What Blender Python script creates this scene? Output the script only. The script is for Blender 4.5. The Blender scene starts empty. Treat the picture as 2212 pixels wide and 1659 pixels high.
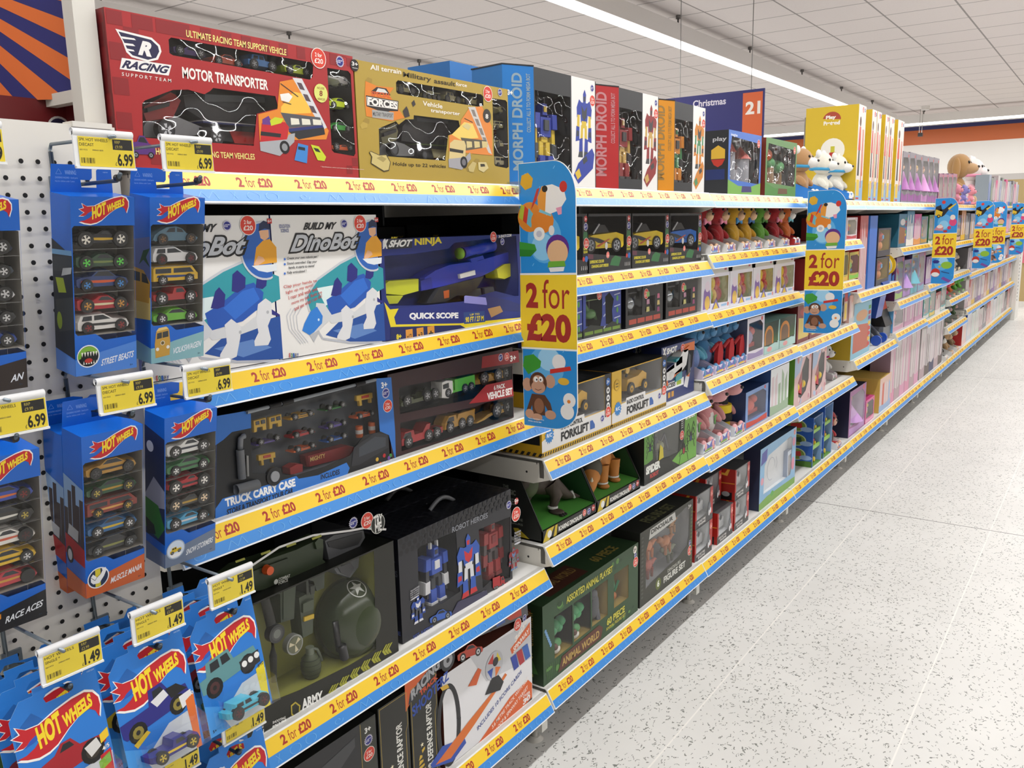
import bpy, math, random
from mathutils import Vector, Matrix, Euler
from mathutils.geometry import tessellate_polygon
random.seed(7)
SC = bpy.context.scene
COL = SC.collection
# ---------------------------------------------------------------- camera
FPX, CX, CY = 1843.24, 1106.0, 829.5
CAM = Vector((1.110552, 0.0, 1.413399))
YAW, PIT, ROL = (math.radians(a) for a in (-35.45937, -10.56989, -1.278007))
FWD = Vector((math.sin(YAW)*math.cos(PIT), math.cos(YAW)*math.cos(PIT), math.sin(PIT)))
_r = Vector((math.cos(YAW), -math.sin(YAW), 0)); _u = _r.cross(FWD)
RIGHT = math.cos(ROL)*_r + math.sin(ROL)*_u
UP = -math.sin(ROL)*_r + math.cos(ROL)*_u
cd = bpy.data.cameras.new('camera'); cam = bpy.data.objects.new('camera', cd); COL.objects.link(cam)
cd.sensor_width = 36.0; cd.lens = 36.0*FPX/2212.0; cd.clip_start = 0.05; cd.clip_end = 100
cam.matrix_world = Matrix(((RIGHT.x, UP.x, -FWD.x, CAM.x), (RIGHT.y, UP.y, -FWD.y, CAM.y), (RIGHT.z, UP.z, -FWD.z, CAM.z), (0, 0, 0, 1)))
SC.camera = cam
# ---------------------------------------------------------------- world, exposure
w = bpy.data.worlds.new('store_ambient'); SC.world = w; w.use_nodes = True
w.node_tree.nodes['Background'].inputs[0].default_value = (1.0, 0.98, 0.96, 1)
w.node_tree.nodes['Background'].inputs[1].default_value = 0.30
vs = SC.view_settings
vs.view_transform = 'Standard'; vs.look = 'None'; vs.gamma = 1.0; vs.exposure = 0.2; vs.use_curve_mapping = False
STRIP_W = 9.5          # watts per metre of ceiling strip
FLOOR_Z, CEIL_Z = 0.06, 3.18
# ---------------------------------------------------------------- pixel helpers (photograph measured into places)
VIEW = dict(C1=(0,0,.36166), C7=(200,30,.27125), C8=(780,110,.18083), C5=(450,420,.31646), C6=(450,750,.33906), C9=(500,1050,.36707),
 D1=(1100,330,.20796), D2=(1100,640,.20796), D3=(1100,880,.20796), D4=(1100,1100,.2411), D5=(1400,160,.22604), D6=(1450,420,.18083),
 D7=(1450,680,.18083), D8=(1400,850,.20371), E1=(1812,200,.18083), E2=(1812,400,.18083), E3=(1800,600,.18626), B2=(0,500,.27125),
 B3=(0,900,.27125), B4=(0,1209,.27125), G1=(0,0,.14467), G2=(0,240,.217), G3=(0,1180,.14467), G4=(0,1419,.14467), G5=(280,1419,.25217),
 G6=(240,1240,.25217), H1=(1700,700,.18912), H2=(1700,860,.1576), H3=(1800,450,.1576), H4=(1800,570,.1576), H5=(1920,560,.1576),
 H6=(1920,690,.1576), H7=(2052,540,.16807), H8=(1940,300,.21417), PX=(0,0,1.0), M0=(750,0,.27125))
def ray(px, py): return FWD + RIGHT*((px-CX)/FPX) - UP*((py-CY)/FPX)
def onX(px, py, x): d = ray(px, py); return CAM + d*((x-CAM.x)/d.x)
def onY(px, py, y): d = ray(px, py); return CAM + d*((y-CAM.y)/d.y)
def onZ(px, py, z): d = ray(px, py); return CAM + d*((z-CAM.z)/d.z)
# ---------------------------------------------------------------- materials
_M = {}
def lin(h):
    h = h.lstrip('#'); o = []
    for i in (0, 2, 4):
        c = int(h[i:i+2], 16)/255.0
        o.append(c/12.92 if c <= .04045 else ((c+.055)/1.055)**2.4)
    return (*o, 1.0)
def M(h, rough=.45, metal=0.0, kind=''):
    k = (h, rough, metal, kind)
    if k in _M: return _M[k]
    m = bpy.data.materials.new('mat_'+h.strip('#')); m.use_nodes = True; nt = m.node_tree
    b = nt.nodes['Principled BSDF']; b.inputs['Base Color'].default_value = lin(h)
    b.inputs['Roughness'].default_value = rough; b.inputs['Metallic'].default_value = metal
    if kind == 'fur':
        n = nt.nodes.new('ShaderNodeTexNoise'); n.inputs['Scale'].default_value = 350; n.inputs['Detail'].default_value = 3
        t = nt.nodes.new('ShaderNodeTexCoord'); nt.links.new(t.outputs['Object'], n.inputs['Vector'])
        bp = nt.nodes.new('ShaderNodeBump'); bp.inputs['Strength'].default_value = .6; bp.inputs['Distance'].default_value = .004
        nt.links.new(n.outputs['Fac'], bp.inputs['Height']); nt.links.new(bp.outputs['Normal'], b.inputs['Normal'])
        b.inputs['Sheen Weight'].default_value = .3
    _M[k] = m
    return m
def film(wavy=0.0, tint='ffffff', base=.06):
    k = ('film', wavy, tint, base)
    if k in _M: return _M[k]
    m = bpy.data.materials.new('clear_film'); m.use_nodes = True; nt = m.node_tree
    for n in list(nt.nodes): nt.nodes.remove(n)
    N = nt.nodes.new; L = nt.links.new
    out = N('ShaderNodeOutputMaterial'); mix = N('ShaderNodeMixShader'); tr = N('ShaderNodeBsdfTransparent'); gl = N('ShaderNodeBsdfGlossy')
    tr.inputs[0].default_value = lin(tint); gl.inputs['Roughness'].default_value = .03 if wavy else .1
    lw = N('ShaderNodeLayerWeight'); lw.inputs[0].default_value = .5
    pw = N('ShaderNodeMath'); pw.operation = 'POWER'; pw.inputs[1].default_value = 5.0; L(lw.outputs['Facing'], pw.inputs[0])
    ma = N('ShaderNodeMath'); ma.operation = 'MULTIPLY_ADD'; ma.inputs[1].default_value = .7; ma.inputs[2].default_value = base
    L(pw.outputs[0], ma.inputs[0])
    L(ma.outputs[0], mix.inputs[0]); L(tr.outputs[0], mix.inputs[1]); L(gl.outputs[0], mix.inputs[2]); L(mix.outputs[0], out.inputs[0])
    if wavy:
        t = N('ShaderNodeTexCoord'); n = N('ShaderNodeTexNoise'); n.inputs['Scale'].default_value = 14; n.inputs['Detail'].default_value = 1.0
        bp = N('ShaderNodeBump'); bp.inputs['Strength'].default_value = 1; bp.inputs['Distance'].default_value = wavy
        L(t.outputs['Object'], n.inputs['Vector']); L(n.outputs['Fac'], bp.inputs['Height'])
        L(bp.outputs['Normal'], gl.inputs['Normal'])
    _M[k] = m
    return m
def asmat(m): return M(m) if isinstance(m, str) else m
# ---------------------------------------------------------------- mesh builder
def newell(pts):
    n = Vector((0, 0, 0))
    for i in range(len(pts)):
        a = pts[i]; b = pts[(i+1) % len(pts)]
        n += Vector(((a[1]-b[1])*(a[2]+b[2]), (a[2]-b[2])*(a[0]+b[0]), (a[0]-b[0])*(a[1]+b[1])))
    return n
class MB:
    def __init__(s): s.v = []; s.f = []; s.m = []; s.sm = []; s.mats = []
    def mi(s, m):
        m = asmat(m)
        if m not in s.mats: s.mats.append(m)
        return s.mats.index(m)
    def add(s, pts, faces, m, smooth=False):
        b = len(s.v); s.v += [tuple(p) for p in pts]; k = s.mi(m)
        for f in faces: s.f.append(tuple(b+i for i in f)); s.m.append(k); s.sm.append(smooth)
    def face(s, pts, m): s.add(pts, [tuple(range(len(pts)))], m)
    def box(s, x0, x1, y0, y1, z0, z1, m, top=None, front=None, side=None, skip=''):
        p = [(x0,y0,z0),(x1,y0,z0),(x1,y1,z0),(x0,y1,z0),(x0,y0,z1),(x1,y0,z1),(x1,y1,z1),(x0,y1,z1)]
        for n, f, mm in (('b',(0,3,2,1),m),('t',(4,5,6,7),top or m),('s',(0,1,5,4),side or m),('e',(2,3,7,6),side or m),('k',(3,0,4,7),m),('f',(1,2,6,5),front or m)):
            if n not in skip: s.add([p[i] for i in f], [(0,1,2,3)], mm)
    def prism(s, pts, ax, a, b, m, cap=1.0, mcap=None):
        """extrude a 2D outline along an axis; cap<1 shrinks the b end for a soft edge"""
        n = len(pts); cx = sum(p[0] for p in pts)/n; cy = sum(p[1] for p in pts)/n
        def to(p, c): return {'x': (c, p[0], p[1]), 'y': (p[0], c, p[1]), 'z': (p[0], p[1], c)}[ax]
        rings = [[to(p, a) for p in pts]]
        if cap < 1:
            c2 = b - (b-a)*.25
            rings.append([to(p, c2) for p in pts]); rings.append([to((cx+(p[0]-cx)*cap, cy+(p[1]-cy)*cap), b) for p in pts])
        else: rings.append([to(p, b) for p in pts])
        v = [p for r in rings for p in r]; f = []
        for k in range(len(rings)-1):
            for i in range(n): j = (i+1) % n; f.append((k*n+i, k*n+j, (k+1)*n+j, (k+1)*n+i))
        s.add(v, f, m)
        for r, mm in ((rings[0], m), (rings[-1], mcap or m)):
            t = tessellate_polygon([[Vector(p) for p in r]])
            s.add(r, [tuple(q) for q in t], mm)
    def cyl(s, ax, c, r, h, m, n=20, r2=None, mcap=None):
        r2 = r if r2 is None else r2
        def to(i, q, d):
            a = 2*math.pi*i/n; x, y = q*math.cos(a), q*math.sin(a)
            return {'x': (c[0]+d, c[1]+x, c[2]+y), 'y': (c[0]+x, c[1]+d, c[2]+y), 'z': (c[0]+x, c[1]+y, c[2]+d)}[ax]
        v = [to(i, r, 0) for i in range(n)]+[to(i, r2, h) for i in range(n)]
        s.add(v, [(i, (i+1) % n, n+(i+1) % n, n+i) for i in range(n)], m, True)
        s.add(v[:n], [tuple(range(n))], mcap or m); s.add(v[n:], [tuple(range(n))], mcap or m)
    def ell(s, c, r, m, seg=16, rings=10, rot=None):
        R = rot.to_matrix() if rot else None
        v = []; f = []
        for i in range(rings+1):
            th = math.pi*i/rings
            for j in range(seg):
                ph = 2*math.pi*j/seg
                p = Vector((r[0]*math.sin(th)*math.cos(ph), r[1]*math.sin(th)*math.sin(ph), r[2]*math.cos(th)))
                if R: p = R @ p
                v.append((c[0]+p.x, c[1]+p.y, c[2]+p.z))
        for i in range(rings):
            for j in range(seg):
                k = (j+1) % seg; f.append((i*seg+j, (i+1)*seg+j, (i+1)*seg+k, i*seg+k))
        s.add(v, f, m, True)
    def tube(s, pts, r, m, n=8):
        pts = [Vector(p) for p in pts]; v = []; f = []; k = len(pts)
        rr = r if isinstance(r, (list, tuple)) else [r]*k
        for i, p in enumerate(pts):
            d = (pts[min(i+1, k-1)]-pts[max(i-1, 0)]).normalized()
            a = d.cross(Vector((0, 0, 1)));  a = a if a.length > .05 else d.cross(Vector((0, 1, 0)))
            a.normalize(); b = d.cross(a)
            for j in range(n):
                t = 2*math.pi*j/n; v.append(p+(a*math.cos(t)+b*math.sin(t))*rr[i])
        for i in range(k-1):
            for j in range(n):
                q = (j+1) % n; f.append((i*n+j, i*n+q, (i+1)*n+q, (i+1)*n+j))
        f.append(tuple(range(n))); f.append(tuple(range((k-1)*n, k*n)))
        s.add(v, f, m, True)
    def build(s, name, root=None, local=False):
        me = bpy.data.meshes.new(name); o = bpy.data.objects.new(name, me); COL.objects.link(o)
        off = Vector((0, 0, 0))
        if root is not None:
            if not local:
                q = root
                while q is not None: off += q.location; q = q.parent
            o.parent = root
        me.from_pydata([Vector(p)-off for p in s.v], [], s.f)
        for m in s.mats: me.materials.append(m)
        me.polygons.foreach_set('material_index', s.m); me.polygons.foreach_set('use_smooth', s.sm)
        me.validate(); me.update()
        return o
# ---------------------------------------------------------------- lettering
_G = {}
def glyphs(t, bold, shear):
    k = (t, bold, shear)
    if k not in _G:
        cu = bpy.data.curves.new('lettering', 'FONT'); cu.body = t; cu.offset = bold; cu.shear = shear; cu.resolution_u = 4; cu.fill_mode = 'FRONT'
        ob = bpy.data.objects.new('lettering', cu); me = ob.to_mesh()
        v = [(q.co.x, q.co.y) for q in me.vertices]; f = [tuple(p.vertices) for p in me.polygons]
        ob.to_mesh_clear(); bpy.data.objects.remove(ob); bpy.data.curves.remove(cu)
        x0 = min(p[0] for p in v); x1 = max(p[0] for p in v); y0 = min(p[1] for p in v); y1 = max(p[1] for p in v)
        _G[k] = ([((p[0]-x0)/(x1-x0), (p[1]-y0)/(y1-y0)) for p in v], f)
    return _G[k]
# ---------------------------------------------------------------- flat print on a face
class Face:
    """draws print on one face (ax = normal axis, c = its place) of a mesh; view = which crop of the photo the points are read from (None = metres on the face)"""
    def __init__(s, mb, ax, c, view=None, sgn=None):
        s.mb, s.ax, s.c, s.lay, s.n = mb, ax, c, 0, 0
        s.sgn = sgn if sgn is not None else (-1 if ax == 'y' else 1); s.view = view; s.hand = s.sgn*(-1 if ax == 'y' else 1)
    def uv(s, p):
        if s.view is None: return (p[0], p[1])
        ox, oy, k = VIEW[s.view]; px, py = ox+p[0]*k, oy+p[1]*k
        if s.ax == 'x': q = onX(px, py, s.c); return (q.y, q.z)
        if s.ax == 'y': q = onY(px, py, s.c); return (q.x, q.z)
        q = onZ(px, py, s.c); return (q.x, q.y)
    def w(s, u, d=None):
        c = s.c + s.sgn*(.0002+1.3e-5*s.n)
        return {'x': (c, u[0], u[1]), 'y': (u[0], c, u[1]), 'z': (u[0], u[1], c)}[s.ax]
    def L(s, n): s.lay = n; return s
    def pu(s, m, pts, holes=()):
        loops = [[Vector((p[0], p[1], 0)) for p in l] for l in [pts, *holes]]
        flat = [p for l in loops for p in l]; tr = []; s.n += 1
        for t in tessellate_polygon(loops):
            a, b, c = (flat[i] for i in t); q = (b.x-a.x)*(c.y-a.y)-(b.y-a.y)*(c.x-a.x)
            tr.append(tuple(t) if q*s.hand > 0 else tuple(reversed(t)))
        s.mb.add([s.w(p) for p in flat], tr, m); return s
    def p(s, m, pts, holes=()): return s.pu(m, [s.uv(q) for q in pts], [[s.uv(q) for q in h] for h in holes])
    def r(s, m, x0, y0, x1, y1):
        a = s.uv((x0, y0)); b = s.uv((x1, y1)); return s.pu(m, [(a[0], a[1]), (b[0], a[1]), (b[0], b[1]), (a[0], b[1])])
    def ring(s, cx, cy, rx, ry=None, n=20, a0=0, a1=6.2832, full=True):
        k = n if full else n+1
        return [(cx+rx*math.cos(a0+(a1-a0)*i/n), cy+(ry or rx)*math.sin(a0+(a1-a0)*i/n)) for i in range(k)]
    def c_(s, m, x, y, r, n=20):
        """round spot: centre x,y and vertical radius r in view units"""
        a = s.uv((x, y)); b = s.uv((x, y-r)); q = abs(b[1]-a[1]) if s.view else r
        return s.pu(m, s.ring(a[0], a[1], q, n=n))
    def star(s, m, x, y, r, n=16, inner=.75):
        a = s.uv((x, y)); b = s.uv((x, y-r)); q = abs(b[1]-a[1]) if s.view else r
        return s.pu(m, [(a[0]+(q if i % 2 == 0 else q*inner)*math.cos(math.pi*i/n+1.5708), a[1]+(q if i % 2 == 0 else q*inner)*math.sin(math.pi*i/n+1.5708)) for i in range(2*n)])
    def ln(s, m, pts, wd):
        """polyline of metre width wd"""
        P = [Vector(s.uv(p)) for p in pts]
        for a, b in zip(P, P[1:]):
            d = b-a
            if d.length < 1e-6: continue
            n = Vector((-d.y, d.x)).normalized()*wd/2; s.pu(m, [a+n, b+n, b-n, a-n])
        return s
    def tu(s, m, t, O, U, V, bold=.02, shear=0):
        v, f = glyphs(t, bold, shear); s.n += 1
        s.mb.add([s.w((O[0]+p[0]*U[0]+p[1]*V[0], O[1]+p[0]*U[1]+p[1]*V[1])) for p in v], f, m); return s
    def t(s, m, t, x0, y0, x1, y1, bold=.02, shear=0):
        """text filling the box from top-left to bottom-right"""
        a = s.uv((x0, y0)); b = s.uv((x1, y1)); return s.tu(m, t, (a[0], b[1]), (b[0]-a[0], 0), (0, a[1]-b[1]), bold, shear)
    def t3(s, m, t, bl, br, tl, bold=.02, shear=0):
        a, b, c = (Vector(s.uv(q)) for q in (bl, br, tl)); return s.tu(m, t, a, b-a, c-a, bold, shear)
# ---------------------------------------------------------------- things
def tag(o, label, cat, group=None):
    o['label'] = label; o['category'] = cat
    if group: o['group'] = group
    return o
def thing(name, label, cat, loc, group=None):
    o = bpy.data.objects.new(name, None); COL.objects.link(o); o.location = loc; o.empty_display_size = .02
    return tag(o, label, cat, group)
def struct(o): o['kind'] = 'structure'; return o
def copy_tree(o, parent=None):
    c = o.copy(); COL.objects.link(c)
    if parent is not None: c.parent = parent
    for ch in list(o.children): copy_tree(ch, c)
    return c
def dup(o, d, label=None, rz=0):
    c = copy_tree(o); c.location = o.location + Vector(d)
    if rz: c.rotation_euler.z += rz
    if label: c['label'] = label
    return c
W_, K_, R_, Y_, B_ = 'f2f2ee', '141414', 'b92a26', 'f3cf2e', '1f6fc4'
# price stickers that many packets carry
def sticker(F, x, y, r):
    F.c_('f4efe6', x, y, r*1.08).L(F.lay+1); F.c_('d8402f', x, y, r).L(F.lay+1)
    a = F.uv((x, y)); b = F.uv((x, y-r)); q = abs(b[1]-a[1]) if F.view else r
    F.tu('f6eee6', '2 for', (a[0]-.5*q, a[1]+.12*q), (1.0*q, 0), (0, .42*q)); F.tu('f6eee6', '£20', (a[0]-.62*q, a[1]-.55*q), (1.24*q, 0), (0, .52*q))
    F.lay -= 2
def pricestar(F, x, y, r):
    F.star('c9c6d6', x, y, r, 18, .8).L(F.lay+1); F.c_('2b2f86', x, y, r*.72).L(F.lay+1)
    a = F.uv((x, y)); b = F.uv((x, y-r)); q = abs(b[1]-a[1]) if F.view else r
    F.tu('eeeef4', '£12', (a[0]-.6*q, a[1]-.25*q), (.72*q, 0), (0, .5*q), .03); F.tu('eeeef4', '99', (a[0]+.18*q, a[1]+.02*q), (.36*q, 0), (0, .24*q))
    F.lay -= 2
# ---------------------------------------------------------------- cartons
class Carton:
    """a packet standing with its front on the aisle: root empty > carton (+ tray, window, what lies inside)"""
    def __init__(s, name, label, cat, y0, y1, z0, z1, d, front, side=None, top=None, xf=-.014, group=None, view=None, wins=(), tray='1a1a1c', td=.6, wavy=.0, wname='window', base=.035):
        s.y0, s.y1, s.z0, s.z1, s.d, s.xf = y0, y1, z0, z1, d, xf
        s.root = thing(name, label, cat, (xf-d/2, (y0+y1)/2, z0), group)
        s.mb = MB(); s.F = Face(s.mb, 'x', xf, view); s.S = Face(s.mb, 'y', y0, view); s.T = Face(s.mb, 'z', z1, view)
        side = side or front; top = top or side
        s.mb.box(xf-d, xf, y0, y1, z0, z1, side, top=top, skip='f')
        hs = [[(min(max(a, y0+.003), y1-.003), min(max(b, z0+.003), z1-.003)) for a, b in (s.F.uv(p) for p in w_)] for w_ in wins]
        loops = [[Vector((a, b, 0)) for a, b in l] for l in [[(y0, z0), (y1, z0), (y1, z1), (y0, z1)], *hs]]
        s.mb.add([(xf, p.x, p.y) for l in loops for p in l], [tuple(t) for t in tessellate_polygon(loops)], front)
        s.hs = hs
        for h in hs:
            a0 = min(p[0] for p in h)-.004; a1 = max(p[0] for p in h)+.004; b0 = min(p[1] for p in h)-.004; b1 = max(p[1] for p in h)+.004
            a0, a1, b0, b1 = max(a0, y0+.001), min(a1, y1-.001), max(b0, z0+.001), min(b1, z1-.001)
            t = MB(); xb = xf-d*td
            t.box(xb, xf-.0006, a0, a1, b0, b1, tray, skip='f'); t.build('tray', s.root)
            g = MB(); Face(g, 'x', xf-.0008).pu(film(wavy, base=base), h); g.build(wname, s.root)
    def inwin(s, a, b, c, d): return any(min(p[0] for p in h) < b and max(p[0] for p in h) > a and min(p[1] for p in h) < d and max(p[1] for p in h) > c for h in s.hs)
    def done(s, name='carton'): o = s.mb.build(name, s.root); return s.root
PROF = {
 'coupe': ([(0,.3),(0,.58),(.1,.68),(.28,.72),(.4,1),(.6,1),(.76,.66),(.96,.55),(1,.3),(.96,.16),(.03,.16)], [[(.33,.72),(.42,.93),(.59,.93),(.71,.67)]], .115, (.2,.8)),
 'race': ([(0,.3),(0,.75),(.08,.8),(.3,.7),(.42,.95),(.6,.95),(.75,.6),(.97,.42),(1,.25),(.96,.12),(.03,.12)], [[(.4,.68),(.46,.88),(.58,.88),(.68,.64)]], .13, (.2,.8)),
 'hatch': ([(0,.25),(0,.6),(.06,.98),(.5,1),(.68,.68),(.95,.58),(1,.3),(.97,.14),(.03,.14)], [[(.1,.66),(.13,.9),(.28,.91),(.28,.66)],[(.32,.66),(.32,.91),(.48,.92),(.62,.68)]], .115, (.2,.8)),
 'van': ([(0,.16),(0,.9),(.04,1),(.86,1),(.97,.6),(1,.55),(1,.16)], [[(.08,.62),(.08,.88),(.4,.88),(.4,.62)],[(.45,.62),(.45,.88),(.8,.88),(.88,.62)]], .1, (.22,.78)),
 'jeep': ([(0,.25),(0,.62),(.12,.64),(.16,1),(.55,1),(.6,.66),(.96,.62),(1,.3),(.95,.22),(.05,.22)], [[(.2,.68),(.22,.92),(.36,.92),(.36,.68)],[(.4,.68),(.4,.92),(.52,.92),(.55,.68)]], .14, (.2,.8)),
 'pickup': ([(0,.3),(0,.62),(.42,.62),(.46,1),(.66,1),(.74,.66),(.97,.6),(1,.3),(.95,.2),(.04,.2)], [[(.5,.68),(.51,.92),(.63,.92),(.69,.68)]], .13, (.2,.8)),
 'beetle': ([(0,.25),(.04,.5),(.14,.72),(.3,.95),(.5,1),(.64,.86),(.74,.58),(.9,.5),(1,.3),(.96,.16),(.04,.16)], [[(.3,.66),(.36,.86),(.48,.9),(.48,.66)],[(.52,.66),(.52,.89),(.62,.8),(.66,.64)]], .11, (.22,.8)),
 'rod': ([(0,.35),(.02,.6),(.2,.66),(.4,.72),(.5,.9),(.62,.88),(.7,.62),(1,.5),(1,.3),(.9,.2),(.1,.2)], [[(.46,.7),(.52,.85),(.6,.83),(.64,.68)]], .15, (.2,.82)),
 'heli': ([(0,.55),(0,.7),(.45,.62),(.5,.78),(.72,.82),(.92,.6),(1,.35),(.9,.2),(.55,.2),(.45,.45)], [[(.68,.5),(.7,.72),(.85,.6),(.93,.42)]], .05, (.55,.85)),
 'tank': ([(0,.2),(0,.5),(.1,.62),(.3,.64),(.34,.95),(.6,.95),(.64,.82),(1,.86),(1,.78),(.66,.72),(.66,.62),(.95,.55),(1,.3),(.9,.05),(.1,.05)], [], .1, (.15,.38,.62,.85)),
 'dump': ([(0,.25),(.0,.7),(-.02,.95),(.55,.95),(.6,.6),(.64,.95),(.86,.98),(.98,.6),(1,.2),(.1,.2)], [[(.68,.6),(.69,.88),(.84,.88),(.92,.6)]], .12, (.2,.45,.82)),
 'lorry': ([(0,.2),(0,1),(.62,1),(.62,.3),(.66,.3),(.66,.85),(.9,.85),(.99,.5),(1,.15),(.02,.15)], [[(.74,.55),(.75,.78),(.88,.78),(.94,.52)]], .09, (.16,.34,.82)),
 'crane': ([(0,.2),(0,.55),(.35,.55),(.3,1),(.4,1),(.5,.6),(.7,.6),(.72,.9),(.92,.9),(1,.5),(1,.15)], [[(.76,.56),(.77,.82),(.9,.82),(.95,.56)]], .1, (.18,.38,.84)),
 'loader': ([(0,.3),(0,.9),(.4,.95),(.42,.6),(.7,.5),(.85,.25),(1,.1),(1,.0),(.8,.08),(.6,.3),(.3,.22)], [[(.08,.55),(.08,.86),(.34,.88),(.34,.55)]], .13, (.16,.46))}
def toy(root, kind, x, y0, y1, z0, z1, col, width=.03, rim='a2a2a4', tyre='1b1b1b', flip=False, deco=None, name='toy_car', glass='20242a', rough=.25):
    """small toy vehicle seen from its side: body with windows, the near wheels as sub-parts"""
    prof, wins, wr, wx = PROF[kind]; Ln = y1-y0; H = z1-z0
    fx = (lambda s: 1-s) if flip else (lambda s: s)
    T = lambda p: (y0+fx(p[0])*Ln, z0+p[1]*H)
    b = MB(); b.prism([T(p) for p in prof], 'x', x-width, x, M(col, rough), cap=.93)
    F = Face(b, 'x', x)
    for w_ in wins: F.pu(M(glass, .15), [T(p) for p in w_])
    F.L(1)
    if deco:
        F.pu(deco, [T(p) for p in [(.1,.42),(.5,.36),(.9,.4),(.88,.46),(.5,.5),(.12,.52)]])
    R = wr*Ln*.9
    for s_ in wx: b.cyl('x', (x-width*.98, y0+fx(s_)*Ln, z0+R), R, width*.2, tyre, 10)
    o = b.build(name, root)
    for s_ in wx:
        q = MB(); c = (x-.004, y0+fx(s_)*Ln, z0+R); q.cyl('x', c, R, .0065, tyre, 18)
        f2 = Face(q, 'x', x+.0025); f2.pu(M(rim, .3, .3), f2.ring(c[1], c[2], R*.58, n=16)); f2.L(1)
        for k in range(5):
            a = k*1.2566; f2.pu('191919', [(c[1]+R*.2*math.cos(a-.3), c[2]+R*.2*math.sin(a-.3)), (c[1]+R*.58*math.cos(a-.32), c[2]+R*.58*math.sin(a-.32)), (c[1]+R*.58*math.cos(a+.32), c[2]+R*.58*math.sin(a+.32)), (c[1]+R*.2*math.cos(a+.3), c[2]+R*.2*math.sin(a+.3))])
        wo = q.build('wheel', None); wo.parent = o
        me = wo.data; off = Vector((0, 0, 0)); r_ = root
        while r_ is not None: off += r_.location; r_ = r_.parent
        me.transform(Matrix.Translation(-off))
    return o
# ================================================================ room shell
def shell(name, x0, x1, y0, y1, z0, z1, m):
    b = MB(); b.box(x0, x1, y0, y1, z0, z1, m); return struct(b.build(name))
def nodes(name):
    m = bpy.data.materials.new(name); m.use_nodes = True; nt = m.node_tree
    return m, nt, nt.nodes['Principled BSDF'], nt.nodes.new, nt.links.new
def math_(N, L, op, a, b=None):
    n = N('ShaderNodeMath'); n.operation = op
    for i, q in enumerate((a, b)):
        if q is None: continue
        if isinstance(q, (int, float)): n.inputs[i].default_value = q
        else: L(q, n.inputs[i])
    return n.outputs[0]
def floor_mat():
    m, nt, b, N, L = nodes('speckled_vinyl')
    tc = N('ShaderNodeTexCoord'); sep = N('ShaderNodeSeparateXYZ'); L(tc.outputs['Object'], sep.inputs[0])
    nz = N('ShaderNodeTexNoise'); nz.inputs['Scale'].default_value = 60; L(tc.outputs['Object'], nz.inputs['Vector'])
    mx = N('ShaderNodeMix'); mx.data_type = 'VECTOR'; mx.inputs[0].default_value = .035
    L(tc.outputs['Object'], mx.inputs[4]); L(nz.outputs['Color'], mx.inputs[5])
    masks = []
    for sc, rot, thr, keep in ((98, .5, .17, .26), (125, -.9, .17, .28), (84, 1.7, .12, .28)):
        mp = N('ShaderNodeMapping'); mp.inputs['Rotation'].default_value = (0, 0, rot); mp.inputs['Scale'].default_value = (1, .38, 1); L(mx.outputs[1], mp.inputs[0])
        v = N('ShaderNodeTexVoronoi'); v.voronoi_dimensions = '2D'; v.inputs['Scale'].default_value = sc; L(mp.outputs[0], v.inputs['Vector'])
        a = math_(N, L, 'LESS_THAN', v.outputs['Distance'], thr)
        sp = N('ShaderNodeSeparateColor'); L(v.outputs['Color'], sp.inputs[0])
        masks.append(math_(N, L, 'MULTIPLY', a, math_(N, L, 'LESS_THAN', sp.outputs[0], keep)))
    k = masks[0]
    for q in masks[1:]: k = math_(N, L, 'MAXIMUM', k, q)
    n2 = N('ShaderNodeTexNoise'); n2.inputs['Scale'].default_value = 3; n2.inputs['Detail'].default_value = 5; L(tc.outputs['Object'], n2.inputs['Vector'])
    rp = N('ShaderNodeValToRGB'); rp.color_ramp.elements[0].position = .3; rp.color_ramp.elements[1].position = .7
    rp.color_ramp.elements[0].color = lin('d6d5d1'); rp.color_ramp.elements[1].color = lin('e0dfdb'); L(n2.outputs['Fac'], rp.inputs[0])
    c1 = N('ShaderNodeMix'); c1.data_type = 'RGBA'; L(k, c1.inputs[0]); L(rp.outputs[0], c1.inputs[6]); c1.inputs[7].default_value = lin('7d7f79')
    # welded seams: pale along the aisle every 0.55 m, two dark ones across
    fx = math_(N, L, 'ABSOLUTE', math_(N, L, 'SUBTRACT', math_(N, L, 'FRACT', math_(N, L, 'MULTIPLY', sep.outputs[0], 1/.5)), .5))
    pale = math_(N, L, 'MULTIPLY', math_(N, L, 'LESS_THAN', fx, .0045), .8)
    c2 = N('ShaderNodeMix'); c2.data_type = 'RGBA'; L(pale, c2.inputs[0]); L(c1.outputs[2], c2.inputs[6]); c2.inputs[7].default_value = lin('efece6')
    fy = math_(N, L, 'ABSOLUTE', math_(N, L, 'SUBTRACT', math_(N, L, 'FRACT', math_(N, L, 'MULTIPLY', math_(N, L, 'SUBTRACT', sep.outputs[1], 2.07), 1/4.0)), .5))
    dk = math_(N, L, 'LESS_THAN', fy, .0007)
    c3 = N('ShaderNodeMix'); c3.data_type = 'RGBA'; L(dk, c3.inputs[0]); L(c2.outputs[2], c3.inputs[6]); c3.inputs[7].default_value = lin('55534f')
    L(c3.outputs[2], b.inputs['Base Color']); b.inputs['Roughness'].default_value = .42
    b.inputs['Specular IOR Level'].default_value = .35
    return m
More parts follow.
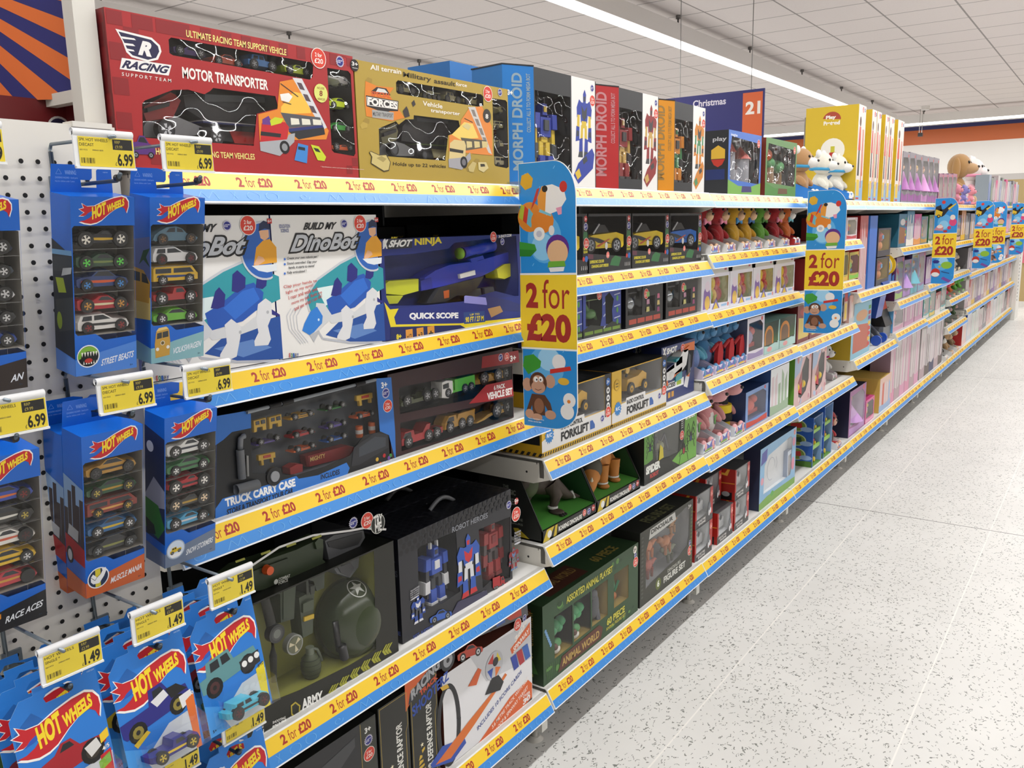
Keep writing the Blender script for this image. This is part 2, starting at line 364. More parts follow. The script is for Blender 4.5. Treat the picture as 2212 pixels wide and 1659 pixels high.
def ceil_mat():
    m, nt, b, N, L = nodes('ceiling_tiles')
    tc = N('ShaderNodeTexCoord'); sep = N('ShaderNodeSeparateXYZ'); L(tc.outputs['Object'], sep.inputs[0])
    ks = []
    for i, off in ((0, .384), (1, .17)):
        f = math_(N, L, 'ABSOLUTE', math_(N, L, 'SUBTRACT', math_(N, L, 'FRACT', math_(N, L, 'MULTIPLY', math_(N, L, 'SUBTRACT', sep.outputs[i], off-.3), 1/.6)), .5))
        ks.append(math_(N, L, 'LESS_THAN', f, .013))
    k = math_(N, L, 'MULTIPLY', math_(N, L, 'MAXIMUM', ks[0], ks[1]), .75)
    n = N('ShaderNodeTexNoise'); n.inputs['Scale'].default_value = 120; n.inputs['Detail'].default_value = 4; L(tc.outputs['Object'], n.inputs['Vector'])
    rp = N('ShaderNodeValToRGB'); rp.color_ramp.elements[0].color = lin('dbd3d1'); rp.color_ramp.elements[1].color = lin('e6dfdd'); L(n.outputs['Fac'], rp.inputs[0])
    c = N('ShaderNodeMix'); c.data_type = 'RGBA'; L(k, c.inputs[0]); L(rp.outputs[0], c.inputs[6]); c.inputs[7].default_value = lin('75706e')
    L(c.outputs[2], b.inputs['Base Color']); b.inputs['Roughness'].default_value = .95
    return m
shell('floor', -9, 8, -5, 17.7, FLOOR_Z-.1, FLOOR_Z, floor_mat())
shell('ceiling', -9, 8, -5, 17.7, CEIL_Z, CEIL_Z+.1, ceil_mat())
WALL = M('dedbd6', .9)
shell('wall_left', -9.1, -9, -5, 17.7, FLOOR_Z, CEIL_Z, WALL)
shell('wall_right', 8, 8.1, -5, 17.7, FLOOR_Z, CEIL_Z, WALL)
shell('wall_near', -9, 8, -5.1, -5, FLOOR_Z, CEIL_Z, WALL)
b = MB(); b.box(-9, 8, 17.5, 17.7, FLOOR_Z, CEIL_Z, WALL)
F = Face(b, 'y', 17.5); F.pu('b85c28', [(-9, 2.685), (8, 2.685), (8, 2.942), (-9, 2.942)]); F.pu('23265c', [(-9, 2.942), (8, 2.942), (8, 3.01), (-9, 3.01)])
F.pu('b4b0ac', [(-9, .06), (8, .06), (8, 2.1), (-9, 2.1)])
struct(b.build('wall_far'))
# ---------------------------------------------------------------- ceiling strips
EM = bpy.data.materials.new('lit_diffuser'); EM.use_nodes = True
_b = EM.node_tree.nodes['Principled BSDF']; _b.inputs['Emission Color'].default_value = (1, .99, .98, 1); _b.inputs['Emission Strength'].default_value = 3.0
def strip(label, x, y0, y1, power, alongx=False):
    Ln = (y1-y0)
    root = thing('strip_light', label, 'ceiling light', (0, 0, 0), 'ceiling strip lights')
    h = MB(); d = MB()
    if alongx: h.box(y0, y1, x-.05, x+.05, 2.97, 3.11, 'e8e5e2'); d.prism([(x-.035, 2.969), (x+.035, 2.969), (x+.03, 2.935), (x-.03, 2.935)], 'x', y0, y1, EM)
    else: h.box(x-.05, x+.05, y0, y1, 2.97, 3.11, 'e8e5e2'); d.prism([(x-.035, 2.969), (x+.035, 2.969), (x+.03, 2.935), (x-.03, 2.935)], 'y', y0, y1, EM)
    h.build('housing', root); d.build('diffuser', root)
    n = int(Ln/1.78)
    for i in range(n+1):
        y = 7.33+1.78*(i-n//2-0) if not alongx else y0+.3+i*1.78
        if not (y0 < y < y1): continue
        p = MB(); c = (y, x, 3.11) if alongx else (x+.03, y, 3.11)
        p.cyl('z', c, .008, .055, '55524f', 8); p.cyl('z', (c[0], c[1], 3.15), .022, .028, '6d6a67', 8); p.build('hanger', root)
    ld = bpy.data.lights.new('tube', 'AREA'); ld.shape = 'RECTANGLE'; ld.size = .07; ld.size_y = Ln; ld.energy = power*Ln; ld.color = (1, .992, .985); ld.spread = math.pi
    lo = bpy.data.objects.new('tube', ld); COL.objects.link(lo); lo.parent = root
    if alongx: lo.location = ((y0+y1)/2, x, 2.93); lo.rotation_euler = (0, 0, math.pi/2)
    else: lo.location = (x, (y0+y1)/2, 2.93)
    return root
strip('long white strip light over the aisle behind the shelves, running to the far wall', -2.27, -2, 16.1, STRIP_W)
strip('white strip light high behind the racing box, mostly hidden by the shelf tops', -5.27, -2, 16.1, STRIP_W)
strip('strip light directly above the near aisle, out of the picture', .70, -2, 16.1, STRIP_W)
strip('strip light over the far side of the near aisle, out of the picture', 3.70, -2, 16.1, STRIP_W)
strip('strip light running across in front of the orange banded far wall', 16.45, -7.5, 7, STRIP_W*.6, True)
# smoke detector and small black sensor
o = MB(); q = onZ(1999, 232, 3.16); o.cyl('z', (q.x, q.y, 3.12), .06, .06, 'dcd8d4', 20, .07); tag(o.build('smoke_detector'), 'small round white detector on the ceiling tiles near the far wall', 'smoke detector')
q = onY(1988, 291, 16.3); r = thing('hanging_sensor', 'small black sensor hanging on two wires before the orange wall band', 'sensor', (q.x, q.y, q.z-.03))
o = MB(); o.box(q.x-.035, q.x+.035, q.y-.03, q.y+.03, q.z-.03, q.z+.03, '161616'); o.build('sensor_body', r)
for s_ in (-.02, .02):
    o = MB(); o.tube([(q.x+s_, q.y, q.z+.03), (q.x+s_, q.y, 3.18)], .004, 'b9b6b2', 6); o.build('wire', r)
# ================================================================ shelving run
J = lambda k: .681+k           # joint k between bays
BAYN = ['', 'nearest bay beside the white pegboard', 'bay just past the first hanging sign', 'bay with the row of soft toys', 'bay just past the second hanging sign', 'bay of tall red and blue packets',
        'bay just before the third hanging sign', 'bay behind the third hanging sign', 'bay with the green frog toy', 'ninth bay down the aisle', 'tenth bay down the aisle', 'eleventh bay down the aisle', 'last bay at the far end']
TIERS = {1: (1.505, 1.205, .975, .574, .232), 2: (1.506, 1.288, 1.12, .849, .626, .238), 3: (1.505, 1.307, 1.113, .884, .615, .235), 4: (1.5, 1.307, 1.101, .875, .59, .235), 5: (1.5, 1.026, .668, .235),
         6: (1.5, 1.227, .897, .698, .235), 7: (1.5, 1.2, .93, .67, .235), 8: (1.5, 1.2, .937, .74, .51, .235)}
for k in range(9, 13): TIERS[k] = (1.505, 1.2, .891, .57, .234)
class Tilt(Face):
    def w(s, u, d=None):
        a, b = Vector((.001, -.0002)), Vector((.027, -.046)); n = Vector((.05, .026)).normalized()
        p = a+(b-a)*u[1]+n*(.0003+1e-5*s.n); return (p.x, u[0], p.y)
def strip_mesh():
    b = MB(); b.prism([(-.004, 0), (.001, -.0002), (.027, -.046), (.021, -.048)], 'y', .002, .998, M('eceff0', .3))
    F = Tilt(b, 'x', 0); Y = M('f0c830', .3); Bl = M('3d8ad6', .3); wh = M('6fb2ea', .3)
    F.pu(Y, [(.004, .06), (.996, .06), (.996, .58), (.004, .58)]); F.pu(Bl, [(.004, .58), (.996, .58), (.996, .95), (.004, .95)]); F.L(1)
    def T(s, u0, v0, u1, v1, bd): F.tu('a5281f', s, (u0, v1), (u1-u0, 0), (0, v0-v1), bd)
    for i in range(9):
        u = (.115-.018)+i*.1135-.05
        if u+.07 > .99: break
        T('2', u, .16, u+.011, .48, .035); T('for', u+.0165, .14, u+.0335, .48, 0); T('£20', u+.038, .16, u+.066, .48, .04)
    for i in range(4):
        u = .03+i*.25
        F.ln(wh, [(u+.012*math.cos(a*.7)*(1-a/14), .78+.13*math.sin(a*.7)*(1-a/14)) for a in range(10)], .004*.35)
        F.ln(wh, [(u+.05, .9), (u+.06, .66), (u+.068, .88), (u+.08, .64), (u+.086, .9)], .0012)
        for a in range(3): F.ln(wh, [(u+.115+.008*math.cos(a*1.047), .76+.14*math.sin(a*1.047)), (u+.115-.008*math.cos(a*1.047), .76-.14*math.sin(a*1.047))], .001)
        for c in (.15, .185): F.ln(wh, [(u+c+.012*math.cos(a*.6), .78+.14*math.sin(a*.6)) for a in range(12)], .0012)
    return b
STRIP = None; DECKS = {}
ORD = {5: ['topmost', 'second from top', 'middle', 'fourth from top', 'bottom'], 6: ['topmost', 'second from top', 'third from top', 'fourth from top', 'fifth from top', 'bottom'], 4: ['topmost', 'second from top', 'third from top', 'bottom']}
def shelf(k, i, z):
    global STRIP
    y0 = J(k-1); n = ORD[len(TIERS[k])][i]
    r = thing('shelf', '%s white steel shelf in the %s' % (n, BAYN[k]), 'shelf', (0, y0, z-.0045), 'gondola shelves with price strips')
    if not DECKS:
        d = MB(); D = M('e9e8e4', .35); U = M('3a3a3c', .7)  # U: underside coloured dark to stand in for the shade below the deck
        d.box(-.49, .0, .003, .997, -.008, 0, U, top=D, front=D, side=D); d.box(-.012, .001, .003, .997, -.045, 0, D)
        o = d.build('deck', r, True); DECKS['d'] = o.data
        q = MB(); q.prism([(-.49, -.0005), (.0, -.0005), (.02, -.046), (-.03, -.062), (-.49, -.062)], 'y', .003, .007, M('e2ded4', .4))
        F = Face(q, 'y', .003); F.pu('2a2a2a', F.ring(-.05, -.035, .003)); F.pu('2a2a2a', [(-.02, -.006), (-.018, -.006), (-.018, -.012), (-.02, -.012)])
        o = q.build('bracket', r, True); DECKS['b'] = o.data
        STRIP = strip_mesh().build('price_strip', r, True).data
    else:
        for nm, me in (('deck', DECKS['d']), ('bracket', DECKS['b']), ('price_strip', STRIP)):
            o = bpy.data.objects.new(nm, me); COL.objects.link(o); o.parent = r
    return r
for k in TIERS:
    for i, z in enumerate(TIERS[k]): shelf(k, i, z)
FR = {}
for k in range(1, 13):
    y0 = J(k-1)
    r = thing('gondola_frame', 'steel frame and dark back panel, %s' % BAYN[k], 'shelving frame', (0, y0, FLOOR_Z), 'gondola frames')
    if not FR:
        Wt = M('dcdad2', .4)
        q = MB(); q.box(-.505, -.4915, .003, .997, .1, 1.44, M('19191b', .7)); FR['back_panel'] = q.build('back_panel', r, True).data
        q = MB(); q.box(-.56, -.506, .003, .033, 0, 1.44, Wt); FR['upright'] = q.build('upright', r, True).data
        q = MB(); q.box(-.48, -.018, .004, .03, .045, .1025, Wt); 
        for zz in (.06, .075, .09): Face(q, 'y', .004).pu('55534e', [(-.03, zz), (-.026, zz), (-.026, zz+.01), (-.03, zz+.01)])
        FR['base_leg'] = q.build('base_leg', r, True).data
        q = MB(); q.cyl('z', (-.06, .03, .006), .008, .045, 'b9b6ae', 10); q.cyl('z', (-.06, .03, 0), .024, .009, 'c9c6be', 16, .014); FR['foot'] = q.build('foot', r, True).data
        q = MB(); q.box(-.32, -.31, .003, .997, .0, .1, M('3b3a38', .8)); FR['kick_panel'] = q.build('kick_panel', r, True).data  # unseen dark panel, added to stop light leaking in beneath the base
    else:
        for nm, me in FR.items():
            o = bpy.data.objects.new(nm, me); COL.objects.link(o); o.parent = r
# end upright of the run, slotted
r = thing('end_upright', 'white slotted end post closing the far end of the shelf run', 'post', (0, J(12)+.03, FLOOR_Z))
q = MB(); q.box(-.5, -.001, J(12)+.01, J(12)+.05, FLOOR_Z, 1.55, 'e6e4de'); q.box(.0, .05, J(12)+.01, J(12)+.42, FLOOR_Z, 1.3, 'e6e4de')
F = Face(q, 'x', .05)
for i in range(22): F.pu('2a2a2a', [(J(12)+.1, .3+i*.045), (J(12)+.16, .3+i*.045), (J(12)+.16, .325+i*.045), (J(12)+.1, .325+i*.045)])
q.build('post_body', r)
# ================================================================ pegboard bay at the near left
PEG = M('e4e0d6', .5)
b = MB(); b.box(-.02, 0, -.32, .66, .12, 1.552, PEG); b.box(-.021, .003, .602, .655, 1.549, 1.556, PEG)
F = Face(b, 'x', 0).L(1); HO = M('1b1a19', .9)
for iy in range(26):
    for iz in range(44):
        y, z = .635-iy*.0205, 1.503-iz*.0205
        if y > .1: F.pu(HO, F.ring(y, z, .0031, n=10))
tag(b.build('pegboard'), 'white perforated pegboard panel at the left, hung with toy car packs', 'pegboard')
WIRE = M('7f8a92', .35, .6); WIRED = M('55606a', .4, .6)
def hook(y, z, zt, label, ln=.145):
    r = thing('display_hook', label, 'hook', (0, y, z), 'wire pegboard hooks')
    q = MB(); q.tube([(0, y-.006, zt-.01), (.004, y-.006, zt-.003), (ln, y-.004, zt-.004)], .0022, WIRE); q.tube([(.001, y-.006, zt-.012), (.002, y-.006, z-.008)], .0028, WIRE); q.build('price_arm', r)
    q = MB(); q.tube([(0, y+.002, z), (.006, y+.002, z), (ln-.015, y+.002, z+.001), (ln-.006, y+.002, z+.009)], .0024, WIRED); q.build('product_prong', r)
    q = MB(); q.box(.0003, .004, y-.012, y+.012, z-.014, z+.012, WIRE); q.build('hook_plate', r)
    q = MB(); q.cyl('x', (ln-.016, y+.002, z+.004), .0042, .006, '161616', 10); q.build('stop_ring', r)
def price_tag(y, z, x, price, rrp, l1, l2, label, wd=.073, h=.04):
    r = thing('price_tag', label, 'price tag', (x, y, z-h), 'yellow price tags on the hooks')
    q = MB(); y0, y1 = y-wd/2, y+wd/2
    q.box(x-.004, x-.0015, y0, y1, z-h, z, M('eef0f0', .25)); q.tube([(x-.004, y0, z), (x-.004, y1, z)], .0042, M('f2f3f4', .3), 10); q.box(x-.003, x+.001, y0, y1, z-h-.001, z-h+.0015, M('eef0f0', .25)); q.build('holder', r)
    q = MB(); F = Face(q, 'x', x-.001); Y = M('e3cc3b', .4); F.pu(Y, [(y0+.005, z-h+.002), (y1-.001, z-h+.002), (y1-.001, z-.005), (y0+.005, z-.005)]); F.L(1)
    F.pu('23221f', [(y1-.027, z-.018), (y1-.0025, z-.018), (y1-.0025, z-.006), (y1-.027, z-.006)]); F.L(2)
    T = lambda m, t, a, c, w_, hh, bd=0: F.tu(m, t, (y0+a, z-h+c), (w_, 0), (0, hh), bd)
    T('b9a94a', 'RRP', .049, .0292, .0065, .0032); T('b9a94a', rrp, .049, .0235, .009, .0036)
    T('2e2c24', l1, .0062, .030, .034, .0034, .008); T('2e2c24', l2, .0062, .0245, .017, .0034, .008); T('4a463a', '001932', .0062, .0195, .009, .0016); T('4a463a', '088601800', .021, .0195, .013, .0016)
    T('1d1c18', '£', .0475, .004, .002, .004); T('1d1c18', price, .0505, .0035, .0195, .0145, .03)
    for i, wv in enumerate((2, 1, 3, 1, 1, 2, 1, 3, 2, 1, 2, 1)): F.pu('1d1c18', [(y0+.0068+i*.0014, z-h+.0055), (y0+.0068+i*.0014+wv*.00032, z-h+.0055), (y0+.0068+i*.0014+wv*.00032, z-h+.0115), (y0+.0068+i*.0014, z-h+.0115)])
    q.build('label_card', r)
LOGO = [(0,.62),(.09,.66),(.06,.86),(.16,.72),(.3,.72),(.5,.9),(.7,1.03),(.86,1.08),(.95,1.0),(1.0,.82),(1.0,.6),(.955,.3),(.93,.5),(.87,.6),(.76,.56),(.6,.34),(.44,.06),(.34,-.04),(.22,-.08),(.1,-.02),(0,.08),(.1,.1),(.2,.2),(.26,.32),(.25,.42),(.17,.38),(.09,.3),(0,.32),(.1,.46),(.06,.52)]
def logo(F, O, U, V):
    """flame badge with yellow lettering along the U direction"""
    def A(p, g=1.0): s_, t_ = .5+(p[0]-.5)*g, .5+(p[1]-.5)*(1+(g-1)*3); return (O[0]+s_*U[0]+t_*V[0], O[1]+s_*U[1]+t_*V[1])
    l0 = F.lay; F.pu('f4f2ee', [A(p, 1.035) for p in LOGO]); F.L(l0+1); F.pu('c3202a', [A(p) for p in LOGO]); F.L(l0+2)
    F.pu('2a59b8', [A(p) for p in [(.1,.28),(.2,.33),(.29,.42),(.24,.5),(.17,.42)]])
    a, b_, c = A((.25, .1)), A((.58, .36)), A((.95, .66)); d1 = (b_[0]-a[0], b_[1]-a[1]); d2 = (c[0]-b_[0]-.03*U[0], c[1]-b_[1]-.03*U[1]); v1 = (V[0]*.58+.0, V[1]*.58); v2 = (V[0]*.36, V[1]*.36)
    F.tu('f6d92c', 'HOT', a, (d1[0]*.86, d1[1]*.86), v1, .05); F.tu('f6d92c', 'WHEELS', (a[0]+d1[0]*.92, a[1]+d1[1]*1.0), (d1[0]*.08+d2[0], d1[1]*.0+d2[1]), v2, .05); F.L(l0)
def car_print(F, kind, O, U, V, col, rim='8a8f92', glass='22262b'):
    prof, wins, wr, wx = PROF[kind]; A = lambda p: (O[0]+p[0]*U[0]+p[1]*V[0], O[1]+p[0]*U[1]+p[1]*V[1])
    l0 = F.lay; F.pu(col, [A(p) for p in prof]); F.L(l0+1)
    for w_ in wins: F.pu(glass, [A(p) for p in w_])
    k = math.hypot(*U)/max(math.hypot(*V), 1e-6)
    for s_ in wx:
        F.L(l0+2).pu('161616', [A((s_+wr*math.cos(a*.45), wr*k*.9+wr*k*math.sin(a*.45))) for a in range(14)]); F.L(l0+3).pu(rim, [A((s_+wr*.6*math.cos(a*.6), wr*k*.9+wr*k*.6*math.sin(a*.6))) for a in range(11)]); F.L(l0+4).pu('202020', [A((s_+wr*.25*math.cos(a*.9), wr*k*.9+wr*k*.25*math.sin(a*.9))) for a in range(7)])
    F.L(l0)
BLUE = '1464c8'
def pack5(loc, label, banner, title, cars, emblem, lean=9, side=None, tcol='e9edf2', behind=None):
    r = thing('toy_car_pack', label, 'toy car pack', (0, 0, 0), 'five car packs on the pegboard')
    w_, d, t0, t1 = .0405, .045, -.03, -.25
    q = MB(); B = M(BLUE, .3)
    hd = MB()
    Fh = Face(hd, 'x', .0004); Fh.pu(B, [(-w_, t0), (w_-.002, t0), (w_-.004, .0), (.022, .001), (.017, -.003), (.017, -.024), (-.002, -.024), (-.003, -.015), (.009, -.015), (.0115, -.012), (.0115, .0), (-.001, .003), (-w_+.002, .003)])
    Fh.sgn = 1; Fh.L(1); Fh.tu('8fb4ea', 'WARNING:', (-.022, -.009), (.014, 0), (0, .005), .01); Fh.tu('7fa8e6', 'CHOKING HAZARD - Small parts.', (-.034, -.0145), (.028, 0), (0, .0028)); Fh.tu('7fa8e6', 'Not for children under 3 years.', (-.034, -.0185), (.024, 0), (0, .0024))
    Fh.ln('7fa8e6', [(-.033, -.0085), (-.0295, -.0025), (-.026, -.0085), (-.033, -.0085)], .0004); Fh.tu('8fb4ea', 'DJD24', (.026, -.006), (.006, 0), (0, .0018))
    hd.build('hanger_card', r)
    # body: front with window that wraps the right edge
    win = [(-w_+.001, -.064), (w_, -.064), (w_, -.206), (-.003, -.208), (-.008, -.203), (-.014, -.1985), (-w_+.003, -.1985), (-w_+.001, -.196)]
    q.box(0, d, -w_, w_, t1, t0, B, skip='fe'); 
    out = [(-w_, t1), (w_, t1), (w_, t0), (-w_, t0)]
    win_in = [(-w_+.0012, -.067), (-w_+.004, -.0645), (w_-.0002, -.0645), (w_-.0002, -.206), (-.003, -.2075), (-.008, -.203), (-.014, -.1985), (-w_+.004, -.1985), (-w_+.0012, -.195)]
    F = Face(q, 'x', d); 
    loops = [[Vector((a, b_, 0)) for a, b_ in l] for l in (out, win_in)]
    q.add([(d, p.x, p.y) for l in loops for p in l], [tuple(t) for t in tessellate_polygon(loops)], B)
    Fe = Face(q, 'y', w_, None, 1); Fe.pu(B, [(0, t1), (d, t1), (d, -.206), (0, -.206)]); Fe.pu(B, [(0, -.0645), (d, -.0645), (d, t0), (0, t0)])
    F.L(1); bn = M(banner, .35); F.pu(bn, [(-w_, t1), (w_, t1), (w_, -.214), (-.006, -.222), (-.03, -.228), (-w_, -.229)])
    S = Face(q, 'y', -w_).L(1); S.pu(bn, [(0, t1), (d, t1), (d, -.229), (0, -.222)])
    if side: side(S)
    logo(F.L(1), (-.03, -.061), (.062, .004), (.0, .026))
    n_ = min(1, len(title)/6); F.L(2).tu(tcol, title, (.036-.044*n_, -.241), (.044*n_, .006*n_), (.001, .0085), .02, .18); F.tu('20324a', '3+', (.031, -.246), (.004, 0), (0, .0022))
    emblem(F.L(2)); q.build('carton', r)
    t = MB(); t.box(.006, d-.001, -w_+.001, w_-.0012, -.2, -.0655, M('857f76', .5), skip='f'); t.build('tray', r)
    g = MB(); Face(g, 'x', d-.0006).pu(film(.0006, 'ffffff', .035), win_in); g.face([(d-.0006, w_-.0004, -.206), (.002, w_-.0004, -.206), (.002, w_-.0004, -.0645), (d-.0006, w_-.0004, -.0645)], film(0, 'ffffff', .03))
    for i in range(5): g.box(d-.005, d-.0012, -w_+.004, w_-.001, -.0935-.0268*i, -.093-.0268*i, film(0, 'e8e8e8', .25))
    g.build('window', r)
    for i, (kd, col, rim, deco, h) in enumerate(cars):
        z0 = -.0915-.0268*i; toy(r, kd, d-.006, -.035, .037, z0, z0+h*1.1, col, .026, rim, deco=deco)
    r.rotation_euler = (0, math.radians(lean), 0); r.location = loc
    return r
def em_disc(bg, ring_='e8ecf2'):
    def f(F):
        F.pu(ring_, F.ring(-.024, -.226, .0145, n=28)); F.L(3).pu(bg, F.ring(-.024, -.226, .013, n=28)); return F.L(4)
    return f
def em_beast(F):
    em_disc('10141a')(F); F.pu('7fb23a', F.ring(-.024, -.226, .0135, .0125, 16, .3, 3.6)); F.L(5); F.pu('161a16', F.ring(-.024, -.228, .0095, .0085)); F.L(6)
    for i in range(6): F.pu('f3efe2', [(-.033+i*.0036, -.2205), (-.0305+i*.0036, -.2205), (-.0318+i*.0036, -.2265)]); F.pu('f3efe2', [(-.031+i*.0032, -.236), (-.029+i*.0032, -.236), (-.03+i*.0032, -.2315)])
    F.pu('c23a2c', F.ring(-.024, -.2315, .005, .003))
def em_arm(F):
    em_disc('1f3050')(F); F.pu('d8c83a', [(-.028, -.2385), (-.021, -.2385), (-.021, -.2135), (-.028, -.2135)]); F.L(5)
    F.pu('eef0f2', [(-.034, -.2225), (-.031, -.219), (-.0285, -.2215), (-.026, -.225), (-.021, -.2215), (-.0185, -.217), (-.019, -.2145), (-.014, -.2142), (-.0128, -.218), (-.0165, -.226), (-.023, -.234), (-.031, -.233), (-.034, -.229)]); F.L(6).ln('20242c', [(-.034, -.2225), (-.0285, -.2285), (-.026, -.225), (-.021, -.2215), (-.0185, -.217)], .0006)
def em_snow(F):
    em_disc('cfdcec', '9fb0c4')(F); F.pu('f2f4f6', [(-.034, -.232), (-.014, -.232), (-.018, -.2375), (-.03, -.2375)]); car_print(F.L(5), 'jeep', (-.033, -.233), (.018, .002), (0, .010), 'd8b92c')
def em_van(F):
    F.pu('c79a3e', [(-.034, -.243), (-.013, -.241), (-.012, -.222), (-.014, -.205), (-.019, -.202), (-.029, -.203), (-.033, -.208), (-.035, -.224)]); F.L(3)
    F.pu('e3c77c', [(-.033, -.2065), (-.0145, -.204), (-.018, -.201), (-.029, -.202)]); F.pu('3a3d3c', [(-.032, -.217), (-.0245, -.216), (-.0245, -.208), (-.0315, -.209)]); F.pu('3a3d3c', [(-.0235, -.216), (-.0148, -.2152), (-.015, -.207), (-.0235, -.208)])
    F.pu('e9e4d2', F.ring(-.0235, -.223, .0032)); F.L(4).pu('6d5a2c', F.ring(-.0235, -.223, .0024)); F.L(3); F.pu('e6e6e0', F.ring(-.031, -.231, .0024)); F.pu('e6e6e0', F.ring(-.0155, -.2295, .0024))
def em_none(F):
    F.pu('58a6c6', [(-.04, -.236), (-.02, -.224), (-.014, -.212), (-.02, -.203), (-.03, -.2), (-.04, -.201)]); F.pu('d88a22', [(-.04, -.25), (-.012, -.232), (-.012, -.226), (-.024, -.229), (-.04, -.238)]); F.L(3); F.ln('1b1b1b', [(-.038, -.247), (-.016, -.23)], .0016)
def sd_street(S):
    S.pu('16202f', [(0, -.222), (.045, -.228), (.045, -.1), (.0, -.085)]); S.L(2).pu('2b333c', [(0, -.125), (.045, -.118), (.045, -.1), (0, -.108)]); S.pu('6fa3cf', [(0, -.104), (.045, -.1), (.045, -.094), (0, -.098)])
    S.pu('a6bb2c', [(.006, -.132), (.024, -.13), (.03, -.147), (.012, -.15)]); S.pu('31383d', [(.004, -.16), (.045, -.15), (.045, -.19), (.01, -.2)]); S.L(3).pu('8fa82a', S.ring(.012, -.185, .006, .011)); S.pu('b9bec0', [(.02, -.128), (.042, -.122), (.044, -.114), (.024, -.118)])
def sd_van(S):
    S.pu('5a6ba8', [(0, -.17), (.045, -.17), (.045, -.08), (0, -.09)]); S.pu('d9c27a', [(0, -.195), (.045, -.19), (.045, -.16), (0, -.165)]); S.L(2).pu('c79a3e', [(0, -.17), (.042, -.168), (.045, -.14), (.03, -.126), (0, -.124)]); S.L(3).pu('34393c', [(.004, -.143), (.022, -.142), (.022, -.13), (.004, -.13)]); S.pu('34393c', [(.026, -.142), (.042, -.142), (.036, -.131), (.026, -.13)])
    S.pu('1f4a2a', [(.02, -.12), (.03, -.1), (.045, -.095), (.036, -.108), (.045, -.12), (.03, -.112)])
def sd_city(S):
    S.pu('8fb0d8', [(0, -.17), (.045, -.17), (.045, -.1), (0, -.09)]); S.L(2)
    for i, (a, h) in enumerate(((.0, .05), (.009, .075), (.019, .085), (.027, .06), (.036, .07))): S.pu('3a2f33', [(a, -.185), (a+.0085, -.185), (a+.0085, -.185+h), (a, -.185+h)])
    S.L(3).pu('a81f26', [(0, -.2), (.045, -.207), (.045, -.182), (.02, -.176), (0, -.172)]); S.pu('b9bcc0', [(.006, -.172), (.03, -.176), (.032, -.16), (.01, -.156)]); S.L(4).pu('1c1c1e', S.ring(.01, -.2, .008, .012)); S.L(5).pu('c9ccd0', S.ring(.01, -.2, .005, .008))
def sd_snow(S):
    S.pu('1c2c58', [(0, -.21), (.045, -.215), (.045, -.06), (0, -.05)]); S.L(2).pu('9a9fbc', [(0, -.15), (.02, -.12), (.045, -.135), (.045, -.16), (0, -.17)]); S.pu('d5d8e6', S.ring(.012, -.078, .008)); S.L(3).pu('2f7a34', [(0, -.155), (.03, -.16), (.045, -.19), (.03, -.21), (0, -.2)]); S.L(4).pu('14201a', [(.0, -.185), (.02, -.192), (.024, -.205), (.004, -.21)])
YB, YC, YA = .577, .686, .46
CARS_SB = [('rod','1c1a20','e6e2d6','d9b02c',.021),('race','2c4a34','5ecb4e','7a8b4a',.018),('coupe','263f78','3f86cc','d95a2a',.023),('race','b3202a','c08a3c','e6d9b0',.019),('hatch','ece9e4','8a2a2a','2a2a2a',.022)]
pack5((.06, YB, 1.494), 'five car pack with lime monster badge and pale blue band', '4f86d6', 'STREET BEASTS', CARS_SB, em_beast, side=sd_street)
pack5((.055, YC-.004, 1.4945), 'five car pack with tan van badge and pale teal band', '86b6bc', 'VOLKSWAGEN', [('beetle','54768a','7a5a3a',None,.022),('hatch','dcdcdc','6a2026',None,.021),('van','e0b52c','b9b9b9','24407a',.022),('pickup','b02a2c','c9c9c9',None,.02),('coupe','6fbf3a','c9c9c9',None,.018)], em_van, side=sd_van)
p0 = pack5((.06, .557, 1.208), 'five car pack with flexed arm badge and orange band', 'c75f2c', 'MUSCLE MANIA', [('coupe','b98a34','4a4a4a','2a2622',.021),('coupe','24502f','b3a04a','b9932c',.019),('van','8a2f26','c9a43c','d9a050',.02),('coupe','24639a','c9c9c9','d8b92c',.02),('coupe','2a2c2e','8a8f92','8c8f4a',.021)], em_arm, side=sd_city)
pack5((.06, .669, 1.209), 'five car pack with yellow snow truck badge and slate band', '6d7c94', 'SNOW STORMERS', [('race','e3e3e0','d6d6d6','222a38',.021),('coupe','3d7a48','d8dad6','1f2420',.021),('rod','b0202a','e9e6e0','2a1c1e',.022),('rod','3a3832','e0c9a8','b9932c',.02),('race','4aa3cf','c9c9c9','d9d9d9',.019)], em_snow, side=sd_snow)
pack5((.062, YA-.035, 1.207), 'five car pack with black band and wraparound car picture', '1c1c1e', 'RACE ACES', [('coupe','2a46a8','7a2a2a','d8702c',.02),('coupe','2a2a26','b3a04a','e3e0d6',.021),('race','ece8e0','4a2a2a','cf5a3c',.02),('coupe','e3b92c','c9c9c9','2a2a26',.02),('race','c23a44','2a2a2a','d9a03c',.021)], em_none)
pack5((.055, YA-.02, 1.49), 'five car pack cut by the left picture edge, dark brown band', '2c211c', 'AN', [('race','26334f','c9c9c9',None,.02),('coupe','39424c','c9c9c9',None,.02),('race','d9d9d9','c9c9c9',None,.02),('coupe','3a3a3c','c9c9c9',None,.02),('coupe','2a4a9a','c9c9c9',None,.02)], em_none)
dup(p0, (-.047, .0, -.004), 'five car pack hidden behind the flexed arm badge pack')
HK = [(YA-.04, 1.474, 1.528), (YB, 1.474, 1.528), (YC, 1.474, 1.529), (YA-.035, 1.19, 1.243), (.562, 1.19, 1.241), (.672, 1.19, 1.240)]
HL = ['upper left', 'upper middle', 'upper right', 'middle row left', 'middle row centre', 'middle row right']
for (y, z, zt), n in zip(HK, HL): hook(y, z, zt, 'double wire hook on the pegboard, %s, holding a five car pack' % n)
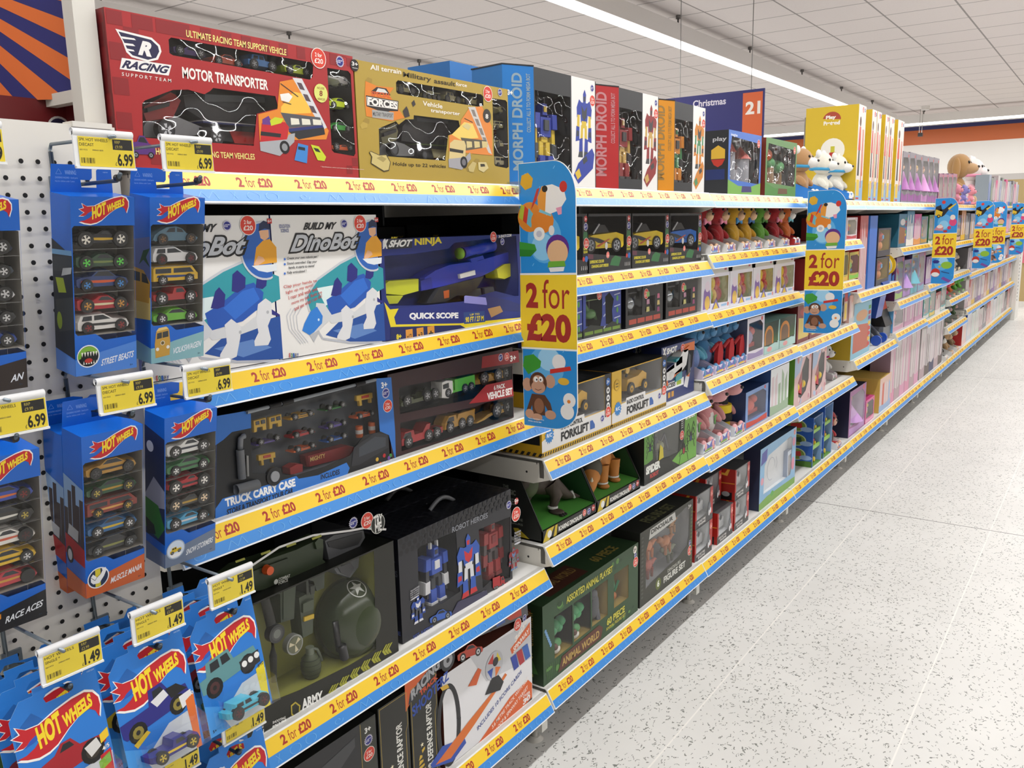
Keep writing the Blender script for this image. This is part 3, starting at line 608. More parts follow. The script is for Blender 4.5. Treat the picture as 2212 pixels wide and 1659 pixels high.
for y, z, n in ((.423-.005, 1.529, 'at the left picture edge, upper row'), (.566, 1.528, 'above the lime monster badge pack'), (.676, 1.529, 'above the tan van badge pack'), (.428, 1.239, 'above the black band car pack'), (.561, 1.241, 'above the flexed arm badge pack'), (.676, 1.240, 'above the snow truck badge pack')):
    price_tag(y, z, .135, '6.99', '£9.99', '5PK HOT WHEELS', 'DIECAST', 'yellow 6.99 price tag in a white holder, '+n)
# ---- single cars on cards
def card(loc, label, art, lean=-11, toycol=None, kind='coupe', deco=None, rim='c9b13c', rz=0):
    r = thing('toy_car_card', label, 'toy car card', (0, 0, 0), 'single toy cars on blue cards')
    q = MB(); w_ = .0525
    out = [(-w_, -.155), (w_-.004, -.155), (w_, -.15), (w_, .010), (w_-.012, .010), (w_-.02, 0), (.012, .002), (.012, .012), (-.022, .012), (-.022, .004), (-.038, .004), (-w_, -.014)]
    hole = [(-.012, -.004), (-.005, .003), (.006, .002), (.018, -.002), (.018, -.010), (-.01, -.010)]
    B = M('2a7bd2', .35); loops = [[Vector((a, b_, 0)) for a, b_ in l] for l in (out, hole)]
    v = [(0, p.x, p.y) for l in loops for p in l]; tr = [tuple(t) for t in tessellate_polygon(loops)]
    q.add(v, tr, B); q.add([(-.0006, p[1], p[2]) for p in v], tr, M('dfe3e6', .5))
    n = len(out); q.add([(0, *p) for p in out]+[(-.0006, *p) for p in out], [(i, (i+1) % n, n+(i+1) % n, n+i) for i in range(n)], M('8fc0ee', .4))
    F = Face(q, 'x', 0).L(1); F.pu('1f62b0', [(-.05, -.03), (-.028, -.014), (-.014, -.03), (-.05, -.05)]); F.pu('4a9be6', [(-w_, -.155), (.0, -.155), (-.02, -.125), (-w_, -.11)]); F.pu('cfd6dc', [(-.02, -.155), (w_-.005, -.155), (w_-.001, -.1), (.01, -.105), (-.03, -.135)])
    logo(F.L(2), (-.052, -.062), (.102, -.006), (-.002, .046)); art(F.L(6)); F.L(2).tu('2a3f5a', '5+', (-.048, -.15), (.006, .0), (0, .004)); F.tu('a8ccf2', '165/250', (w_-.011, .0035), (.009, 0), (0, .002))
    q.build('backing_card', r)
    g = MB(); Fm = film(.0008, 'ffffff', .07); a, c, e, f = -.046, .05, -.146, -.1
    g.add([(.0008, a, e), (.0008, c, e), (.0008, c, f), (.0008, a, f), (.03, a+.006, e+.004), (.03, c-.004, e+.004), (.03, c-.004, f-.006), (.03, a+.006, f-.006)], [(4, 5, 6, 7), (0, 1, 5, 4), (1, 2, 6, 5), (2, 3, 7, 6), (3, 0, 4, 7)], Fm); g.build('blister', r)
    if toycol: toy(r, kind, .026, -.036, .036, -.14, -.117, toycol, .024, rim, deco=deco)
    r.rotation_euler = (0, math.radians(lean), math.radians(rz)); r.location = loc
    return r
def art_red(F):
    car_print(F, 'rod', (-.05, -.116), (.098, .016), (-.004, .05), 'a3202a', '3a342c'); F.L(11).pu('d9d9d6', [(.02, -.082), (.036, -.076), (.04, -.088), (.026, -.096)]); F.pu('c8252c', [(.036, -.155), (.048, -.155), (.05, -.096), (.036, -.1)]); F.L(12).pu('83b83a', [(.033, -.118), (.048, -.112), (.048, -.1), (.033, -.106)]); F.tu('f3efe2', '4/5', (.04, -.096), (.009, .002), (0, .005)); F.pu('f0c82c', [(.04, -.086), (.051, -.081), (.051, -.07), (.04, -.075)])
def art_navy(F):
    car_print(F, 'pickup', (-.05, -.112), (.098, .016), (-.004, .052), '2a2a80', '8f8238'); F.L(11).pu('e0e0e2', [(-.008, -.068), (.012, -.06), (.017, -.07), (-.001, -.078)]); F.pu('e6e6e6', [(.03, -.079), (.048, -.076), (.048, -.09), (.032, -.096)]); F.pu('d9b92c', [(-.04, -.11), (-.02, -.1), (-.016, -.104), (-.036, -.116)]); F.pu('1c1c1e', [(.014, -.061), (.03, -.06), (.044, -.072), (.02, -.076)])
    F.pu('e0702c', [(.04, -.155), (.048, -.155), (.051, -.082), (.038, -.088)]); F.L(12).tu('f3efe2', '1/10', (.041, -.086), (.01, .002), (0, .005))
def art_teal(F):
    car_print(F, 'jeep', (-.05, -.108), (.096, .016), (-.004, .05), '5f9296', '4a2a2a'); F.L(11).pu('2a2a2c', [(.012, -.075), (.046, -.07), (.046, -.088), (.016, -.094)]); F.L(12)
    for i in range(3): F.pu('e9e9e6', F.ring(.02+i*.011, -.081+i*.002, .0045))
    F.L(11).pu('e3d02c', [(.038, -.155), (.048, -.155), (.051, -.09), (.036, -.096)]); F.L(12).tu('222222', '6/10', (.04, -.096), (.01, .002), (0, .005))
def art_gum(F):
    F.pu('e9f1fa', F.ring(-.03, -.032, .017)); F.L(7).pu('2a7bd2', F.ring(-.03, -.032, .0155)); F.L(8); [F.tu('e9f1fa', t, (-.041, -.03-.009*i+.004), (.022, .002), (0, .007), .02) for i, t in enumerate(('GUM', 'BALL', '3000'))]; car_print(F, 'coupe', (-.046, -.115), (.092, .014), (-.004, .046), 'd9d9d9')
def art_plain(c, kd='coupe'):
    return lambda F: car_print(F, kd, (-.05, -.112), (.098, .016), (-.004, .046), c)
YA3, YB3, YC3 = .434, .551, .667
c1 = card((.128, YA3, .886), 'blue single car card with red skull hot rod picture, leftmost front card', art_red, toycol='7a1f34', deco='d9d9d9')
c2 = card((.130, YB3, .888), 'blue single car card with navy pickup picture and navy car in blister', art_navy, toycol='23237a', kind='pickup', deco='d9b92c')
c3 = card((.128, YC3, .888), 'blue single car card with teal rally car picture and turquoise car', art_teal, toycol='4ab3cc', kind='jeep', deco='2a2a2c', rim='5a2a2a')
c4 = card((.128, YC3, .682), 'blue single car card with round gumball badge, lower row right', art_gum, toycol='d9d9d9')
c5 = card((.128, YB3, .676), 'blue single car card in the lower row, mostly under a price tag', art_plain('a83a2c'), toycol='a83a2c')
POS = {YA3: 'left', YB3: 'middle', YC3: 'right'}
pl = [card((.096, YA3-.004, .889), 'blue single car card just behind the front one on the left hook', art_plain('7a2430'), toycol='7a2430')]
for hi, (yy, zz, row) in enumerate(((YA3, .888, 'upper'), (YB3, .888, 'upper'), (YC3, .888, 'upper'), (YB3, .68, 'lower'), (YC3, .68, 'lower'))):
    arts = [art_plain('3a5a2a', 'race'), art_plain('c9b02c', 'rod'), art_plain('8a2a3a'), art_plain('d9d9d9', 'hatch'), art_plain('2a6a6a', 'jeep')]
    src = None
    for n in range((3 if hi else 2) if row == 'upper' else 2):
        xx = (.094, .06, .026, .0)[n] if hi else (.066, .032, .0, .01)[n]
        nm = ('second', 'third', 'fourth', 'rearmost')[n] if hi else ('third', 'fourth')[n]
        lb = 'blue single car card, %s from the front on the %s hook of the %s row' % (nm, POS[yy], row)
        o = card((xx, yy+random.uniform(-.006, .006), zz+.002), lb, arts[(n+hi) % 5], lean=-10, toycol=('3a5a2a', 'c9b02c', '8a2a3a', 'd0d0d0')[n])
for y, z, n in ((YA3+.012, .88, 'left'), (YB3+.012, .88, 'middle'), (YC3+.012, .882, 'right')): hook(y, z+.003, z+.063, 'wire hook holding single car cards, %s of the upper row' % n, .15)
for y, z, n in ((YB3, .672, 'middle'), (YC3, .674, 'right')): hook(y, z, z+.06, 'wire hook holding single car cards, %s of the lower row' % n, .15)
for y, z, n in ((.454, .943, 'above the skull hot rod card'), (.567, .944, 'above the navy pickup card'), (.68, .947, 'above the teal rally car card'), (.569, .738, 'below the navy pickup card'), (.68, .742, 'above the gumball badge card')):
    price_tag(y, z, .142, '1.49', '£2.99', 'HOT WHEELS', 'SINGLE *', 'yellow 1.49 price tag in a white holder, '+n)
# ---- striped header sign, post and the boxes behind the pegboard
PW = M('dcd9d0', .45)
r = thing('sign_post', 'white steel post beside the striped header sign', 'post', (-.03, .65, 1.54))
q = MB(); q.box(-.055, -.03, .637, .668, 1.3, 1.9, PW); q.build('post_body', r); q = MB(); q.box(-.45, -.057, .645, .66, 1.59, 1.606, PW); tag(q.build('cross_arm'), 'white steel cross arm under the striped header sign', 'support arm')
d = Vector((-math.cos(-YAW), -math.sin(-YAW), 0)); A0 = onX(203, 213, -.075); up = Vector((0, 0, 1)); nb = Vector((-d.y, d.x, 0)); nb = nb if nb.dot(FWD) > 0 else -nb
r = thing('header_sign', 'navy and orange sunray header sign at the top left corner', 'sign', A0)
q = MB(); Ls, Hs = .5, .3; mpp = (A0-CAM).dot(FWD)/FPX; bk = Vector((-1, 0, 0))
def hs(a, h, e=0): return A0 + d*a + up*h + bk*e
q.add([hs(0,0), hs(Ls,0), hs(Ls,Hs), hs(0,Hs), hs(0,0,.3), hs(Ls,0,.3), hs(Ls,Hs,.3), hs(0,Hs,.3)], [(0,1,2,3),(4,5,6,7),(0,3,7,4),(1,2,6,5),(3,2,6,7)], M('26266e', .6)); q.add([hs(.006,0.001,.002), hs(Ls,0.001,.002), hs(Ls,0.001,.3), hs(.006,0.001,.3)], [(0,1,2,3)], M('8c8b86', .7))
ox, oz = 404*mpp, 301*mpp
for a0, a1 in ((1,6),(11,16),(21.2,26.2),(31.2,36.2),(41.2,46.9),(52,57.2),(62.5,67.5),(73,78)):
    a0, a1 = math.radians(-a0), math.radians(-a1)
    P = [(ox-.9*math.cos(a0), oz+.9*math.sin(a0)), (ox-.9*math.cos(a1), oz+.9*math.sin(a1)), (ox, oz)]
    for e, s_, g in ((0, .006, 1), (1, 0.0, 1), (0, Ls, -1), (1, Hs, -1)):     # clip to the panel
        Q = []
        for u, v2 in zip(P, P[1:]+P[:1]):
            iu, iv = (u[e]-s_)*g > 0, (v2[e]-s_)*g > 0
            if iu: Q.append(u)
            if iu != iv: Q.append(tuple(u[k]+(v2[k]-u[k])*((s_-u[e])/(v2[e]-u[e])) for k in (0, 1)))
        P = Q
        if len(P) < 3: break
    if len(P) > 2: q.face([hs(p[0], p[1], -.0006) for p in P], M('e0702f', .6))
q.build('sign_panel', r)
# ================================================================ helpers for packets read off the photo
def yz(view, x, y, c): ox, oy, k = VIEW[view]; q = onX(ox+x*k, oy+y*k, c); return q.y, q.z
def toyp(C, view, kind, bl, tr, col, dx=.014, **kw):
    a = yz(view, *bl, C.xf-dx); b = yz(view, *tr, C.xf-dx)
    return toy(C.root, kind, C.xf-dx, a[0], b[0], a[1], b[1], col, **kw)
def slab(C, name, view, dx, th, pieces, root=None):
    """relief piece: each outline from the photo becomes a solid of its own thickness"""
    b = MB()
    for i, (m, pts) in enumerate(pieces):
        x = C.xf-dx+.0012*i; b.prism([yz(view, *p, C.xf-dx) for p in pts], 'x', x-th, x, m, cap=.96)
    return b.build(name, root or C.root)
def handle(C, y, x, m, ln=.09, h=.03, r=.006):
    b = MB(); b.tube([(x, y+ln*(i/8-.5), C.z1+h*math.sin(math.pi*i/8)) for i in range(9)], r, m); return b.build('handle', C.root)
def checker(F, y0, y1, z0, z1, s, m, ph=0, C=None):
    F.n += 1
    n, k = int((y1-y0)/s)+1, int((z1-z0)/s)+1
    for i in range(n):
        for j in range(k):
            if (i+j+ph) % 2: continue
            a, b, c, d = y0+i*s, min(y0+(i+1)*s, y1), z0+j*s, min(z0+(j+1)*s, z1)
            if b > a and d > c and not (C and C.inwin(a, b, c, d)): F.mb.add([F.w((a, c)), F.w((b, c)), F.w((b, d)), F.w((a, d))], [(0, 1, 2, 3)], m)
# ================================================================ bay one, topmost shelf
RED = M('a92b2d', .35)
W1 = [(605,205),(625,188),(1735,385),(1757,410),(1752,500),(1730,524),(640,330),(612,312)]
W2 = [(395,715),(415,690),(640,605),(760,603),(890,640),(935,615),(960,590),(1455,655),(1480,752),(1308,795),(1283,1050),(400,985)]
W3 = [(1868,430),(2035,455),(2055,480),(2093,1110),(2080,1133),(1925,1105),(1905,1085)]
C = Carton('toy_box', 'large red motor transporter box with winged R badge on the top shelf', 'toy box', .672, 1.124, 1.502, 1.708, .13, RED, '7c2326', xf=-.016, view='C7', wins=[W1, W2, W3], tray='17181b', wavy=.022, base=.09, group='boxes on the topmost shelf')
F = C.F; dk = M('8d2629', .35)
F.view = None; checker(F, .674, .80, 1.508, 1.706, .0225, dk, C=C); checker(F, 1.095, 1.123, 1.508, 1.706, .014, dk, C=C); checker(F, .674, 1.09, 1.688, 1.706, .018, dk, C=C)
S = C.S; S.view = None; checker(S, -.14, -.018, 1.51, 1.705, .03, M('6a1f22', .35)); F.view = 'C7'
F.L(2).p('f0eeea', [(180,118),(470,190),(535,250),(548,300),(520,365),(440,382),(310,345),(268,305),(235,215)])
F.L(3).p('29284a', [(205,140),(465,207),(520,258),(530,300),(505,350),(440,366),(318,330),(282,295),(250,225)])
for a in ((222,178,330,195,345,210,240,198),(245,230,320,240,340,258,260,250),(268,275,325,287,335,300,285,295)): F.L(4).p('f0eeea', [(a[0],a[1]),(a[2],a[3]),(a[4],a[5]),(a[6],a[7])])
F.t3('f0eeea', 'R', (362,325), (470,345), (385,212), .06, .1); F.L(2).p('f0eeea', [(232,350),(627,408),(605,492),(215,440)]); F.L(3).t3('29284a', 'RACING', (228,430), (598,478), (246,366), .045, .25)
F.t3('f0e8e0', 'S U P P O R T  T E A M', (232,492), (625,546), (232,464), .01); F.t3('f2e58a', 'ULTIMATE RACING TEAM SUPPORT VEHICLE', (745,182), (1542,332), (743,126), .015)
F.t3('f6f0ea', 'MOTOR TRANSPORTER', (715,512), (1398,610), (710,420), .03); F.t3('f2e58a', 'HOLDS UP TO 22 RACING TEAM VEHICLES', (505,1120), (1292,1162), (500,1068), .015)
F.t3('e6c9c0', '* Specifications, colors and contents may vary from illustrations', (1815,1222), (2160,1245), (1815,1212))
F.L(2).p('e58a2c', [(1490,540),(1600,520),(1790,800),(1880,930),(1860,1000),(1330,1010),(1318,800),(1470,760)]).L(3).p('f4c24a', [(1500,740),(1600,620),(1690,640),(1740,790),(1500,800)]); F.L(4).p('d9d9dc', [(1590,508),(1665,516),(1865,905),(1830,925)])
for i in range(4): F.L(5).p('5a4a52', [(1625+i*48,545+i*92),(1662+i*48,552+i*92),(1690+i*48,610+i*92),(1650+i*48,600+i*92)])
F.L(4).p('55565c', [(1495,785),(1810,825),(1828,885),(1560,910)]).L(5); [F.p('e6e2d2', [(1575+i*88,828+i*5),(1640+i*88,836+i*5),(1648+i*88,880+i*3),(1580+i*88,884)]) for i in range(3)]
F.L(5).p('2b3573', [(1560,912),(1830,885),(1838,905),(1562,940)]); F.L(4).p('2a2a2e', [(1562,940),(1840,905),(1850,960),(1640,1000)]); F.L(5).p('c3272c', [(1345,870),(1530,862),(1562,900),(1545,1010),(1500,1075),(1332,1040)]).p('a9abb0', [(1330,1020),(1545,1000),(1560,960),(1610,950),(1605,1020),(1490,1132),(1335,1090)])
F.L(6).p('26262a', [(1338,935),(1500,955),(1495,985),(1336,968)]).p('6a3a8a', [(1350,840),(1400,812),(1420,850),(1420,885),(1350,880)]).p('c9d62c', [(1410,850),(1450,822),(1520,835),(1500,870),(1420,892)]).c_('1a1a1c', 1528, 1062, 52).L(7).c_('8f9296', 1528, 1062, 30)
F.L(4).p('3f86d0', [(1635,1030),(1715,1050),(1705,1190),(1605,1165)]).p('c9d62c', [(1735,1040),(1800,1056),(1858,1140),(1845,1172),(1790,1165)]).L(5).p('22262c', [(1635,1055),(1690,1066),(1690,1090),(1635,1080)]).p('22262c', [(1755,1065),(1795,1075),(1815,1105),(1775,1095)])
F.p('f0eeea', [(1490,640),(1560,630),(1590,660),(1560,705),(1500,690)]).ln('3a3438', [(1495,555),(1635,660)], .0015).ln('3a3438', [(1510,700),(1580,720)], .0012); car_print(F, 'coupe', F.uv((305,1145)), tuple(Vector(F.uv((505,1150)))-Vector(F.uv((305,1145)))), (0, .03), '5a2f7a')
F.L(3); sticker(F, 1797, 353, 76); pricestar(F, 1967, 380, 48); F.c_('1d1a1c', 2083, 410, 48).L(4).t('e9e6e2', '3+', 2060, 378, 2110, 420, .03).t('e9e6e2', 'YEARS', 2062, 424, 2108, 440); F.L(3).c_('dfe27a', 1815, 632, 74).L(4).t3('8a3a22', '8', (1803,655), (1828,657), (1803,610), .03).t3('8a3a22', 'INCLUDES', (1785,598), (1842,605), (1785,580)).t3('8a3a22', 'VEHICLES', (1788,685), (1848,692), (1788,668))
for kd, bl, tr, col in (('race',(640,318),(905,285),'4a2c72'),('coupe',(950,395),(1200,345),'d8532a'),('jeep',(1235,428),(1470,352),'3f86d0'),('race',(1525,470),(1738,420),'c9dc2c'),('heli',(1875,560),(2052,488),'e9e6e4'),('coupe',(1882,745),(2055,682),'c9dc2c'),('coupe',(1892,930),(2060,872),'3a9a3e'),('race',(1902,1085),(2085,1048),'cf5a2c')): toyp(C, 'C7', kd, bl, tr, col)
slab(C, 'toy_transporter', 'C7', .04, .05, [('a8a9ad', [(395,900),(420,860),(600,835),(640,800),(890,905),(880,960),(640,990),(400,985)]), ('b5302e', [(395,790),(400,740),(620,620),(660,640),(705,690),(640,830),(420,860)]), ('26272b', [(700,650),(860,630),(1450,680),(1460,760),(1300,890),(880,860),(720,760)]), ('6e7176', [(870,640),(1440,665),(1440,710),(870,700)]), ('2a2b2f', [(840,905),(1290,900),(1285,1040),(860,1000)]), ('b5302e', [(1065,930),(1285,945),(1280,1045),(1110,1035)]), ('e4e2e4', [(845,845),(1290,885),(1290,893),(845,855)]), ('2b3573', [(845,856),(1290,894),(1290,906),(845,870)]), ('1a1a1c', [(400,755),(590,705),(585,740),(405,790)])])
b = MB()
for cx, cy, rr in ((552,925,78),(955,985,62)):
    a = yz('C7', cx, cy, C.xf-.03); q = yz('C7', cx, cy-rr, C.xf-.03); R = q[1]-a[1]; b.cyl('x', (C.xf-.03, *a), R, .012, '1c1c1e', 24); f2 = Face(b, 'x', C.xf-.018); f2.pu('3a3b3f', f2.ring(a[0], a[1], R*.72)); f2.L(1)
    for k in range(5): t = k*1.2566+.5; f2.pu('c9cacd', [(a[0]+R*.2*math.cos(t-.4), a[1]+R*.2*math.sin(t-.4)), (a[0]+R*.62*math.cos(t-.3), a[1]+R*.62*math.sin(t-.3)), (a[0]+R*.62*math.cos(t+.3), a[1]+R*.62*math.sin(t+.3)), (a[0]+R*.2*math.cos(t+.4), a[1]+R*.2*math.sin(t+.4))])
b.build('transporter_wheels', C.root)
handle(C, .905, -.085, M('e9a92c', .4), .1, .012); C.done(); redbox = C.root
# --- gold box
GOLD = M('b2973f', .38)
W1 = [(418,375),(440,350),(1435,520),(1458,545),(1462,650),(1440,672),(440,512),(420,490)]
W2 = [(212,925),(415,840),(450,880),(530,818),(628,815),(630,768),(1165,832),(1190,950),(1040,1010),(1005,1312),(220,1252)]
W3 = [(1568,565),(1725,590),(1745,615),(1762,1385),(1740,1402),(1605,1375),(1590,1350)]
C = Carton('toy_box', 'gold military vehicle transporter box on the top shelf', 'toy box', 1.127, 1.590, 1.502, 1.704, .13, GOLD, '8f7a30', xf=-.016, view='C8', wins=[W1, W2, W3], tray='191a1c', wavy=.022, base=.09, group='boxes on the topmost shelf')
F = C.F; F.view = None
for i in range(34):
    u, v_, s_ = random.uniform(1.135, 1.57), random.uniform(1.512, 1.69), random.uniform(.01, .022); F.L(0)
    if not any(min(p[0] for p in h)-.03 < u < max(p[0] for p in h)+.01 and min(p[1] for p in h)-.015 < v_ < max(p[1] for p in h)+.015 for h in C.hs): F.pu(random.choice(('a3883a', '9c8440', 'bda14a')), [(u, v_), (u+s_, v_+.004), (u+s_*1.1, v_+.011), (u+s_*.3, v_+.013), (u-.003, v_+.007)])
F.view = 'C8'; F.L(2)
F.t3('f2ece0', 'All terrain', (108,222), (478,280), (108,160), .02).t3('3a3016', 'Military', (500,325), (835,385), (500,248), .02).t3('3a3016', 'assault', (870,385), (1125,425), (870,328), .02).t3('f2ece0', 'force', (1130,415), (1262,435), (1130,372), .02).t3('f2ece0', 'Vehicle', (735,652), (970,690), (735,596), .02).t3('f2ece0', 'transporter', (830,742), (1180,785), (830,692), .02).t3('2f2814', 'Holds up to 22 vehicles', (378,1382), (1010,1412), (380,1325), .01)
F.p('e0842c', [(50,360),(190,420),(390,440),(330,520),(450,700),(520,800),(360,840),(60,780),(40,600)]).L(3).p('2a2626', [(55,530),(445,600),(440,720),(340,720),(300,740),(200,710),(62,660)]).p('2a2626', [(120,480),(185,430),(300,450),(350,530),(120,510)]).L(4).p('d9d9d6', [(175,490),(200,445),(280,460),(320,505)]); F.p('e9e4de', [(62,545),(435,608),(432,700),(70,650)]).L(5).p('2f2a2a', [(70,552),(428,614),(425,692),(78,642)])
F.L(6).t3('d8602c', 'SPECIAL', (118,540), (352,570), (120,478), .04).t3('f2eee8', 'FORCES', (78,640), (428,700), (78,552), .05); F.L(4).p('a9a9a6', [(128,700),(388,735),(385,828),(132,795)]).L(5).t3('3a3636', 'MILITARY TRANSPORT', (140,775), (380,800), (140,725), .01); F.L(3).p('3a3434', [(495,720),(540,660),(560,700),(580,780),(520,800)]).p('3a3434', [(600,620),(630,585),(650,640),(620,670)])
F.L(2).p('e58a3c', [(1190,830),(1290,680),(1440,660),(1560,900),(1570,1250),(1045,1200),(1050,1010),(1190,950)]).L(3).p('f0d06a', [(1080,1000),(1230,850),(1330,870),(1400,1040),(1180,1060)]); F.L(4).p('cfcac4', [(1275,670),(1360,668),(1560,1235),(1520,1215)]).L(5); [F.p('8a8078', [(1310+i*45,700+i*110),(1350+i*45,705+i*110),(1378+i*45,790+i*110),(1340+i*45,780+i*110)]) for i in range(4)]
F.L(4).p('5d5648', [(1185,1035),(1490,1070),(1505,1150),(1250,1190)]).L(5); [F.p('d9c68a', [(1255+i*92,1078),(1320+i*92,1084),(1325+i*92,1150),(1262+i*92,1160)]) for i in range(3)]; F.L(5).p('dcc68a', [(1060,1100),(1110,1060),(1230,1075),(1250,1130),(1240,1290),(1045,1300)]).p('a6a4a8', [(1040,1290),(1240,1270),(1300,1210),(1310,1290),(1200,1420),(1045,1390)]).L(6).p('2c2a26', [(1055,1160),(1220,1190),(1215,1225),(1055,1200)]).c_('1c1b1a', 1225, 1330, 70).L(7).c_('77757a', 1225, 1330, 40)
F.L(4).p('c9b574', [(1275,1390),(1330,1320),(1375,1340),(1340,1450),(1290,1440)]).p('d8c78c', [(1395,1330),(1490,1330),(1520,1400),(1460,1450),(1400,1420)]).p('d8c78c', [(1205,900),(1260,860),(1310,900),(1280,950)]).ln('3a3426', [(1230,805), (1330,855)], .0016).L(5).p('3a3426', [(1420,1350),(1470,1350),(1480,1380),(1425,1385)])
F.L(3).p('3a3220', [(90,1215),(110,1195),(210,1240),(300,1235),(350,1330),(330,1430),(270,1445),(110,1345),(120,1260)]).L(4).p('cdbb78', [(100,1212),(110,1203),(215,1250),(295,1245),(342,1330),(325,1420),(270,1432),(120,1340),(130,1265)]).L(5).p('a8965a', [(180,1280),(240,1255),(300,1290),(260,1330)])
F.L(3); sticker(F, 1510, 515, 88); pricestar(F, 1655, 496, 50); F.t3('f0ece4', '3+', (1745,525), (1805,535), (1745,460), .04); F.c_('35312c', 1500, 776, 82).L(4).t3('f0ece4', '8', (1482,808), (1515,812), (1482,752), .03)
for kd, bl, tr, col in (('jeep',(425,500),(650,425),'a39a6c'),('tank',(715,560),(950,490),'8f8a5c'),('jeep',(985,605),(1190,510),'9a9260'),('pickup',(1215,640),(1450,565),'a39a6c'),('heli',(1575,740),(1720,650),'9a9468'),('van',(1590,925),(1738,850),'8f8a66'),('jeep',(1595,1150),(1755,1080),'a39a74'),('van',(1600,1375),(1745,1270),'b3a988')): toyp(C, 'C8', kd, bl, tr, col, rim='55524a')
slab(C, 'toy_transporter', 'C8', .04, .05, [('a4a6a8', [(210,1180),(240,1120),(420,1080),(520,1110),(650,1190),(640,1260),(220,1250)]), ('8f8b60', [(218,960),(400,850),(440,960),(420,1070),(250,1120)]), ('26282c', [(470,900),(560,800),(1160,850),(1170,960),(1040,1010),(1020,1150),(450,1080)]), ('55585e', [(640,790),(1160,850),(1165,885),(640,840)]), ('2c2d30', [(640,1120),(1020,1150),(1005,1300),(650,1270)]), ('a59c74', [(810,1170),(1010,1190),(1005,1290),(840,1280)]), ('5f7a3a', [(620,1105),(1030,1135),(1030,1146),(620,1118)]), ('1d1d1f', [(230,985),(390,930),(385,975),(235,1030)])])
b = MB()
for cx, cy, rr in ((345,1180,76),(710,1245,50)):
    a = yz('C8', cx, cy, C.xf-.03); q = yz('C8', cx, cy-rr, C.xf-.03); R = q[1]-a[1]; b.cyl('x', (C.xf-.03, *a), R, .012, '1c1c1e', 24); f2 = Face(b, 'x', C.xf-.018); f2.pu('4a4b4f', f2.ring(a[0], a[1], R*.7))
b.build('transporter_wheels', C.root)
handle(C, 1.42, -.085, M('e9a92c', .4), .1, .012); C.done(); goldbox = C.root
# boxes standing behind them and above the pegboard bay
C = Carton('toy_box', 'red box back to back behind the gold military box, only its top edge showing', 'toy box', 1.30, 1.60, 1.502, 1.70, .13, RED, '8d2629', xf=-.17, group='boxes on the topmost shelf'); handle(C, 1.47, -.235, M('e9a92c', .4), .1, .012); C.done()
for i, y in enumerate((.28, .42, .56)):
    C = Carton('toy_box', 'dark red box behind the pegboard, %s of three under the header sign' % ('left', 'middle', 'right')[i], 'toy box', y, y+.135, 1.50, 1.60, .2, M('6e1f22', .4), xf=-.14, group='red boxes behind the pegboard')
    C.F.L(1).pu('d9d6d2', C.F.ring(y+.1, 1.562, .017)); C.F.L(2).pu('2a284a', C.F.ring(y+.1, 1.562, .014)); C.done()
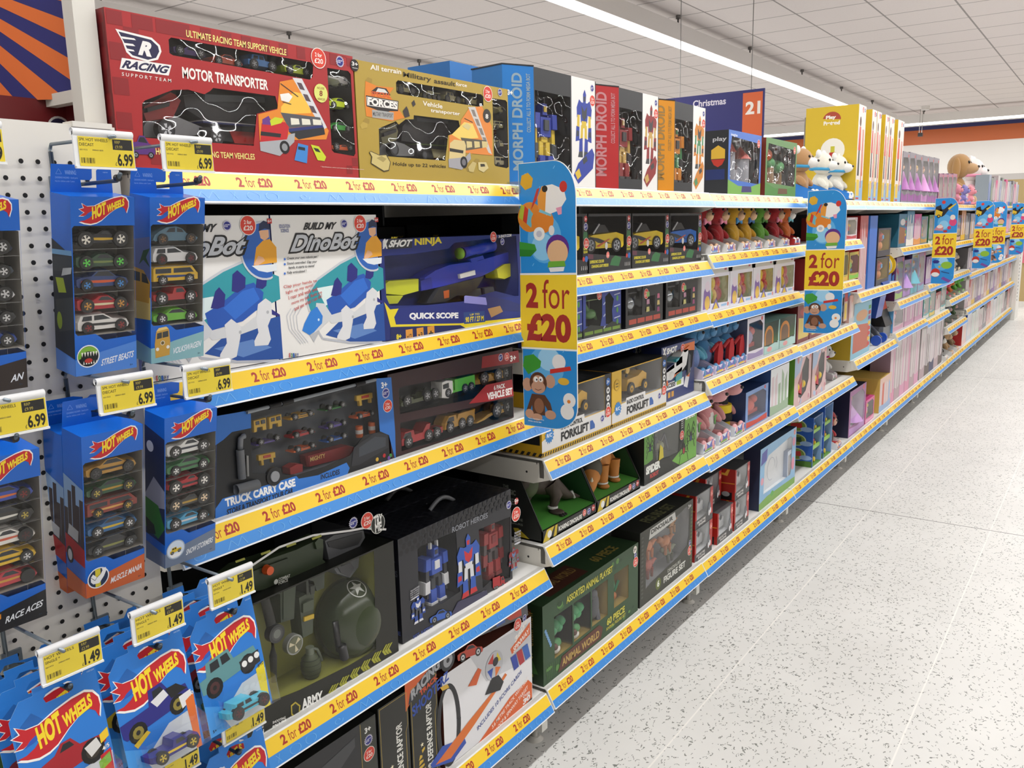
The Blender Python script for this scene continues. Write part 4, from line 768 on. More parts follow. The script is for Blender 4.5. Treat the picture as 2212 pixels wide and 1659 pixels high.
# ================================================================ bay one, second shelf
def dinobot(y0, y1, label):
    C = Carton('toy_box', label, 'toy box', y0, y1, 1.202, 1.437, .07, M('eceae6', .35), M('2a3f8a', .4), 'eceae6', xf=-.014, view='C5', group='white robot dinosaur boxes')
    F = C.F; F.L(1)
    F.p('2f9aa6', [(1012,418),(1192,505),(1198,640),(900,800),(700,800),(665,700),(740,585),(900,470)]).p('dff0ee', [(740,640),(850,620),(900,700),(800,760)]); F.L(2).p('1f4f9e', [(800,960),(930,830),(1195,740),(1208,1000),(980,1008)]).p('5f86c4', [(850,930),(1050,880),(1150,930),(1000,985)]); F.ln('c9ccd2', [(1010,412),(900,468),(742,582),(664,700),(690,800)], .004).ln('b9bcc4', [(690,840),(780,985),(960,1012),(1208,1012)], .004)
    F.L(3).p('d6d8da', [(800,820),(1000,800),(1130,690),(1110,800),(960,860),(840,880)]).p('2257b4', [(805,720),(880,670),(1000,560),(1060,540),(1110,600),(1100,680),(1000,770),(830,825)]).L(4).p('2f6fd0', [(900,690),(1000,590),(1060,570),(1090,640),(960,760)])
    for P in ([(835,690),(860,590),(880,565),(912,610),(905,680),(870,695)], [(945,590),(950,490),(975,465),(1018,510),(1015,570),(975,600)], [(1070,570),(1075,520),(1135,465),(1125,560),(1105,580)], [(1150,700),(1195,735),(1190,745),(1140,728)]): F.L(5).p('26297e', P)
    F.L(5).p('dfe0e2', [(1080,670),(1120,635),(1150,660),(1152,740),(1130,800),(1145,880),(1130,915),(1060,920),(1058,890),(1080,840),(1070,760)]).p('dfe0e2', [(905,790),(940,755),(990,800),(985,870),(965,980),(930,998),(878,985),(880,965),(915,900),(912,850)]).p('d2d5d8', [(735,740),(790,745),(840,820),(830,855),(760,920),(720,950)]).L(6).p('2f7fd6', [(695,800),(740,765),(780,830),(775,880),(720,940),(690,960),(640,930),(655,880)]).c_('cfe6fa', 752, 855, 9).p('b9bcc0', [(690,960),(760,930),(720,1010)]); F.c_('b4b6ba', 985, 835, 10).c_('b4b6ba', 1130, 718, 10)
    for i in range(4): F.L(1).ln('c9ccd4', [(640-i*26,760+i*6),(600-i*22,830),(610-i*20,920),(680-i*16,1010+i*4)], .0012)
    # round inset with a child in a cap
    a = F.uv((1118,350)); R = .047; y1_ = C.y1-.001
    def half(r): return [(min(p[0], y1_), p[1]) for p in F.ring(a[0], a[1], r, n=36)]
    F.L(7).pu('c9cdd4', half(R)); F.L(8).pu('2a62b6', half(R*.93)); F.L(9).p('e9a52c', [(1060,440),(1075,330),(1110,290),(1145,280),(1180,330),(1182,420),(1120,430)]).p('e8b48c', [(1090,230),(1140,225),(1142,270),(1118,290),(1098,275)]).L(10).p('1e2a4e', [(1088,235),(1092,190),(1115,170),(1145,185),(1150,225),(1120,218)]).p('e8b48c', [(1062,430),(1085,380),(1110,390),(1120,410),(1075,445)]).L(10).p('e3e9ee', [(1050,440),(1182,430),(1180,470),(1130,480),(1085,470)])
    F.L(2).t('2a3f8a', 'EDUCATION', 482, 205, 556, 228, .01).t('2a3f8a', 'SCIENCE', 492, 235, 548, 258, .01).t3('1c1c1e', 'BUILD MY', (645,243), (866,238), (656,192), .04, .2)
    F.L(3).t3('141416', 'DinoBot', (543,407), (1018,382), (575,262), .10, .15).L(4).t3('c4c8ce', 'DinoBot', (556,394), (1005,370), (586,276), .035, .15)
    for i, (t, y) in enumerate((('Create your own robotic pet !', 450), ('Sound controlled. Clap your', 484), ('hands, it starts to move!', 512), ('Fully articulated !', 548))): F.L(2).t3('26262a', t, (535+(10 if i == 2 else 0), y), (748-(0, 8, 25, 80)[i], y-14), (535+(10 if i == 2 else 0), y-22), .015, .2); (i != 2) and F.c_('2f6fd0', 520, y-8, 8)
    for i, (t, x0, y0_, x1, y1__) in enumerate((('Clap your hands to', 515,648,740,602), ('light up my eyes!', 530,686,715,632), ('I roar and walk and', 548,720,742,655), ('move my tail. Build me', 568,760,775,680), ('and see what I can do!', 588,795,775,702))): F.t3('c2403a', t, (x0,y0_), (x1,y1__), (x0-4,y0_-26), .005)
    F.L(9); sticker(F, 1033, 198, 56); F.L(8); pricestar(F, 925, 200, 34); F.L(9).r('b92a26', 1133, 158, 1158, 188).L(10).t('f0e6e0', '6+', 1136, 164, 1155, 182)
    for i, (ch, cc) in enumerate(zip('goley', ('c23a3a', '3a8a4a', '2a5fae', '6a6a6e', '2a3f8a'))): F.L(2).t(cc, ch, 546+i*14, 1084, 559+i*14, 1112, .02)
    C.done(); return C.root
dA = dinobot(.9185, 1.160, 'white robot dinosaur box beside the blue blaster box')
dup(dA, (0, -.2445, 0), 'white robot dinosaur box next to the pegboard, partly behind a toy car pack')
# blaster in its open tray
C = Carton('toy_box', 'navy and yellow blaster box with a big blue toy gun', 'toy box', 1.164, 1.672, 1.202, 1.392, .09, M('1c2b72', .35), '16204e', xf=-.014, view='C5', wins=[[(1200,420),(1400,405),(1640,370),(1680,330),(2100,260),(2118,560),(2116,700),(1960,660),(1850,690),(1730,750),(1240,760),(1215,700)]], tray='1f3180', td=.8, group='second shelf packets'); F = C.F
F.L(1).p('d9dade', [(1190,320),(1205,300),(1215,318),(1212,350),(1200,365),(1190,360)]).p('2a2c34', [(1218,308),(1392,298),(1390,365),(1215,375)]).L(2).t3('e6e6e2', 'SHOT', (1228,362), (1385,355), (1238,312), .05, .2).t3('e6e6e2', 'X', (1188,372), (1226,370), (1190,308), .08, .1).t3('d9c62c', 'NINJA', (1408,362), (1594,346), (1408,302), .04).t3('d9c62c', 'ZURU', (1246,303), (1288,300), (1246,291), .02).t3('e6e6e2', 'X-SHOT.COM', (1980,298), (2068,288), (1980,278), .03)
F.L(1).p('e9d52c', [(1200,735),(1240,785),(2135,690),(2135,870),(1800,935),(1716,893),(1245,910)]).L(2).p('20307e', [(1300,775),(2130,690),(2130,840),(1720,880),(1280,888),(1268,838)]).L(3).t3('f2f2f0', 'QUICK SCOPE', (1372,858), (1706,852), (1372,808), .05); F.L(2).p('16235c', [(1245,905),(1720,892),(1790,930),(1240,1005)]); F.L(3).p('2a4a8a', [(1742,805),(1885,795),(1890,870),(1745,885)]).L(4).t3('e9d52c', '90 FT / 27 M', (1755,875), (1878,862), (1755,838), .03).t3('e9d52c', 'UP TO', (1785,828), (1850,822), (1785,815), .02)
for i, t in enumerate(('x12', 'x3', '+')): F.L(3).r('e0993c', 1346+i*74, 925-i*11, 1396+i*74, 992-i*11).L(4).t('1c1c1e', t, 1354+i*74, 955-i*11, 1388+i*74, 985-i*11, .03)
F.L(3).t('e9d52c', '8+', 1282, 955, 1318, 985, .05); F.L(4); sticker(F, 1945, 290, 34); pricestar(F, 2006, 322, 26)
S = C.S; S.view = None; S.L(1).pu('e9d52c', [(-.1, 1.21), (-.016, 1.21), (-.016, 1.262), (-.06, 1.25), (-.1, 1.255)]).L(2).tu('16235c', 'NINJA', (-.09, 1.216), (.06, 0), (0, .015), .04)
GUN = [('2436b8', [(1465,570),(1540,520),(1640,480),(1850,450),(2118,372),(2118,440),(1950,520),(1870,560),(1640,620),(1470,660)]), ('1d2c9c', [(1445,590),(1520,565),(1530,640),(1450,660)]), ('2436b8', [(1780,440),(1870,415),(1880,440),(1790,465)]), ('26282e', [(1560,640),(1640,615),(1880,555),(1830,640),(1760,690),(1690,690),(1610,735),(1500,745)]), ('d9d52c', [(1955,510),(2010,475),(2118,462),(2118,530),(2010,580),(1965,570)]), ('e9e9e4', [(1700,545),(1808,515),(1812,548),(1705,575)])]
slab(C, 'toy_blaster', 'C5', .03, .035, GUN); slab(C, 'blaster_trigger', 'C5', .026, .01, [('c9602c', [(1605,660),(1645,650),(1645,705),(1610,712)])]); b = MB(); A_ = Vector((C.xf-.016, *yz('C5', 1720, 400, C.xf-.02))); B_2 = Vector((C.xf-.016, *yz('C5', 1930, 350, C.xf-.02))); b.tube([A_, A_.lerp(B_2, .2), A_.lerp(B_2, .45), A_.lerp(B_2, .5), B_2], [.0125, .0105, .0095, .0115, .0125], M('2436b8', .3), 14); b.tube([A_+(A_-B_2)*.04, A_+(A_-B_2)*.09], .012, M('7fb82c', .3), 14); b.build('blaster_scope', C.root)
slab(C, 'dart_rail', 'C5', .028, .02, [('d4d92c', [(1205,610),(1230,590),(1440,575),(1440,660),(1330,690),(1210,680)]), ('c9cf2c', [(1205,690),(1330,690),(1290,745),(1215,750)])]); slab(C, 'dart_cans', 'C5', .03, .02, [('3a3f48', [(1760,650),(1860,640),(1870,700),(1770,720)]), ('3a3f48', [(1880,640),(1945,630),(1955,680),(1885,700)])])
F.L(5).p('8f8fd6', [(1745,695),(1755,690),(1900,705),(1900,755),(1745,740)]).p('26306e', [(1890,690),(2040,720),(2125,750),(2125,800),(2000,790),(1905,770)]).p('b08a5c', [(1905,780),(1990,760),(2010,800),(1930,840)]); C.done()
for i in range(3):
    C = Carton('toy_box', 'black car box at the back of the second shelf, %s of three behind the blaster' % ('left', 'middle', 'right')[i], 'toy box', 1.30+i*.13, 1.42+i*.13, 1.206, 1.41+.004*i, .1, M('18181a', .5), xf=-.3, group='black boxes behind the blaster'); C.F.L(1).tu('b9a63a', 'SONIC', (1.395+i*.13, 1.385), (.02, 0), (0, .008), .02); C.done()
# ================================================================ bay one, middle shelf
C = Carton('toy_box', 'black and blue truck carry case box with toy cars behind clear plastic', 'toy box', .70, 1.165, .972, 1.130, .09, M('16181b', .4), '101113', xf=-.014, view='C6', wins=[[(262,420),(1062,212),(1092,540),(990,560),(900,690),(740,760),(560,815),(280,800)]], tray='41464d', td=.5, wavy=.012, group='middle shelf packets'); F = C.F; F.L(1)
F.p('2f6fc0', [(45,440),(230,408),(270,425),(272,515),(150,540),(95,590),(45,625)]).p('2f6fc0', [(1068,200),(1165,192),(1190,540),(1195,740),(1150,560),(1092,535)]).p('2f74c8', [(45,1030),(90,965),(560,820),(575,838),(700,815),(880,735),(900,770),(870,850),(700,920),(480,1000),(45,1130)])
F.L(2).t3('f2f2f0', 'TRUCK CARRY CASE', (110,1020), (556,885), (104,966), .05).t3('17181b', 'STORE & TRANSPORT YOUR CAR', (118,1072), (540,930), (114,1035), .04, .15).t3('17181b', 'COLLECTION IN THIS AWESOME TRUCK', (66,1128), (582,948), (62,1090), .04, .15).t3('17181b', 'INCLUDES', (715,845), (838,808), (712,812), .03, .15).t3('17181b', '9 VEHICLES & 6 ACCESSORIES', (705,905), (838,862), (702,880), .01)
F.t('f2f2f0', '3+', 1100, 225, 1140, 255, .04); F.L(3); pricestar(F, 1130, 292, 36); sticker(F, 1142, 374, 38)
F.L(2).p('2a2b30', [(925,640),(1060,545),(1140,555),(1145,640),(960,750),(910,760)]).L(3).p('3c4148', [(960,640),(1060,570),(1130,575),(1130,630),(960,700)]); [F.c_(c, x, y, 13) for c, x, y in (('c9a43a',1075,715),('d8602c',1095,745),('2f5fb0',1130,735),('3a8a3a',1160,690),('b02a2c',1120,690),('6a4a9a',1150,705))]
toys = [('coupe',(520,475),(680,400),'c9972c'),('coupe',(742,412),(882,362),'2f7a34'),('coupe',(530,590),(685,515),'a82a2e'),('coupe',(750,530),(890,462),'4f3f8a'),('coupe',(300,635),(470,570),'4f3f8a'),('coupe',(540,680),(692,612),'d8652c'),('coupe',(752,615),(892,552),'2a5fae'),('coupe',(942,465),(1065,400),'d8602c')]
for kd, bl, tr, col in toys: toyp(C, 'C6', kd, bl, tr, col, width=.02, deco='2a2020' if col in ('c9972c', 'd8652c', 'd8602c') else None)
for i, x in enumerate((288, 386)): slab(C, 'toy_barrier', 'C6', .018, .006, [('c9a23a', [(x,470-i*22),(x+80,448-i*22),(x+84,525-i*22),(x+60,530-i*22),(x+58,505-i*22),(x+22,512-i*22),(x+20,540-i*22),(x+4,545-i*22)]), ('41464d', [(x+12,475-i*22),(x+34,469-i*22),(x+36,492-i*22),(x+14,497-i*22)]), ('41464d', [(x+46,466-i*22),(x+68,460-i*22),(x+70,484-i*22),(x+48,489-i*22)])])
for x, y in ((945, 310), (320, 690)): slab(C, 'toy_stop_gate', 'C6', .018, .006, [('c9a23a', [(x,y),(x+108,y-22),(x+110,y+12),(x+96,y+14),(x+98,y+44),(x+86,y+46),(x+84,y+18),(x+30,y+28),(x+34,y+62),(x+20,y+66),(x+16,y+32),(x,y+34)]), ('b3382c', [(x+30,y+2),(x+76,y-8),(x+77,y+8),(x+31,y+18)])])
b = MB()
for x, y in ((966, 540), (1048, 515)): a = yz('C6', x, y, C.xf-.02); q = yz('C6', x, y-42, C.xf-.02); h = q[1]-a[1]; b.cyl('z', (C.xf-.022, a[0], a[1]-h*.8), h*.55, h*1.7, 'd8692c', 14); b.cyl('z', (C.xf-.022, a[0], a[1]-h*.25), h*.57, h*.6, 'e9e4de', 14)
b.build('toy_barrels', C.root)
slab(C, 'toy_lorry', 'C6', .022, .02, [('8a2428', [(628,695),(890,625),(935,635),(935,690),(640,765)]), ('a82a2e', [(515,770),(560,745),(600,745),(600,800),(520,812)])]); b = MB(); Face(b, 'x', C.xf-.0195).tu('d9b46a', 'MIGHTY', yz('C6', 650, 730, C.xf-.0195), tuple(Vector(yz('C6', 745, 703, C.xf-.0195))-Vector(yz('C6', 650, 730, C.xf-.0195))), (0, .008), .02); b.build('lorry_lettering', C.root)
b = MB(); a = [Vector((C.xf+.004, *yz('C6', x, y, C.xf))) for x, y in ((215,565),(195,580),(192,650),(205,835))]; b.tube([a[0]+Vector((0,.002,0)), a[0], a[1], a[2]], .0045, M('7c7f84', .35)); b.tube([a[2], a[3]], .0065, M('7c7f84', .35), 12); b.tube([Vector((C.xf+.003, *yz('C6', 240, 690, C.xf))), Vector((C.xf+.003, *yz('C6', 244, 820, C.xf)))], .002, M('b9b9b6', .3)); b.build('exhaust_stack', C.root)
b = MB(); a = yz('C6', 418, 822, C.xf); b.cyl('x', (C.xf-.004, *a), .016, .006, '1c1c1e', 24); b.cyl('x', (C.xf+.002, *a), .009, .002, '8a8c90', 20); b.build('truck_wheel', C.root); b = MB(); a = Vector((C.xf+.006, *yz('C6', 160, 905, C.xf))); e = Vector((C.xf+.006, *yz('C6', 300, 870, C.xf))); b.tube([a, e], .0085, M('55585c', .35), 14); b.build('fuel_tank', C.root)
b = MB(); a = Vector((C.xf+.002, *yz('C6', 240, 415, C.xf))); e = Vector((C.xf+.002, *yz('C6', 1060, 207, C.xf))); b.tube([a, e], .003, M('8e9398', .3)); [b.tube([a.lerp(e, t), a.lerp(e, t+.08)], .0045, M('141416', .4)) for t in (.15, .24, .82)]; b.build('case_hinge', C.root); C.done()
C = Carton('toy_box', 'maroon six pack vehicle set box with two rows of toy lorries', 'toy box', 1.170, 1.583, .972, 1.137, .09, M('32191b', .4), '251416', xf=-.014, view='C6', wins=[[(1212,262),(1250,248),(1935,120),(1948,205),(1775,245),(1770,300),(1660,335),(1222,425)], [(1222,482),(1700,380),(1780,350),(1950,320),(1955,440),(1500,590),(1232,662)]], tray='22262a', td=.55, wavy=.006, group='middle shelf packets'); F = C.F
F.L(1).p('8e2428', [(1745,60),(1975,20),(1980,95),(1740,135)]).p('a3262b', [(1770,240),(1935,205),(1945,310),(1790,345),(1660,360)]).p('8e2428', [(1545,625),(1985,470),(1985,495),(1500,680)]).L(2).t3('f2eeea', '6 PACK', (1820,275), (1892,258), (1818,245), .04).t3('f2eeea', 'VEHICLE SET', (1778,338), (1938,300), (1775,292), .05).t('f2eeea', '3+', 1922, 55, 1960, 85, .04); F.L(2); pricestar(F, 1862, 66, 26); sticker(F, 1901, 60, 24)
for kd, bl, tr, col, fl, kw in (('crane',(1222,392),(1490,262),'4a5034',True,{}),('lorry',(1484,330),(1705,170),'5cb83a',True,{}),('dump',(1712,255),(1944,128),'b0842f',True,{}),('crane',(1228,655),(1500,455),'a8262b',True,{}),('dump',(1502,555),(1702,385),'b8892c',True,{}),('loader',(1705,490),(1942,340),'b58a2e',True,{})): toyp(C, 'C6', kd, bl, tr, col, flip=fl, width=.03, **kw)
slab(C, 'lorry_cab', 'C6', .0125, .03, [('e6e4e0', [(1488,225),(1515,212),(1558,212),(1560,285),(1530,328),(1488,325)]), ('22262a', [(1494,240),(1530,226),(1532,258),(1496,268)])]); T = C.T; handle(C, 1.36, -.06, M('8a8a3a', .4), .07, .008); C.done()
# ================================================================ bay one, fourth shelf
C = Carton('toy_box', 'olive army special ops set box with helmet and toy gun', 'toy box', .72, 1.163, .571, .806, .1, M('1d1e17', .45), '131410', xf=-.014, view='C9', wins=[[(60,482),(90,480),(300,345),(560,285),(830,250),(850,960),(700,1050),(400,1200),(150,1300),(60,1345)]], tray='85863c', td=.85, wavy=.0, group='fourth shelf packets'); F = C.F
F.L(1).ln('d9d9d6', [(-60,560),(90,488),(280,360),(480,290),(700,262),(790,245),(810,250),(910,255)], .004).L(2).t3('f0f0ec', 'ARMY', (415,1318), (538,1262), (412,1256), .05).t3('d9d9d4', 'SPECIAL OPS SET', (415,1345), (540,1278), (414,1330), .01).t3('f0f0ec', 'SHOOTING', (242,1400), (318,1368), (242,1385), .02).t3('f0f0ec', 'SOUNDS', (240,1440), (320,1398), (240,1410), .05).t3('f0f0ec', 'LOADING', (125,1450), (188,1420), (125,1438), .02).t3('f0f0ec', 'ACTION', (112,1495), (190,1455), (112,1468), .05)
for i in range(6):
    x, y = 570+i*63, 1215-i*48
    for j in range(3): F.p('a3a33a', [(x+j*15,y-j*6),(x+22+j*15,y-42-j*6),(x+32+j*15,y-46-j*6),(x+12+j*15,y-8-j*6),(x+28+j*15,y+16-j*6),(x+16+j*15,y+20-j*6)])
F.p('b3a23a', [(348,1290),(375,1268),(405,1290),(400,1340),(376,1368),(350,1345)]).L(3).p('26271e', [(355,1296),(375,1278),(397,1296),(394,1335),(376,1356),(357,1338)])
F.L(3); pricestar(F, 716, 216, 36); sticker(F, 797, 203, 46); F.c_('d9d9d0', 860, 222, 58).L(4).c_('1d1e17', 860, 222, 54).L(5).t('f0f0ec', 'TRY', 835, 180, 888, 220, .03).t('f0f0ec', 'ME', 842, 222, 884, 258, .03)
for i in range(4): F.L(1).p('8f8f2e', [(20+i*150,440-i*45),(75+i*150,420-i*45),(80+i*150,432-i*45),(25+i*150,452-i*45)])
slab(C, 'toy_gun', 'C9', .03, .035, [('2f3b26', [(-40,560),(60,480),(380,370),(530,300),(550,340),(545,430),(560,440),(560,470),(430,520),(390,540),(380,600),(370,790),(290,815),(285,640),(190,610),(60,640),(-40,650)]), ('26311f', [(430,520),(550,470),(545,600),(500,620),(480,560),(430,540)]), ('34402a', [(300,600),(365,580),(360,770),(300,790)]), ('2a3522', [(60,520),(330,420),(332,440),(62,545)]), ('38442d', [(480,330),(505,300),(530,310),(530,360),(490,370)])])
b = MB(); a = yz('C9', 216, 495, C.xf-.02); b.cyl('x', (C.xf-.026, *a), .0088, .012, M('d95a26', .35), 18, .0075); b.build('orange_knob', C.root)['label'] = 'orange charging knob'
slab(C, 'orange_trigger', 'C9', .026, .014, [('d95a26', [(222,605),(248,598),(235,640),(218,640)])])
F2 = MB(); f = Face(F2, 'x', C.xf-.0215); f.view = 'C9'; f.t3('c9ccc4', 'COMBAT', (277,560), (345,535), (277,542), .03).t3('c9ccc4', 'FORCE', (277,582), (332,560), (277,563), .03).c_('c9ccc4', 262, 563, 15); F2.build('gun_lettering', C.root)
BLK = M('17181a', .3)
b = MB(); a = [Vector((C.xf-.03, *yz('C9', x, y, C.xf-.03))) for x, y in ((195,660),(225,780),(240,850),(245,1000),(250,1150))]; b.tube(a, [.008, .009, .009, .007, .005], M('2a2b26', .6), 10); q = yz('C9', 238, 858, C.xf-.03); b.cyl('x', (C.xf-.03, *q), .0165, .014, BLK, 24); f = Face(b, 'x', C.xf-.016); f.pu('3d403c', f.ring(*q, .012)); f.L(1).pu('6d706a', f.ring(*q, .008)); b.build('toy_watch', C.root)
b = MB(); q = yz('C9', 352, 925, C.xf-.03); b.cyl('x', (C.xf-.032, *q), .0185, .012, M('8f918c', .3, .5), 24); f = Face(b, 'x', C.xf-.0195); f.pu('5d6048', f.ring(*q, .0155)); f.L(1); [f.pu('c9c0a0', [q, (q[0]+.014*math.cos(t), q[1]+.014*math.sin(t)), (q[0]+.014*math.cos(t+.6), q[1]+.014*math.sin(t+.6))]) for t in (0.4, 2.5, 4.6)]; b.build('toy_compass', C.root)
slab(C, 'toy_radio', 'C9', .03, .03, [('3a4430', [(395,655),(490,605),(480,870),(420,900)]), ('2a3024', [(435,530),(448,528),(455,640),(440,645)]), ('2a3024', [(460,590),(485,580),(486,630),(462,638)]), ('c9a82c', [(420,770),(480,750),(480,775),(420,796)]), ('4a5440', [(410,690),(475,660),(474,720),(410,745)])])
b = MB(); q = yz('C9', 472, 1060, C.xf-.032); b.ell((C.xf-.034, *q), (.019, .019, .028), M('3a4228', .5), 20, 14)
for j in range(5): b.cyl('z', (C.xf-.034, q[0], q[1]-.02+j*.009), .0193*math.sqrt(max(.05, 1-((-.02+j*.009)/.029)**2)), .001, '262c1c', 18)
b.cyl('z', (C.xf-.034, q[0], q[1]+.024), .008, .014, M('6d7464', .35, .3), 12); b.tube([(C.xf-.034, q[0], q[1]+.036), (C.xf-.028, q[0]+.012, q[1]+.03), (C.xf-.026, q[0]+.02, q[1]+.004)], .003, M('5f6658', .35, .3)); b.build('toy_grenade', C.root)
slab(C, 'toy_mask', 'C9', .035, .03, [('55575a', [(545,320),(600,285),(780,255),(790,300),(760,350),(750,480),(700,545),(620,520),(570,440)]), ('2c2d2f', [(555,330),(770,270),(772,300),(745,345),(640,375),(570,360)]), ('3a3b3e', [(600,440),(640,470),(700,450),(720,480),(690,535),(640,510)])])
b = MB(); q = yz('C9', 745, 800, C.xf-.03); b.ell((C.xf-.055, *q), (.062, .074, .083), M('333d26', .22), 32, 20); b.build('toy_helmet', C.root)
b = MB(); c0 = Vector((C.xf-.055, *q)); 
def hel(t, p_, rr=1.012): return c0+Vector((.062*rr*math.cos(p_)*math.cos(t), .074*rr*math.sin(t), .083*rr*math.sin(p_)*math.cos(t)))
star = [hel(-.02+(.22 if i % 2 == 0 else .09)*math.cos(math.pi*i/5+.3), 1.08+(.26 if i % 2 == 0 else .1)*math.sin(math.pi*i/5+.3)) for i in range(10)]
for i in range(10): b.face([hel(-.02, 1.08, 1.016), star[i], star[(i+1) % 10]], 'b9bcb4')
for i in range(24): t, u = 6.2832*i/24, 6.2832*(i+1)/24; b.face([hel(-.02+.27*math.cos(t), 1.08+.31*math.sin(t)), hel(-.02+.27*math.cos(u), 1.08+.31*math.sin(u)), hel(-.02+.24*math.cos(u), 1.08+.28*math.sin(u)), hel(-.02+.24*math.cos(t), 1.08+.28*math.sin(t))], 'b9bcb4')
b.build('helmet_star', C.root); b = MB(); b.tube([hel(-.9, -.6, 1.05), hel(-1.0, .0, 1.05), hel(-.95, .6, 1.05)], .006, BLK); b.tube([hel(-.7, -.75, 1.1), hel(-.85, -.3, 1.12)], .009, BLK); b.build('helmet_strap', C.root)
slab(C, 'toy_knife', 'C9', .035, .012, [('6d7074', [(70,700),(130,690),(160,960),(110,1010),(85,900)]), ('55585c', [(80,780),(130,765),(140,850),(95,860)])]); slab(C, 'dog_tag', 'C9', .028, .006, [('b9bcc0', [(115,1060),(165,1045),(160,1190),(112,1198)])])
C.done()
def robot(parent, x, cy, z0, h, c1, c2, c3, name='robot_figure', w_=1.0, th=.02):
    """blocky toy robot standing with feet at z0"""
    b = MB(); s = h
    def B(u0, u1, v0, v1, m, t=1.0): b.prism([(cy+u0*s*w_, z0+v0*s), (cy+u1*s*w_, z0+v0*s), (cy+u1*s*w_*.96, z0+v1*s), (cy+u0*s*w_*.96, z0+v1*s)], 'x', x-th*t, x+th*(t-1)*.5, m, cap=.9)
    B(-.13, .13, .48, .74, c1, 1.2); B(-.08, .08, .42, .5, c3); B(-.055, .055, .75, .9, c1, 1.1); B(-.035, .035, .79, .86, c3, 1.2); B(-.06, .06, .56, .7, c2, 1.4)
    for g in (-1, 1):
        B(*sorted((g*.14, g*.26)), .58, .78, c1, 1.3); B(*sorted((g*.17, g*.25)), .4, .6, c3); B(*sorted((g*.16, g*.28)), .22, .42, c2, 1.1); B(*sorted((g*.2, g*.24)), .15, .23, c3)
        B(*sorted((g*.03, g*.13)), .24, .44, c3); B(*sorted((g*.03, g*.17)), .06, .27, c1, 1.3); B(*sorted((g*.02, g*.19)), 0, .07, c2, 1.5); B(*sorted((g*.06, g*.09)), .88, .98, c2, .6)
    return b.build(name, parent)
def robot_print(F, cy, z0, h, c1, c2, c3, w_=1.0, shear=0.0):
    def B(m, *pts): F.pu(m, [(cy+(u*w_+shear*v)*h, z0+v*h) for u, v in pts])
    l0 = F.lay
    for g in (-1, 1):
        B(c3, (g*.04,.24),(g*.15,.24),(g*.13,.46),(g*.03,.46)); B(c1, (g*.03,.06),(g*.2,.04),(g*.19,.26),(g*.05,.28)); B(c2, (g*.02,0),(g*.24,0),(g*.2,.08),(g*.03,.09)); F.L(l0+1)
        B(c1, (g*.13,.62),(g*.32,.56),(g*.34,.7),(g*.24,.82),(g*.13,.78)); B(c3, (g*.2,.42),(g*.31,.42),(g*.3,.6),(g*.2,.6)); B(c1, (g*.19,.24),(g*.36,.22),(g*.34,.44),(g*.2,.43)); B(c2, (g*.22,.3),(g*.33,.29),(g*.32,.38),(g*.22,.37)); F.L(l0)
    F.L(l0+2); B(c1, (-.14,.5),(.14,.5),(.2,.78),(-.2,.78)); B(c3, (-.09,.42),(.09,.42),(.11,.52),(-.11,.52)); F.L(l0+3); B(c2, (-.1,.58),(0,.52),(.1,.58),(.13,.74),(0,.66),(-.13,.74)); B(c1, (-.06,.78),(.06,.78),(.07,.9),(0,.97),(-.07,.9)); F.L(l0+4); B(c2, (-.035,.8),(.035,.8),(.045,.87),(-.045,.87)); F.L(l0)
